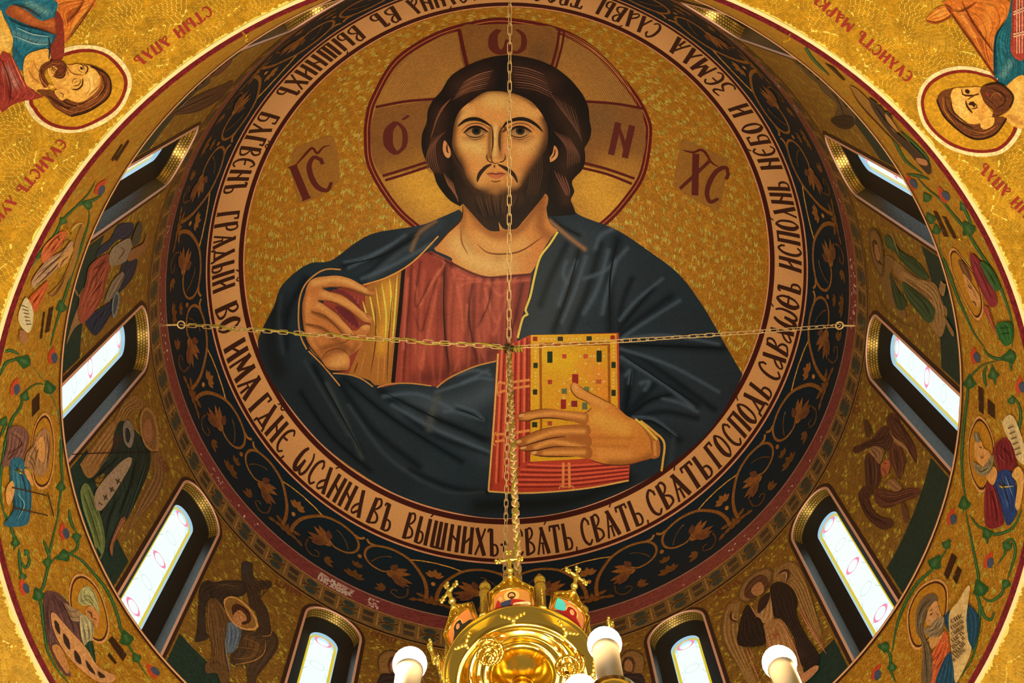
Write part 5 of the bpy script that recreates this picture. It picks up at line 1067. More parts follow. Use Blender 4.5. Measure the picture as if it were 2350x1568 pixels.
figure('angel_mosaic', 'mosaic of a haloed angel in black cloak between the two right lower windows', DRUM, 1640, 1280, 3.1125, 0.006, [
    ('left_wing', [(175,318),(100,330),(60,420),(46,540),(80,640),(140,740),(240,900),(300,900),(200,640),(170,480)], (124,88,44)),
    ('right_wing', [(430,90),(520,28),(600,60),(660,180),(705,320),(765,545),(720,600),(680,520),(590,320),(520,190),(430,170)], (124,88,44)),
    ('halo', [(166,285),(188,200),(260,118),(350,74),(408,82),(416,130),(384,205),(300,285),(230,325),(188,312)], (90,62,34)), ('halo_field', [(178,280),(200,205),(266,130),(350,88),(396,95),(400,132),(370,200),(295,272),(230,310),(196,300)], (122,86,46)),
    ('hair', [(212,235),(250,168),(320,122),(372,140),(390,205),(360,232),(310,272),(262,295),(218,282)], (74,46,28)),
    ('face', [(262,222),(320,172),(348,200),(352,242),(312,274),(274,264)], (150,100,58)),
    ('tunic', [(350,480),(470,440),(545,560),(610,740),(650,880),(600,930),(420,930),(370,620)], (140,96,52), [([(440,560),(450,640)],50,(160,112,62),.7)]),
    ('sleeve', [(300,420),(320,330),(400,250),(420,340),(430,420),(360,470)], (150,106,62)),
    ('cloak', [(395,220),(430,178),(490,178),(560,230),(592,310),(582,400),(655,560),(748,705),(700,795),(620,765),(560,560),(480,440),(425,425),(408,330)], (32,25,21), [([(520,500),(620,700)],30,(52,36,28),.7)]),
    ('cloak', [(240,336),(198,400),(160,585),(200,635),(350,625),(362,560),(330,440),(292,420)], (30,24,20)),
    ('foot', [(600,860),(720,770),(740,800),(640,896)], (160,104,66)), ('collar', [(322,300),(392,250),(378,330),(310,400)], (40,28,24))],
    [('face_line', [([(280,235),(300,222)],5,(50,30,18)),([(310,212),(328,200)],5,(50,30,18)),([(300,245),(318,238)],4,(96,50,34))]),
     ('rose_stripe', [([(592,350),(680,510),(800,690)],8,(176,104,76)),([(600,330),(700,520),(780,640)],7,(166,98,72)),([(220,640),(270,760),(320,880)],9,(170,100,72)),([(245,640),(290,740)],8,(160,94,70)),([(470,450),(560,620),(612,750)],7,(180,112,80)),([(360,560),(400,640)],6,(170,104,76)),([(250,336),(300,420),(290,430)],7,(170,112,84))]),
     ('star', [([(395,545),(480,560)],9,(140,70,44)),([(430,510),(445,600)],9,(140,70,44)),([(400,590),(470,520)],7,(140,70,44))]),
     ('wing_edge', [([(175,318),(100,330),(60,420),(46,540),(80,640),(200,840)],5,(64,44,24)),([(430,90),(520,28),(600,60),(660,180),(705,320),(765,545)],5,(64,44,24)),([(450,120),(500,90),(530,110),(510,180)],16,(60,34,24)),([(465,125),(500,105),(515,130),(505,170)],8,(190,128,92)),([(120,380),(115,440),(170,460)],14,(60,34,24)),([(130,390),(130,435),(165,448)],7,(190,128,92))])])
B5 = (70, 40, 29)
figure('seraph_mosaic', 'mosaic of a six-winged reddish brown figure on the gold wall at right', DRUM, 1930, 900, 2.715, 0.006, [
    ('upper_wing', [(280,170),(310,130),(350,148),(375,195),(462,340),(468,445),(440,400),(380,300),(330,275),(300,225)], B5),
    ('upper_wing', [(278,212),(312,240),(322,310),(302,372),(250,340),(180,345),(90,382),(78,345),(190,290),(240,232)], (64,38,28)),
    ('body_wing', [(150,400),(210,388),(244,450),(242,560),(204,612),(160,602)], (66,40,28)), ('body_wing', [(308,352),(342,322),(382,360),(402,450),(362,545),(330,480),(302,420)], (78,44,30)),
    ('lower_wing', [(208,625),(250,598),(330,622),(420,598),(490,608),(474,652),(380,684),(280,724),(220,694)], (78,44,30)), ('lower_wing', [(108,655),(140,588),(204,622),(172,664),(222,760),(324,800),(312,842),(250,854),(160,780)], (62,36,26)),
    ('face', [(246,470),(270,425),(302,425),(300,490),(262,530)], (150,78,48)),
    ('breast', [(300,230),(330,280),(400,330),(455,440),(400,360),(340,320)], (130,90,54)), ('breast', [(170,360),(220,335),(270,365),(240,450),(215,420)], (120,84,52)), ('breast', [(290,560),(330,540),(380,600),(330,620)], (122,84,50)),
    ('leg', [(372,690),(405,715),(420,800),(395,812)], (80,48,32)), ('leg', [(140,180),(165,185),(188,255),(160,285)], (70,44,28))],
    [('feather_line', [([(300,150),(360,200),(440,350)],5,(40,24,18)),([(120,345),(220,300),(300,270)],5,(40,24,18)),([(170,410),(180,500),(190,600)],5,(44,26,20)),([(210,400),(220,500),(215,590)],5,(110,66,44)),([(330,350),(350,420),(350,510)],5,(44,26,20)),([(220,640),(300,680),(460,630)],5,(42,26,20)),([(230,670),(320,700),(440,650)],4,(110,64,44)),([(120,660),(170,760),(290,830)],5,(40,24,18)),([(250,470),(280,500),(270,520)],5,(70,36,24)),([(262,445),(290,445)],4,(70,36,24))])])
figure('angel_mosaic', 'mosaic of an angel in dark green holding a pale crossed stole, at lower left', DRUM, 160, 840, 1.946, 0.006, [
    ('right_wing', [(368,398),(410,398),(424,500),(384,600),(302,684),(250,765),(330,560),(372,480)], (104,72,38)), ('left_wing', [(50,448),(60,420),(190,250),(232,300),(182,380),(120,480),(80,500)], (120,82,42)),
    ('upper_wing', [(200,250),(240,160),(290,130),(330,160),(330,200),(280,200),(240,270)], (112,78,36)),
    ('robe', [(238,245),(330,330),(362,400),(342,500),(252,694),(150,830),(128,700),(184,560),(150,480),(84,525),(180,400),(200,300)], (24,37,30), [([(260,560),(180,740)],30,(30,48,40),.8),([(220,320),(190,360)],16,(58,28,24),.7)]),
    ('tail', [(48,555),(82,528),(134,660),(158,790),(130,868),(100,760),(60,640)], (86,94,50)), ('stole', [(116,562),(240,420),(275,438),(142,645)], (132,106,80)), ('band', [(238,272),(256,242),(278,260),(288,310),(272,366),(244,342)], (104,92,76)), ('band_dark', [(250,280),(260,275),(272,310),(262,345),(250,325)], (30,34,34)),
    ('halo', [(312,235),(335,186),(372,206),(396,290),(394,386),(340,362),(318,300)], (136,96,50)), ('halo_field', [(322,240),(338,200),(366,218),(386,292),(384,372),(344,352),(326,300)], (106,72,36)), ('face', [(330,255),(358,240),(372,310),(352,346),(330,312)], (128,82,48)),
    ('lower_robe', [(230,680),(250,690),(200,790),(190,850),(180,800)], (116,70,44))],
    [('fold', [([(300,420),(270,540),(220,680)],6,(14,22,20)),([(340,440),(300,560),(260,670)],5,(44,62,52)),([(220,580),(180,680),(160,780)],5,(14,22,20)),([(130,460),(200,380)],5,(44,60,52)),([(100,520),(230,400)],5,(16,24,22)),([(60,570),(100,680),(140,820)],4,(40,44,24)),([(80,545),(130,690)],4,(44,48,26))]),
     ('cross', [([(150,580),(172,596)],5,(50,46,34),0),([(166,578),(156,600)],5,(50,46,34),0),([(178,545),(200,560)],5,(50,46,34),0),([(194,542),(184,564)],5,(50,46,34),0),([(206,508),(228,522)],5,(50,46,34),0),([(222,506),(212,528)],5,(50,46,34),0),([(130,610),(146,622)],5,(50,46,34),0)]),
     ('seam', [([(10,395),(200,388),(394,384)],4,(24,20,16),0)])])
figure('angel_mosaic', 'mosaic of an angel with dark blue wings and brick red robe, at mid left', DRUM, 150, 480, 2.8, 0.006, [
    ('legs', [(90,590),(56,498),(80,560),(130,500),(175,660),(60,765),(8,868),(40,740)], (122,86,50)), ('left_wing', [(338,104),(437,94),(412,182),(332,202),(262,272),(196,306),(228,240),(290,190)], (26,38,52)), ('right_wing', [(378,332),(462,324),(432,440),(352,534),(328,522)], (24,36,48)),
    ('lower_wing', [(130,720),(190,660),(300,590),(312,556),(334,580),(292,680),(242,760),(188,812)], (24,36,50)), ('robe', [(160,360),(272,288),(294,350),(264,450),(244,560),(182,664),(98,735),(88,600),(130,480)], (124,58,40), [([(200,400),(170,600)],24,(146,74,48),.7),([(240,340),(200,520)],14,(88,34,28),.7)]),
    ('mantle', [(250,600),(300,470),(370,400),(380,420),(340,520),(280,590)], (110,92,70)), ('torso', [(298,260),(402,188),(428,230),(392,332),(288,362)], (120,102,78)), ('arm', [(398,322),(430,260),(500,220),(522,156),(534,210),(492,290),(420,334)], (120,80,44)),
    ('orb', [(298,640),(310,560),(336,528),(348,580),(332,660),(310,704)], (104,108,104)), ('orb_field', [(308,636),(318,566),(334,545),(340,585),(326,650),(312,682)], (48,58,62)), ('halo', [(430,190),(470,90),(495,100),(480,200),(440,240)], (60,58,48))],
    [('fold', [([(270,300),(200,420),(150,520)],5,(80,30,26)),([(260,380),(210,480),(160,560)],5,(168,92,60)),([(280,330),(170,400)],5,(84,32,26)),([(250,460),(170,560)],5,(76,28,24)),([(230,560),(150,660)],5,(160,86,58)),([(340,240),(380,270),(340,330)],5,(84,70,54)),([(420,370),(360,480)],4,(52,68,80)),([(280,620),(200,760)],4,(48,64,80)),([(220,690),(180,790)],4,(48,64,80))])])
figure('angel_mosaic', 'mosaic of an angel with moss green wings beside the right window', DRUM, 1960, 480, 2.8, 0.006, [
    ('robe', [(262,330),(400,440),(520,480),(565,600),(600,660),(560,820),(480,722),(500,620),(400,530),(310,470),(255,400)], (124,90,50), [([(330,420),(460,520),(540,640)],20,(150,108,60),.7)]), ('body', [(200,300),(260,330),(240,420),(300,500),(330,700),(200,560),(170,400)], (108,78,40)),
    ('left_wing', [(196,172),(232,178),(300,270),(402,330),(474,430),(472,455),(400,424),(310,342),(266,280),(208,242)], (44,62,36), [([(230,200),(250,250)],14,(70,82,46),.7)]), ('right_wing', [(228,408),(262,480),(334,590),(322,644),(280,646),(250,560)], (42,58,34)), ('lower_wing', [(308,470),(402,528),(504,620),(516,680),(480,734),(400,652),(338,570)], (44,62,36)),
    ('halo', [(92,160),(130,124),(175,200),(194,330),(184,436),(150,405),(108,300)], (84,60,32)), ('halo_field', [(104,170),(130,140),(166,205),(182,330),(174,415),(152,390),(118,300)], (110,80,40)), ('hair', [(116,205),(135,195),(150,230),(165,330),(190,360),(150,345),(128,290)], (60,42,26)), ('face', [(130,225),(150,230),(168,310),(152,335),(134,290)], (134,92,52)), ('foot', [(545,520),(570,430),(590,480),(575,560)], (120,88,50)), ('foot', [(575,680),(640,790),(635,820),(600,760)], (116,84,48))],
    [('fold', [([(320,440),(440,540),(520,600)],5,(96,60,36)),([(300,380),(420,460)],5,(88,54,34)),([(340,500),(440,600),(490,700)],5,(28,42,26)),([(250,440),(290,560),(300,630)],4,(28,42,26)),([(320,300),(400,370),(460,430)],4,(28,42,26)),([(540,560),(550,700)],5,(150,112,66)),([(160,470),(170,600),(280,720),(440,780)],5,(80,56,30)),([(235,150),(262,220),(290,300)],6,(132,118,80)),([(150,110),(190,200)],6,(70,48,26))])])
figure('cherub_mosaic', 'mosaic of a shadowed brown cherub near the upper right rim', DRUM, 1780, 60, 2.985, 0.006, [('wing', [(280,380),(360,398),(432,440),(545,600),(522,694),(460,704),(398,640),(420,540),(338,460)], (70,54,34)), ('dark_wing', [(378,640),(450,610),(524,620),(534,684),(470,706),(410,684)], (32,27,22)), ('wing', [(120,210),(220,250),(330,370),(300,400),(200,320)], (64,52,32))], [('feather', [([(300,390),(400,450),(480,560)],5,(100,82,52)),([(380,450),(440,540),(470,640)],5,(46,36,24))])])
figure('cherub_mosaic', 'mosaic of a shadowed rust cherub near the upper left rim', DRUM, 240, 60, 2.636, 0.006, [('wing', [(340,580),(420,540),(560,520),(700,440),(780,330),(700,360),(560,420),(430,500)], (60,40,30)), ('wing', [(700,205),(780,175),(760,230),(680,300),(560,330)], (70,40,32)), ('dark_wing', [(480,330),(600,300),(640,340),(520,420),(440,470)], (52,44,32))], [('feather', [([(360,570),(500,490),(680,410)],5,(84,56,40)),([(440,510),(480,470),(520,430)],5,(110,96,70))])])
for lab, ox, m__ in (('mosaic of an angel half hidden by the candle lamp left of the chandelier', 905, 1), ('mosaic of an angel half hidden by the candle lamp right of the chandelier', 1442, -1)):
    q = lambda pts: [(m__ * x, y) for x, y in pts]
    figure('angel_mosaic', lab, DRUM, ox, 1500, 1.0, 0.006, [('halo', q([(-34,40),(-36,10),(-18,-6),(6,-4),(22,18),(24,44),(4,52),(-20,52)]), (120,84,42)), ('hair', q([(-16,24),(-8,8),(8,10),(16,28),(12,44),(-8,46)]), (70,44,26)), ('face', q([(-10,26),(-2,14),(8,20),(8,38),(-6,42)]), (140,94,54)), ('robe', q([(-34,52),(-12,46),(20,50),(44,80),(30,110),(-40,110)]), (40,32,30)), ('wing', q([(30,40),(56,30),(74,60),(78,100),(56,100),(40,70)]), (112,80,40))], [('halo_edge', [(q([(-34,40),(-36,10),(-18,-6),(6,-4),(22,18),(24,44)]),3,(66,46,26))])])
# small rows of red lettering by the angels
nm = flat_mat('angel_name_red', pig((92, 42, 26), 'drum'), 0.5, noise=0.2)
for lab, w, a, b, hh in (('faint red lettering beside the angel at lower right', 'АРХГЛЪ', (1648, 1370), (1700, 1338), 12), ('faint red lettering above the dark winged angel', 'ХЕРѴІМЪ', (628, 1342), (690, 1372), 14), ('faint red lettering left of the chandelier top', 'СЕРАФ'.replace('Ф', 'П'), (850, 1460), (905, 1478), 12), ('faint red lettering beside the six-winged figure', 'СЕРАП', (1972, 948), (1968, 900), 14), ('faint red lettering beside the left angel', 'АРХГЛ', (392, 1080), (372, 1046), 14)):
    r_ = empty('name_inscription', tuple(DRUM.hit(np.array([float(a[0])]), np.array([float(a[1])]), 0.0)[0]), lab, 'inscription')
    wall_word(w, DRUM, a, b, hh, r_, nm, 0.007)
# ================================================================== vines, prophets and plates on the band
GR, GR2, GRD = (34, 76, 34), (74, 108, 62), (20, 50, 24)
vines = {
 'green vine with tendrils on the gold band at left': [(0,400,[[(860,60),(800,170),(690,290),(560,420),(500,540),(380,690),(250,900),(180,1080),(130,1270),(110,1400),(160,1567)],[(690,290),(760,255),(850,230),(920,180)],[(800,310),(800,420),(760,560),(700,740),(650,880),(600,1050),(560,1170),(520,1300),(490,1400),(450,1567)]]),
   (0,800,[[(190,70),(300,180),(400,300),(440,390),(490,480),(530,600),(550,800),(550,1000),(560,1200),(530,1400),(510,1567)],[(430,330),(330,320),(240,380),(200,440),(190,520),(120,620),(80,720),(40,900),(12,1100),(4,1300),(30,1450),(60,1567)],[(0,250),(60,130),(180,90)],[(0,60),(90,18),(180,60)],[(20,640),(40,700),(0,800)]]),
   (0,1168,[[(20,0),(80,120),(140,300),(120,380)],[(540,0),(500,160),(460,330),(440,420),(430,530),(390,700),(350,760),(370,870),(400,1100),(430,1280),(520,1450),(650,1600)],[(440,520),(500,440),(590,400),(680,430),(760,490),(850,590),(940,700),(1010,830),(1060,970),(1090,1090),(1130,1180),(1170,1250),(1210,1320),(1270,1420),(1340,1530)],[(600,420),(690,360),(705,240)],[(620,0),(640,120),(690,220)],[(170,350),(180,500),(200,620)],[(180,450),(230,530),(265,470),(235,370)],[(460,480),(420,360),(390,280)]])],
 'green vine with tendrils on the gold band at right': [(1750,0,[[(230,290),(350,380),(450,530),(600,680)],[(1020,1000),(1120,1150),(1200,1300),(1290,1450),(1440,1567)],[(1240,1180),(1400,1330),(1490,1450),(1470,1560)]]),
   (1750,400,[[(1380,20),(1480,130),(1600,230),(1700,350),(1760,420),(1830,500),(1870,570),(1950,700),(2050,850),(2150,1050),(2220,1250),(2250,1400),(2240,1567)],[(1830,500),(1870,460),(1830,350),(1780,270)],[(1430,170),(1480,290),(1510,400),(1560,470),(1580,560),(1600,700),(1680,900),(1750,1100),(1830,1280),(1900,1430),(2000,1567)],[(1290,0),(1420,20),(1500,50)]]),
   (1750,800,[[(1980,0),(2060,80),(2200,90),(2230,0)],[(2120,110),(1980,150),(1890,230),(1850,280),(1840,430),(1820,600),(1800,800),(1790,1000),(1800,1200),(1820,1350),(1800,1500)],[(2060,140),(2080,240),(2090,330)],[(2020,150),(1990,230),(2010,350)],[(2230,420),(2300,500),(2320,620),(2300,760),(2350,900)],[(2225,90),(2235,210)]]),
   (1750,1168,[[(1820,0),(1850,150),(1890,350),(1920,500),(1940,620),(1920,740),(1950,850),(1950,1000),(1930,1150),(1880,1350),(1740,1567)],[(1860,50),(1930,150),(2010,190),(2100,230),(2250,170),(2330,0)],[(2010,200),(2020,320)],[(1970,790),(2050,830),(2150,760),(2170,660)],[(2110,500),(2180,400),(2170,320),(2240,280),(2270,400),(2200,640)],[(1700,280),(1620,420),(1560,500),(1500,570),(1400,660),(1320,780),(1250,920),(1200,1080),(1170,1250),(1150,1300)],[(1040,1230),(1110,1260),(1150,1340),(1150,1450),(1200,1567)],[(1960,850),(1990,960),(2050,1000),(2085,920)]])]}
leaves = {0: [((780,275,400),60,20),((550,1180,400),70,80),((560,430,400),50,-50),((200,110,800),90,20),((440,340,800),80,70),((230,420,800),60,110),((40,650,800),60,120),((550,1230,800),60,90),((140,290,1168),60,90),((340,760,1168),80,70),((560,430,1168),80,-20),((690,270,1168),60,-90),((1130,1150,1168),90,70),((1220,1330,1168),60,60),((235,400,1168),40,-60),((430,500,1168),60,-100),((200,600,1168),50,70)],
          1750: [((1840,480,400),90,60),((1800,280,400),60,60),((1500,390,400),70,60),((1470,200,400),60,60),((1560,490,400),60,80),((2200,80,800),90,-10),((1860,290,800),80,90),((2070,220,800),70,80),((1810,1380,800),80,80),((2240,460,800),50,110),((1950,700,1168),100,70),((1560,470,1168),90,120),((1660,310,1168),60,120),((2180,690,1168),60,-60),((2190,330,1168),60,40),((2010,210,1168),70,60),((1080,1240,1168),70,10),((1160,1410,1168),60,80),((2170,1440,400),80,80)]}
for side, (lab, grp) in zip((0, 1750), vines.items()):
    root = empty('vine', tuple(BAND.hit(np.array([60.0 if side == 0 else 2260.0]), np.array([900.0]), 0.0)[0]), lab, 'vine')
    it = []
    for ox, oy, ls in grp: it += [(K(ox, oy, 3.917, l), 7.2) for l in ls]
    strokes('stem', root, BAND, it, 0.006, GR); strokes('stem_light', root, BAND, [(a, 2.0, GR2) for a, w in it], 0.0075, GR2)
    for (x, y, oy), L_, ang in leaves[side]:
        a = math.radians(ang); c = np.array([side + x / 3.917, oy + y / 3.917]); l = 1.45 * L_ / 3.917; d = np.array([math.cos(a), math.sin(a)]); n_ = np.array([-d[1], d[0]])
        pts = [tuple(c - d * l * .5), tuple(c + n_ * l * .34), tuple(c + d * l * .3 + n_ * l * .5), tuple(c + d * l * .62), tuple(c + d * l * .3 - n_ * l * .5), tuple(c - n_ * l * .34)]
        patch('leaf', root, BAND, pts, 0.008, GR, 4, [([tuple(c), tuple(c + d * l * .3)], 4, GR2, .8)])
for x, y, oy, a in ((130,350,800,100),(480,70,800,90),(580,210,1168,80),(220,690,1168,80),(1380,1450,1168,50),(545,330,400,120),(910,140,400,120)):
    pass
def bud(x, y, a, lab, L_=30):
    root = empty('bud_mosaic', tuple(BAND.hit(np.array([float(x)]), np.array([float(y)]), 0.0)[0]), lab, 'flower bud', 'red and blue buds on the gold band')
    r = math.radians(a); d = np.array([math.cos(r), math.sin(r)]); n_ = np.array([-d[1], d[0]]); c = np.array([x, y], float); l = L_
    patch('petal', root, BAND, [tuple(c - d * l * .55), tuple(c - d * l * .1 + n_ * l * .26), tuple(c + d * l * .4 + n_ * l * .2), tuple(c + d * l * .35), tuple(c - n_ * l * .04), tuple(c - d * l * .3 - n_ * l * .08)], 0.008, (176, 62, 34), 4)
    patch('heart', root, BAND, [tuple(c + d * l * q + n_ * l * w) for q, w in ((-.2, -.02), (.0, .1), (.34, .0), (.36, -.16), (.1, -.26), (-.14, -.18))], 0.0085, (58, 70, 84), 4)
for x, y, a, lab in ((36,890,100,'red and blue bud left of the white bearded prophet'),(122,818,95,'red and blue bud touching the left ledge'),(148,1222,80,'red and blue bud above the turbaned prophet'),(56,1348,75,'red and blue bud at the lower left border'),(352,1540,50,'red and blue bud at the bottom left of the ledge'),
                     (2238,818,80,'red and blue bud beside the mid right ledge'),(2342,886,85,'red and blue bud cut by the right frame edge'),(2185,1188,100,'red and blue bud between the two right prophets'),(2270,1288,105,'largest red and blue bud on the right band'),(2012,1545,110,'red and blue bud at the bottom right of the ledge'),(2166,448,60,'red and blue bud below the high right window'),(2092,420,60,'small red and blue bud on the upper right ledge'),(232,432,120,'small red and blue bud on the upper left ledge')): bud(x, y, a, lab, 42)
# ---- dark name plates
for lab, oy, ox, pts in (('slim dark brown plate pair member at the upper left band',0,0,[(1000,1442),(1092,1298),(1106,1305),(1018,1452)]),('wider dark brown plate at the upper left band',0,0,[(1032,1440),(1150,1262),(1166,1270),(1052,1452)]),('slim dark brown plate below the orange robed prophet',400,0,[(358,1482),(390,1238),(406,1238),(380,1472)]),('wider dark brown plate below the orange robed prophet',400,0,[(405,1432),(440,1210),(482,1188),(445,1412)]),
    ('dark brown plate above the blue robed prophet at left',800,0,[(290,617),(290,470),(356,398),(356,546)]),('wide dark brown plate under the turbaned prophet',1168,0,[(973,1182),(1010,1143),(1142,1310),(1105,1372)]),('slim dark brown plate under the turbaned prophet',1168,0,[(968,1322),(985,1293),(1052,1382),(1036,1402)]),
    ('slim dark brown plate above the red robed saint at right',400,1750,[(1533,328),(1572,345),(1672,562),(1630,562)]),('wide dark brown plate above the red robed saint at right',400,1750,[(1613,378),(1652,390),(1757,597),(1710,572)]),('tall dark brown plate above the bald prophet',800,1750,[(1938,333),(1987,375),(1987,597),(1944,562)]),('short dark brown plate above the bald prophet',800,1750,[(2023,453),(2087,510),(2087,637),(2023,582)]),
    ('wide dark brown plate above the prophet with the scroll',1168,1750,[(1628,592),(1700,398),(1747,435),(1665,642)]),('small dark brown plate above the prophet with the scroll',1168,1750,[(1708,622),(1755,513),(1792,555),(1745,682)]),('thin dark brown plate at the upper right rim',0,1750,[(556,566),(640,606),(745,722),(718,722)])):
    p = K(ox, oy, 3.917, pts); o = patch('name_plate', None, BAND, p, 0.008, (52, 32, 18), 8, sharp=True); tag(o, lab, 'plate')
# ---- prophets
HC, HB = (200, 140, 76), (64, 34, 18)
def halo3(pts, fc=(168, 112, 28)):
    P = np.array(pts, float); c = P.mean(0)
    f = lambda k: [tuple(q) for q in (P - c) * k + c]
    return [('halo', pts, HC), ('halo_ring', f(.93), HB), ('halo_field', f(.87), fc)]
PS = (198, 138, 70)
figure('prophet_mosaic', 'mosaic of a white haired prophet in orange with an open scroll, on the left band', BAND, 0, 400, 3.917, 0.010, [
    ('halo', [(430,1080),(470,1050),(560,940),(640,760),(690,560),(745,440),(755,480),(720,640),(660,860),(560,1040),(470,1110)], (150,104,44)), ('robe', [(388,662),(440,600),(540,520),(592,520),(580,592),(520,680),(440,762),(392,802),(368,740)], (186,90,46), [([(440,640),(420,760)],30,(206,110,60),.7)]),
    ('robe', [(290,1080),(430,960),(402,1080),(302,1252),(258,1150)], (186,84,40)), ('beard', [(286,965),(340,870),(440,760),(560,690),(640,600),(655,640),(585,740),(525,830),(425,930),(300,1022)], (172,130,92)), ('face', [(540,740),(600,690),(640,640),(660,680),(610,780),(560,830),(520,830)], (190,136,72)), ('scroll', [(236,1108),(302,1252),(262,1424),(178,1352),(168,1250)], (206,180,128)), ('hand', [(180,1400),(250,1440),(230,1520),(180,1500)], (150,100,60))],
    [('curl', [([(300,980),(380,890),(480,800),(580,720)],7,(84,56,36)),([(320,1010),(430,910),(530,800)],7,(84,56,36)),([(330,900),(430,830),(520,760),(600,660)],6,(110,78,52)),([(400,880),(420,900),(450,870)],6,(90,60,40)),([(560,650),(580,600),(620,590),(640,620)],8,(80,60,40)),([(420,700),(480,600),(560,540)],7,(130,50,28)),([(450,720),(520,620)],7,(120,46,26)),([(290,1180),(360,1080)],8,(130,44,26)),([(540,840),(570,780),(620,740)],6,(90,54,30)),([(520,560),(540,600)],10,(60,36,24))]),
     ('script', [([(196+8*i,1180+34*i),(250+6*i,1200+30*i)],6,(60,44,30),0) for i in range(6)]), ('halo_edge', [([(610,562),(680,462),(742,442),(752,482)],9,(214,170,90)),([(430,1068),(470,1098),(540,1022),(600,882)],8,(70,44,22))])])
figure('prophet_mosaic', 'mosaic of a fair bearded prophet in blue carrying a ladder, at the left frame edge', BAND, 0, 800, 3.917, 0.010, halo3([(285,850),(320,680),(390,580),(450,620),(488,800),(484,1050),(440,1225),(370,1270),(310,1210),(280,1020)]) + [
    ('cloak', [(80,716),(200,706),(265,800),(244,900),(204,992),(82,1052),(20,1055),(60,880)], (112,74,60), [([(120,760),(180,860)],30,(140,98,76),.7)]), ('robe', [(96,1010),(204,998),(264,1180),(284,1320),(274,1482),(230,1590),(40,1590),(120,1450),(100,1250)], (36,90,106), [([(160,1080),(180,1300)],30,(70,130,140),.6),([(110,1280),(140,1450)],24,(18,46,62),.8)]),
    ('hair', [(296,875),(340,768),(402,716),(445,760),(455,900),(434,1072),(372,1155),(320,1132),(258,1062),(218,1064),(238,950)], (150,108,66)), ('face', [(330,850),(382,788),(404,900),(392,1022),(342,982),(338,920)], PS), ('hand', [(58,1262),(110,1188),(132,1280),(92,1402),(58,1382)], (206,142,72)), ('neck', [(220,1080),(270,1120),(300,1240),(240,1160)], PS)],
    [('curl', [([(250,960),(290,990),(320,1060)],8,(90,60,36)),([(240,1010),(290,1040),(310,1110)],8,(96,66,40)),([(300,880),(330,940),(320,1020)],8,(100,68,40)),([(420,760),(440,900),(420,1050)],7,(96,64,38)),([(360,860),(380,850)],9,(60,36,20)),([(370,940),(388,950)],9,(60,36,20)),([(350,900),(340,930),(355,940)],6,(110,66,36))]), ('fold', [([(90,750),(200,860),(60,960)],8,(60,34,30)),([(110,730),(220,820)],7,(150,110,86)),([(60,1020),(160,920)],7,(64,38,32)),([(130,1040),(200,1150),(240,1300)],8,(16,40,56)),([(150,1300),(220,1400),(160,1540)],8,(120,170,170))]), ('ladder', [([(110,1250),(420,1322)],12,(62,42,24),0),([(110,1430),(430,1502)],12,(62,42,24),0),([(430,1300),(484,1510)],12,(72,48,26),0)])])
figure('prophet_mosaic', 'mosaic of a turbaned grey bearded prophet with a curved ladder, at the lower left', BAND, 0, 1168, 3.917, 0.010, halo3([(618,820),(640,650),(700,586),(785,606),(885,720),(955,900),(984,1080),(945,1196),(865,1205),(760,1100),(660,960)]) + [
    ('cloak', [(400,770),(500,748),(605,830),(645,900),(695,960),(760,1240),(700,1240),(560,1010),(470,960),(482,1100),(560,1300),(640,1500),(560,1470),(450,1260),(405,1040)], (88,58,52), [([(480,800),(560,900)],40,(70,40,40),.8)]), ('collar', [(580,850),(640,880),(740,940),(720,1010),(640,1000),(600,930)], (150,120,80)), ('turban', [(698,832),(716,745),(780,692),(845,738),(885,850),(896,960),(862,955),(800,862),(740,872)], (150,142,86), [([(780,740),(840,850)],30,(190,184,120),.7)]), ('face', [(768,900),(830,878),(892,960),(872,1075),(830,1005),(780,965)], (186,122,64)), ('beard', [(718,960),(772,958),(832,1020),(846,1100),(822,1205),(770,1245),(728,1140)], (158,142,96), [([(770,1040),(780,1160)],24,(190,176,130),.7)]), ('undercloak', [(760,1240),(830,1190),(860,1400),(790,1330)], (30,56,36)),
    ('ladder_frame', [(458,952),(492,938),(600,1060),(780,1260),(882,1420),(1040,1505),(985,1565),(860,1545),(680,1402),(560,1252),(478,1082)], (186,130,76)), ('arm', [(470,1230),(540,1240),(620,1420),(600,1480),(500,1330)], (170,112,60))] + [('ladder_gap', g, (50,36,28)) for g in ([(490,1000),(530,1040),(540,1130),(500,1080)],[(570,1120),(620,1180),(630,1270),(580,1210)],[(670,1270),(720,1330),(730,1400),(680,1360)],[(770,1360),(820,1420),(860,1490),(800,1450)],[(880,1460),(950,1510),(900,1520)])],
    [('fold', [([(440,800),(430,960),(450,1120)],8,(50,30,32)),([(500,780),(600,880),(660,1000)],8,(120,84,72)),([(540,800),(620,960),(680,1120)],8,(52,32,32))]), ('curl', [([(600,900),(660,930),(720,900)],8,(96,74,48)),([(610,960),(680,980),(720,960)],8,(96,74,48)),([(740,800),(790,780),(850,850)],7,(90,86,50)),([(730,840),(800,820),(870,920)],7,(90,86,50)),([(750,1060),(770,1140),(780,1220)],7,(96,84,54)),([(790,1060),(810,1130),(800,1200)],7,(96,84,54)),([(780,920),(820,940),(830,990)],12,(56,36,22)),([(840,980),(870,1000)],9,(56,36,22)),([(830,1010),(845,1060),(825,1065)],6,(120,70,40)),([(720,740),(760,710),(810,760)],7,(200,196,136))])])
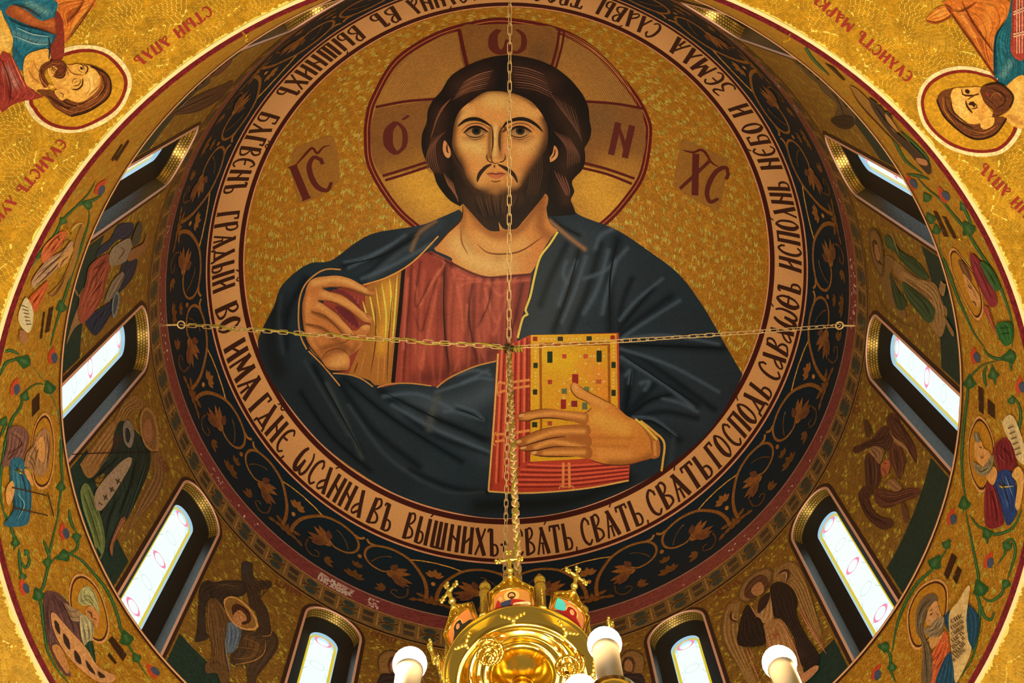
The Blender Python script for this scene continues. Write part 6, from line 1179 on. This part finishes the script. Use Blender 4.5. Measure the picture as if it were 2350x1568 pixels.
figure('prophet_mosaic', 'mosaic of a dark robed prophet at the upper right rim', BAND, 1750, 0, 3.917, 0.010, [('halo', [(782,782),(850,800),(980,930),(1150,1120),(1250,1290),(1245,1325),(1150,1240),(1000,1080),(860,920)], (140,98,40)), ('robe', [(955,880),(1035,930),(1135,960),(1205,1180),(1400,1350),(1505,1480),(1490,1570),(1300,1360),(1150,1205),(1000,1000)], (56,44,34)), ('face', [(1100,1020),(1160,1080),(1220,1180),(1190,1190),(1130,1110)], (170,120,60)), ('hand', [(1380,1420),(1470,1440),(1480,1490),(1400,1470)], (170,110,66))], [('halo_edge', [([(782,782),(860,920),(1000,1080),(1240,1320),(1252,1270)],8,(62,38,20))]), ('fold', [([(1000,940),(1100,1080),(1250,1240)],8,(30,24,20)),([(1150,1000),(1250,1200),(1450,1420)],7,(90,72,50))])])
figure('prophet_mosaic', 'mosaic of a slender saint in crimson and green on the right band', BAND, 1750, 400, 3.917, 0.010, halo3([(1678,700),(1720,664),(1795,750),(1905,900),(1975,1100),(1980,1250),(1930,1316),(1850,1205),(1755,1000),(1695,850)]) + [('robe', [(1866,716),(1960,790),(2084,1050),(2108,1165),(2050,1195),(1980,1080),(1888,880)], (122,40,46), [([(1940,820),(2040,1060)],24,(150,60,62),.7)]), ('mantle', [(1955,800),(2045,830),(2135,1000),(2085,1045)], (44,84,40)), ('mantle', [(2100,1350),(2232,1338),(2244,1502),(2180,1545),(2120,1460)], (36,90,40)), ('sleeve', [(1980,1200),(2030,1200),(2090,1400),(2120,1480),(2040,1330)], (150,70,50)), ('hair', [(1758,780),(1800,784),(1865,900),(1880,960),(1840,960),(1795,880)], (104,66,40)), ('face', [(1800,895),(1862,960),(1952,1100),(1950,1180),(1915,1190),(1850,1080)], (186,132,70))],
    [('line', [([(1840,990),(1880,1040)],10,(70,40,22)),([(1890,1080),(1910,1100)],10,(60,36,20)),([(1830,940),(1900,1060),(1930,1140)],6,(120,74,40)),([(1880,1140),(1910,1160),(1920,1190)],12,(70,46,28)),([(1900,780),(1990,960),(2070,1140)],8,(78,20,28)),([(1930,790),(2060,1060)],7,(70,18,26)),([(2020,860),(2100,1010)],8,(24,50,26)),([(2120,1390),(2220,1380)],8,(20,54,28)),([(2130,1440),(2230,1430)],8,(20,54,28))])])
figure('prophet_mosaic', 'mosaic of a bald bearded prophet in crimson and blue with a long scroll, at right', BAND, 1750, 800, 3.917, 0.010, halo3([(1844,900),(1866,740),(1930,612),(1995,640),(2055,750),(2086,900),(2064,1050),(2014,1260),(1950,1292),(1885,1185),(1852,1050)]) + [('scroll', [(2155,662),(2252,608),(2360,900),(2360,1045),(2280,985),(2210,820)], (200,170,112)), ('robe', [(2086,872),(2150,812),(2224,830),(2284,1020),(2244,1095),(2130,1104),(2078,950)], (108,32,34), [([(2150,860),(2200,1000)],24,(80,20,26),.7)]), ('tunic', [(2078,1220),(2120,1108),(2234,1108),(2284,1300),(2284,1482),(2200,1590),(2140,1400)], (30,54,98), [([(2160,1180),(2200,1400)],24,(70,100,140),.6)]), ('robe', [(2008,1220),(2090,1260),(2154,1480),(2154,1590),(2005,1590)], (112,34,36)), ('neck', [(2020,1100),(2080,1060),(2110,1130),(2070,1230),(2010,1160)], PS), ('arm', [(2240,1140),(2300,1060),(2350,1170),(2310,1440),(2270,1420),(2290,1220)], (200,146,72)), ('face', [(1905,850),(1960,825),(1992,900),(2034,920),(2055,1000),(1990,1066),(1915,985)], PS), ('hair', [(1898,782),(1930,756),(1956,840),(1915,835)], (120,112,90)), ('beard', [(1896,1015),(1960,1080),(2000,1045),(2064,955),(2075,1040),(2034,1125),(1960,1145),(1905,1085)], (126,110,74))],
    [('line', [([(1940,880),(1975,900)],8,(70,42,22)),([(1990,960),(1975,990),(1960,960)],7,(80,50,28)),([(1920,1060),(1960,1110),(2020,1080)],7,(60,52,34)),([(2040,1000),(2050,1060)],7,(60,52,34)),([(2130,880),(2200,940),(2250,1040)],7,(60,14,20)),([(2110,940),(2180,1040)],7,(150,64,60)),([(2130,1250),(2260,1238)],10,(210,160,80)),([(2140,1150),(2180,1300),(2240,1450)],7,(14,28,60)),([(2180,1140),(2250,1330)],7,(110,140,170)),([(2040,1260),(2090,1420),(2100,1560)],8,(70,18,24)),([(2070,1250),(2120,1420)],7,(150,64,60))]), ('script', [([(2205+14*i,720+48*i),(2255+14*i,700+48*i)],16,(110,92,62),0) for i in range(6)])])
figure('prophet_mosaic', 'mosaic of a long haired prophet in orange unrolling a lettered scroll, at lower right', BAND, 1750, 1168, 3.917, 0.010, halo3([(1296,1000),(1326,850),(1416,704),(1560,630),(1655,690),(1668,850),(1640,980),(1520,1150),(1400,1270),(1326,1205)]) + [('robe', [(1470,1420),(1560,1230),(1640,1100),(1674,1200),(1674,1300),(1560,1590),(1470,1590)], (190,84,42), [([(1560,1360),(1520,1500)],30,(206,108,60),.7)]), ('mantle', [(1636,960),(1704,918),(1690,1110),(1650,1066)], (30,66,82)), ('mantle', [(1550,1590),(1680,1288),(1730,1590)], (30,66,84)), ('mantle', [(1828,858),(1934,950),(1944,1100),(1884,1275),(1850,1200),(1828,1000)], (28,64,80)), ('hair', [(1374,1000),(1396,880),(1456,788),(1540,764),(1576,822),(1484,884),(1474,960),(1444,1100),(1520,1300),(1510,1567),(1430,1567),(1440,1240),(1388,1120)], (98,80,54)), ('face', [(1468,1005),(1500,888),(1562,826),(1586,900),(1606,962),(1545,1045),(1488,1048)], (186,132,78)), ('beard', [(1446,1080),(1500,1060),(1560,992),(1625,968),(1630,1055),(1584,1145),(1500,1160)], (134,112,78)), ('neck', [(1500,1160),(1584,1150),(1630,1100),(1600,1180),(1520,1260)], (190,134,70)),
    ('scroll', [(1676,960),(1760,830),(1824,716),(1864,696),(1846,860),(1832,1000),(1850,1180),(1874,1285),(1742,1565),(1716,1420),(1700,1300)], (206,164,100), [([(1700,1000),(1720,1400)],20,(170,130,76),.6)])],
    [('curl', [([(1400,980),(1440,880),(1520,810)],7,(56,44,30)),([(1410,1080),(1430,960),(1470,880)],7,(140,118,84)),([(1450,1200),(1470,1400),(1480,1560)],8,(60,50,34)),([(1480,1100),(1540,1090),(1600,1030)],7,(80,66,44)),([(1500,1140),(1570,1120),(1615,1060)],7,(80,66,44)),([(1500,960),(1530,940)],12,(56,36,22)),([(1548,885),(1570,880)],10,(56,36,22)),([(1500,920),(1530,905)],7,(64,42,26)),([(1550,930),(1580,960),(1560,980)],7,(110,70,40)),([(1520,1380),(1620,1270)],9,(120,44,26)),([(1540,1460),(1640,1330)],9,(124,46,28)),([(1600,1230),(1660,1170)],8,(220,130,80))])])
scr = flat_mat('scroll_ink', pig((54, 36, 24), 'band'), 0.6, noise=0.1)
r_ = empty('scroll_inscription', tuple(BAND.hit(np.array([2195.0]), np.array([1500.0]), 0.0)[0]), 'dark lettering on the scroll at lower right', 'inscription')
for i, w in enumerate(('СІЦЕ'.replace('Ц', 'П'), 'РАХЕЛЬ'.replace('ХЕ', 'ХИ'), 'СЛЫШАН', 'БЫСТЬ', 'ПЛАЧ И'.replace('Ч', 'К'), 'РЫДАН', 'И ВОПЛЬ')):
    a = (1750 + (1700 + 4 * i) / 3.917, 1168 + (1030 + 58 * i) / 3.917); b = (1750 + (1808 + 3 * i) / 3.917, 1168 + (972 + 50 * i) / 3.917); wall_word(w, BAND, a, b, 9, r_, scr, 0.05)
# ================================================================== chandelier
brass = flat_mat('polished_gold', (1.0, 0.68, 0.12), 0.13, 1.0, noise=0.08, nscale=6)
brass_r = flat_mat('chased_gold', (0.95, 0.66, 0.16), 0.30, 1.0, noise=0.3, nscale=60, bump=0.8)
ivory = flat_mat('candle_ivory', (0.72, 0.56, 0.34), 0.45, noise=0.05)
bulb_m = flat_mat('lamp_glow', (1, 1, 1), 0.4, emit=(1.0, 0.97, 0.88), strength=7)
enamel = paint_mat('enamel', 0.12, 80, 0.05, bump=0)
ch = empty('chandelier', (0, 0, 10.26), 'gold chandelier with a crown of enamel icons and white candle lamps', 'chandelier')
def sphere_mesh(c, r, nu=16, nv=10, sz=1.0):
    V = [(c[0], c[1], c[2] + r * sz)]; Fc = []
    for j in range(1, nv):
        th = math.pi * j / nv
        for i in range(nu): V.append((c[0] + r * math.sin(th) * math.cos(2 * math.pi * i / nu), c[1] + r * math.sin(th) * math.sin(2 * math.pi * i / nu), c[2] + r * sz * math.cos(th)))
    V.append((c[0], c[1], c[2] - r * sz)); b = len(V) - 1
    for i in range(nu):
        Fc.append((0, 1 + i, 1 + (i + 1) % nu)); Fc.append((b, 1 + (nv - 2) * nu + (i + 1) % nu, 1 + (nv - 2) * nu + i))
        for j in range(nv - 2): Fc.append((1 + j * nu + i, 1 + (j + 1) * nu + i, 1 + (j + 1) * nu + (i + 1) % nu, 1 + j * nu + (i + 1) % nu))
    return V, Fc
def lathe(prof, c=(0, 0, 0), n=20):
    t = np.linspace(0, 2 * np.pi, n, endpoint=False); V = []; Fc = []
    for r, z in prof: V += [(c[0] + r * math.cos(a), c[1] + r * math.sin(a), c[2] + z) for a in t]
    for j in range(len(prof) - 1):
        for i in range(n): Fc.append((j * n + i, j * n + (i + 1) % n, (j + 1) * n + (i + 1) % n, (j + 1) * n + i))
    return V, Fc
def tube(path, r, n=8, closed=False):
    P = np.asarray(path, float); m = len(P); T = np.gradient(P, axis=0) if not closed else np.roll(P, -1, 0) - np.roll(P, 1, 0)
    T /= np.linalg.norm(T, axis=1)[:, None]; up = np.array([0.31, 0.17, 0.93]); V = []; Fc = []
    rr = np.broadcast_to(np.asarray(r, float), (m,))
    A = np.cross(T, up); A /= np.linalg.norm(A, axis=1)[:, None]; B = np.cross(T, A)
    for i in range(m):
        for k in range(n):
            a = 2 * math.pi * k / n; V.append(P[i] + rr[i] * (A[i] * math.cos(a) + B[i] * math.sin(a)))
    for i in range(m if closed else m - 1):
        for k in range(n): Fc.append((i * n + k, i * n + (k + 1) % n, ((i + 1) % m) * n + (k + 1) % n, ((i + 1) % m) * n + k))
    return V, Fc
def merge(*ms):
    V, Fc = [], []
    for v, f in ms:
        k = len(V); V += [tuple(p) for p in v]; Fc += [tuple(q + k for q in g) for g in f]
    return V, Fc
CR, CZ = 0.557, 10.26
revolve('rim', [(CR + .00, CZ + .03), (CR + .03, CZ + .02), (CR + .035, CZ - .01), (CR + .01, CZ - .03)], brass, ch, n=96)
revolve('dish', [(CR + .01, CZ - .03), (CR - .01, CZ - .07), (CR - .05, CZ - .115), (CR - .09, CZ - .13), (CR - .10, CZ - .12), (CR - .11, CZ - .04), (CR - .14, CZ + .02), (CR - .20, CZ + .04), (CR - .21, CZ + .00), (CR - .26, CZ + .04), (CR - .33, CZ + .05), (CR - .34, CZ + .02), (CR - .42, CZ - .02), (CR - .47, CZ - .12)], brass, ch, n=96)
for rr, zz, nb, br in ((CR - .096, CZ - .128, 72, .011), (CR - .205, CZ + .012, 56, .010), (CR - .335, CZ + .03, 40, .009)):
    b0 = mesh_obj('bead', *sphere_mesh((0, 0, 0), br, 8, 5), brass, ch)
    for k in range(nb):
        q = b0 if k == 0 else b0.copy()
        if k: col.objects.link(q)
        a = 2 * math.pi * k / nb; q.location = (rr * math.cos(a), rr * math.sin(a), zz - CZ); q.data = b0.data
for v in b0.data.vertices: pass
mesh_obj('stem', *lathe([(.085, CZ - .12), (.11, CZ - .3), (.06, CZ - .5), (.09, CZ - .8), (.05, CZ - 1.2), (.12, CZ - 2.0), (.06, CZ - 2.6), (.10, CZ - 4.2), (.22, CZ - 4.9), (.05, CZ - 5.3)]), brass, ch)
# crown: eight gabled panels with enamel icons, posts with onion finials, crosses
def face_pts(pts, d=0.0): return [(CR * math.cos(math.radians(17.5)) + d, x, z) for x, z in pts]   # local: +x outward, y across, z up
def plate(pts, d0, d1):
    n = len(pts); V = face_pts(pts, d0) + face_pts(pts, d1)
    return V, [tuple(range(n, 2 * n))[::1], tuple(range(n))[::-1]] + [(i, (i + 1) % n, n + (i + 1) % n, n + i) for i in range(n)]
W2 = 0.172
VS = 0.615; TAU = math.radians(18); X0 = CR * math.cos(math.radians(17.5))
def lean(V): return [(X0 + (v[0] - X0) * math.cos(TAU) + v[2] * math.sin(TAU), v[1], v[2] * math.cos(TAU) - (v[0] - X0) * math.sin(TAU)) for v in V]
gable = [(-W2, 0.0), (W2, 0.0), (W2, 0.36), (0.13, 0.41), (0.07, 0.50), (0.03, 0.58), (0, 0.61), (-0.03, 0.58), (-0.07, 0.50), (-0.13, 0.41), (-W2, 0.36)]; gable = [(x, z * VS) for x, z in gable]
arch_in = [(-.135, .03), (.135, .03), (.135, .27)] + [(.135 * math.cos(t), .27 + .125 * math.sin(t)) for t in np.linspace(0.25, math.pi - 0.25, 9)] + [(-.135, .27)]; arch_in = [(x * 1.06, z * VS) for x, z in arch_in]
def outline_tube(pts, r, d, closed=True): return tube([(CR * math.cos(math.radians(17.5)) + d, x, z) for x, z in pts], r, 6, closed)
def cross_mesh():
    ms = []; x = X0; b = gable[6][1]
    for (y0, z0, y1, z1, r) in ((0, b + .05, 0, b + .27, .014), (-.085, b + .185, .085, b + .185, .014)):
        ms.append(tube(np.linspace((x, y0, z0), (x, y1, z1), 9), np.array([1, .8, .9, 1.2, 1.5, 1.2, .9, .8, 1.3]) * r, 8))
    for c in ((-.085, .185), (.085, .185), (0, .27)):
        for dy, dz in ((0, 0), (.016, .012), (-.016, .012), (.012, -.014), (-.012, -.014)): ms.append(sphere_mesh((x, c[0] + dy, b + c[1] + dz), .014, 8, 5))
    for z, r in ((.0, .028), (.035, .020), (.07, .030), (.10, .018)): ms.append(sphere_mesh((x, 0, b + z), r, 10, 6, .8))
    return merge(*ms)
def poly_piece(name, pts, c, d, parent):
    P = curve(pts, True, 0.02); cen = P.mean(0); n = len(P); V = lean(face_pts([tuple(q) for q in P] + [tuple(cen)], d))
    return mesh_obj(name, V, [(i, (i + 1) % n, n) for i in range(n)], enamel, parent, pig(c, 'one'))
def circ(x, z, r, k=1.0): return [(x + r * math.cos(t), z + r * k * math.sin(t)) for t in np.linspace(0, 2 * math.pi, 14, endpoint=False)]
icons = {0: ('bg', (176, 120, 60), 'robe', (44, 54, 92), 'left', (150, 34, 30), 'book', (240, 206, 160)), 1: ('bg', (170, 110, 70), 'robe', (130, 20, 30), 'left', (130, 20, 30), None, None), 7: ('bg', (206, 128, 70), 'robe', (30, 30, 36), 'left', (30, 30, 36), None, None)}
for k in range(8):
    a = -95 + 45 * k; pan = empty('icon_panel', (0, 0, 0), parent=ch); pan.rotation_euler = (0, 0, math.radians(a)); pan.location = (0, 0, 0)
    def M(name, mf, mat, c=None):
        me = mesh_obj(name, lean(mf[0]), mf[1], mat, None, c); me.parent = pan; return me
    M('backplate', plate(gable, -.012, .006), brass_r); M('gable_moulding', outline_tube(gable, .012, .010), brass); M('arch_moulding', outline_tube(arch_in, .010, .014), brass); M('cross', cross_mesh(), brass_r)
    M('base_moulding', tube([(CR * math.cos(math.radians(17.5)) + .012, y, -.005) for y in np.linspace(-W2, W2, 7)], .018, 8), brass)
    for y, z in ((-.09, .28), (.09, .28), (-.05, .315), (.05, .315), (0, .29), (-.14, .235), (.14, .235)): M('boss', sphere_mesh((CR * math.cos(math.radians(17.5)) + .012, y, z), .014, 8, 5), brass)
    ic = icons.get(k, ('bg', (190, 140, 80), 'robe', (90, 40, 40), 'left', (60, 60, 80), None, None))
    def pp(n, pts, c, d):
        o = poly_piece(n, pts, c, d, None); o.parent = pan; return o
    pp('icon_ground', arch_in, ic[1], .0075)
    if k == 1: pp('icon_sky', [(-.135, .10), (-.05, .10), (-.05, .20), (-.12, .20)], (60, 180, 190), .0082)
    hx, hz = (0, .172) if k not in (1, 7) else (.02 if k == 1 else -.02, .160)
    pp('icon_halo', circ(hx, hz, .058), (216, 168, 96), .009)
    if k in (1, 7): pp('icon_veil', [(-.13, .02), (.13, .02), (.11, .09), (hx + .05, .13), (hx + .042, .185), (hx, .205), (hx - .042, .185), (hx - .055, .13), (-.11, .08)], ic[3], .0098)
    else:
        pp('icon_robe', [(-.12, .02), (.12, .02), (.11, .09), (.05, .125), (0, .135), (-.05, .125), (-.11, .09)], ic[3], .0095)
        pp('icon_mantle', [(.0, .06), (.12, .04), (.112, .09), (.05, .125), (.0, .132)], ic[5], .010); pp('icon_mantle', [(-.13, .02), (-.075, .02), (-.085, .09), (-.10, .14), (-.12, .10)], ic[5], .0102); pp('icon_hair', circ(hx, hz + .002, .031, 1.15), (52, 28, 20), .0105)
    pp('icon_face', circ(hx, hz - .004, .021, 1.3), (206, 146, 96), .0112)
    if k not in (1, 7): pp('icon_beard', [(hx - .019, hz - .012), (hx, hz - .008), (hx + .019, hz - .012), (hx + .012, hz - .034), (hx, hz - .042), (hx - .012, hz - .034)], (70, 36, 24), .0118)
    for ex in (-.009, .009): pp('icon_eye', circ(hx + ex, hz + .004, .0042, .6), (40, 24, 18), .0118)
    if ic[6]:
        pp('icon_hand', circ(-.085, .15, .018, 1.3), (206, 146, 96), .0112)
        pp('icon_book', [(.015, .035), (.125, .03), (.125, .085), (.015, .09)], ic[7], .0125)
        for i in range(4): pp('icon_script', [(.022, .082 - .012 * i), (.062, .080 - .012 * i), (.062, .077 - .012 * i), (.022, .079 - .012 * i)], (150, 100, 80), .013); pp('icon_script', [(.078, .080 - .012 * i), (.118, .077 - .012 * i), (.118, .074 - .012 * i), (.078, .077 - .012 * i)], (150, 100, 80), .013)
    ap = math.radians(a + 22.5); px_, py_ = CR * 1.0 * math.cos(ap), CR * 1.0 * math.sin(ap)
    post = mesh_obj('post', *lathe([(.0, 0), (.045, 0), (.045, .03), (.036, .05), (.036, .36), (.045, .38), (.045, .41), (.02, .43), (.014, .45), (.042, .48), (.046, .51), (.03, .55), (.010, .58), (.014, .60), (.0, .62)], (px_, py_, CZ), 12), brass_r, ch)
    for i in range(9): mesh_obj('post_bead', *sphere_mesh((px_ * 1.055, py_ * 1.055, CZ + .07 + .032 * i), .014, 6, 4), brass, post)
# scroll brackets under the dish
for a in (-125, -30, 60, 150):
    t = np.linspace(0, 2.6 * 2 * math.pi, 70); r = 0.11 * (1 - t / t[-1] * 0.82); ar = math.radians(a)
    P = np.c_[0.40 + r * np.cos(t), r * np.sin(t), np.linspace(-.18, -.30, 70)]; c, s = math.cos(ar), math.sin(ar)
    Q = np.c_[P[:, 0] * c - P[:, 1] * s, P[:, 0] * s + P[:, 1] * c, CZ + P[:, 2]]
    vol = mesh_obj('scroll_bracket', *tube(Q, 0.016 + 0.004 * np.sin(np.arange(70) * 2.1), 8), brass, ch)
    for i in range(0, 60, 2): mesh_obj('scroll_bead', *sphere_mesh(Q[i] * np.array([1.0, 1.0, 1]) + np.array([0, 0, -.012]), .012, 6, 4), brass, vol)
for k in range(8):                          # pendants of cast leaves below the rim
    a = math.radians(-95 + 45 * k); c = np.array([(CR - .02) * math.cos(a), (CR - .02) * math.sin(a), CZ - .075]); tn = np.array([-math.sin(a), math.cos(a), 0]); ms = []
    for s, dz, r in ((0, -.05, .018), (0, -.02, .024), (.03, .0, .018), (-.03, .0, .018), (.06, .015, .015), (-.06, .015, .015), (.085, .03, .012), (-.085, .03, .012)):
        ms.append(sphere_mesh(c * np.array([1, 1, 1]) + tn * s + np.array([c[0], c[1], 0]) * (.06 * dz / .05) + np.array([0, 0, dz * .6]), r, 8, 5))
    mesh_obj('leaf_pendant', *merge(*ms), brass_r, ch)
# the wide ring of candle lamps
ZR, RR = 5.60, 2.90
def at_plane(x, y, z):
    d = rays(np.array([x], float), np.array([y], float))[0]; return CAM + d * ((z - CAM[2]) / d[2])
revolve('hoop', [(RR - .05, ZR - .52), (RR + .05, ZR - .52), (RR + .05, ZR - .36), (RR - .05, ZR - .36), (RR - .05, ZR - .52)], brass, ch, n=120, smooth=False)
for k in range(8):
    a = 2 * math.pi * (k + .5) / 8; mesh_obj('arm', *tube([(q * math.cos(a), q * math.sin(a), ZR - .50 - .25 * math.sin(math.pi * (q - .05) / RR)) for q in np.linspace(.05, RR, 14)], .03), brass, ch)
def candle(c):
    o = mesh_obj('candle', *lathe([(.0, -.40), (.075, -.40), (.08, -.33), (.045, -.31), (.045, -.06), (.05, -.035), (.03, -.02), (.0, -.02)], (0, 0, 0), 20), ivory, ch)
    o.location = tuple(np.array(c) - np.array([0, 0, 10.26])); b = mesh_obj('bulb', *sphere_mesh((0, 0, 0.01), .060, 20, 12, 1.0), bulb_m, None); b.parent = o
    cup = mesh_obj('cup', *lathe([(.03, -.43), (.085, -.40), (.09, -.34), (.08, -.335), (.075, -.39), (.0, -.40)], (0, 0, 0), 20), brass, None); cup.parent = o
    # the mesh was written relative to the chandelier: bring it back to its own origin
    for v in o.data.vertices: v.co.z += 10.26
    return o
c0 = candle(at_plane(940, 1528, ZR))
spots_ = [at_plane(1388, 1482, ZR), at_plane(1790, 1525, ZR), at_plane(1333, 1592, ZR - 0.12)]
ang0 = -97.0
for k in range(1, 29):
    a = ang0 + 12.41 * k
    if k in (1, 2): continue
    spots_.append(np.array([RR * math.cos(math.radians(a)), RR * math.sin(math.radians(a)), ZR]))
for c in spots_:
    q = c0.copy(); col.objects.link(q); q.location = tuple(np.array(c) - np.array([0, 0, 10.26]))
    for g in c0.children:
        w = g.copy(); col.objects.link(w); w.parent = q
for k in range(10):                         # unseen area lights added on the hoop to supply the candles' upward light
    a = 2 * math.pi * (k + .25) / 10
    area('added_hoop_light', (RR * math.cos(a), RR * math.sin(a), ZR - .34), (RR * math.cos(a) * 1.05, RR * math.sin(a) * 1.05, 12), 0.16, 150, WARM, 170)
# ================================================================== chains
chain_m = flat_mat('chain_brass', (0.90, 0.62, 0.28), 0.4, 0.35, noise=0.2, nscale=30)
wire_m = flat_mat('cable_yellow', (0.42, 0.40, 0.03), 0.4, noise=0.1)
JN = np.array([-0.012, 0.0, 18.80])
def link_mesh(L_, w, r):
    h = L_ / 2 - w / 2; P = [(w / 2 * math.cos(t), 0, h + w / 2 * math.sin(t)) for t in np.linspace(0, math.pi, 7)] + [(-w / 2 * math.cos(t), 0, -h - w / 2 * math.sin(t)) for t in np.linspace(0, math.pi, 7)]
    P = np.array(P); m = len(P); T = np.roll(P, -1, 0) - np.roll(P, 1, 0); T /= np.linalg.norm(T, axis=1)[:, None]; B = np.array([0, 1, 0.]); A = np.cross(T, B); V = []; Fc = []
    for i in range(m):
        for k in range(6): q = 2 * math.pi * k / 6; V.append(P[i] + r * (A[i] * math.cos(q) + B * math.sin(q)))
    for i in range(m):
        for k in range(6): Fc.append((i * 6 + k, i * 6 + (k + 1) % 6, ((i + 1) % m) * 6 + (k + 1) % 6, ((i + 1) % m) * 6 + k))
    return V, Fc
def chain(p0, p1, pitch, L_, w, r, label, sag=0.0, cable=False):
    p0, p1 = np.array(p0, float), np.array(p1, float); root = empty('chain', tuple(p0), label, 'chain'); n = int(np.linalg.norm(p1 - p0) / pitch)
    t = np.linspace(0, 1, n + 1); P = p0 + np.outer(t, p1 - p0); P[:, 2] -= sag * 4 * t * (1 - t); base = None
    for i in range(n):
        c = (P[i] + P[i + 1]) / 2; d = Vector(P[i + 1] - P[i]).normalized()
        if base is None: base = mesh_obj('link', *link_mesh(L_, w, r), chain_m, None); o = base
        else: o = base.copy(); col.objects.link(o)
        o.parent = root
        q = d.to_track_quat('Z', 'Y'); o.rotation_mode = 'QUATERNION'
        from mathutils import Quaternion
        o.rotation_quaternion = q @ Quaternion((0, 0, 1), math.radians((0 if i % 2 else 90) + 25 + rng.uniform(-14, 14))); o.location = tuple(c - p0)
    if cable:
        u = np.linspace(0, 1, n * 5); Q = p0 + np.outer(u, p1 - p0); Q[:, 2] -= sag * 4 * u * (1 - u); d = (p1 - p0) / np.linalg.norm(p1 - p0); A = np.cross(d, [0.3, 0.2, 0.9]); A /= np.linalg.norm(A); B = np.cross(d, A); ph_ = u * n * 0.75 + 0.9 * np.sin(u * 23)
        Q = Q + 0.030 * (np.outer(np.cos(ph_), A) + np.outer(np.sin(ph_), B))
        mesh_obj('cable', *tube(Q, 0.011, 6), wire_m, root)
    return root
def anchor(ph, z, lab):
    p = drum_pt(np.array([ph]), z)[0]; n = -p * np.array([1, 1, 0]); n /= np.linalg.norm(n); t = np.array([-n[1], n[0], 0]); e = p + n * 0.22
    root = empty('wall_hook', tuple(p), lab, 'hook')
    mesh_obj('shank', *tube(np.linspace(p, p + n * .17, 4), .016, 8), chain_m, root)
    mesh_obj('eye', *tube([e + .055 * (math.cos(q) * n + math.sin(q) * t) for q in np.linspace(0, 2 * math.pi, 18, endpoint=False)], .014, 6, True), chain_m, root); return e
e1 = anchor(181.0, 20.42, 'brass ring hook holding the chain at the left of the burgundy ring'); e2 = anchor(3.3, 20.12, 'brass ring hook holding the chain at the right of the burgundy ring')
e3 = anchor(272.6, 20.2, 'brass ring hook above the frame holding the upright chain'); e4 = anchor(93.3, 20.1, 'brass ring hook behind the chandelier')
chain(JN, e1, .125, .16, .058, .0072, 'brass chain wound with yellow cable running from the left wall to the middle', 0.02, True); chain(JN, e2, .125, .16, .058, .0072, 'plain brass chain running from the middle to the right wall', 0.05)
chain(JN, e3, .128, .165, .060, .0072, 'upright brass chain crossing the face of the medallion', 0.0); chain(JN, e4, .125, .16, .058, .0072, 'thin brass chain running down behind the chandelier', 0.0)
chain((0.0, 0.0, 11.25), JN - np.array([0, 0, .05]), .098, .125, .060, .011, 'thick chain wound with cable that carries the chandelier', 0.0, True)
mesh_k = empty('chain_knot', tuple(JN), 'dark knot of rings and wire where the chains meet', 'knot')
for i in range(4):
    a = i * 0.8; t = np.linspace(0, 2 * math.pi, 16, endpoint=False); u, v = np.array([math.cos(a), math.sin(a), .3]), np.array([-.3 * math.sin(a), .2, 1.0])
    mesh_obj('ring', *tube([JN + .07 * (math.cos(q) * u + math.sin(q) * v) + np.array([0, 0, -.03 * i]) for q in t], .016, 6, True), flat_mat('knot_dark', (0.10, 0.08, 0.03), 0.4, 0.4), mesh_k)
mesh_obj('wire_coil', *tube([JN + np.array([.06 + .02 * q, .04 * math.cos(q * 3), -.10 + .05 * math.sin(q * 3)]) for q in np.linspace(0, 6.3, 60)], .009, 6), wire_m, mesh_k)
# small gold rings set in the band
for x, y, lab in ((559, 78, 'small gold ring hook at the upper left rim'), (147, 524, 'small gold ring hook beside the orange robed prophet'), (36, 1082, 'small gold ring hook on the blue prophet'), (1811, 82, 'small gold ring hook at the upper right rim'), (2213, 543, 'small gold ring hook below the dark plates at right'), (2309, 1117, 'small gold ring hook on the bald prophet')):
    p = BAND.hit(np.array([float(x)]), np.array([float(y)]), 0.02)[0]; n = -p * np.array([1, 1, 0]); n /= np.linalg.norm(n); t = np.array([-n[1], n[0], 0]); up = np.array([0, 0, 1.0])
    root = empty('ring_hook', tuple(p), lab, 'hook'); mesh_obj('shank', *tube(np.linspace(p - n * .02, p + n * .04, 3), .008, 6), brass, root)
    mesh_obj('ring', *tube([p + n * .05 + .035 * (math.cos(q) * (n * .8 + t * .5) + math.sin(q) * up) for q in np.linspace(0, 2 * math.pi, 16, endpoint=False)], .008, 6, True), brass, root)
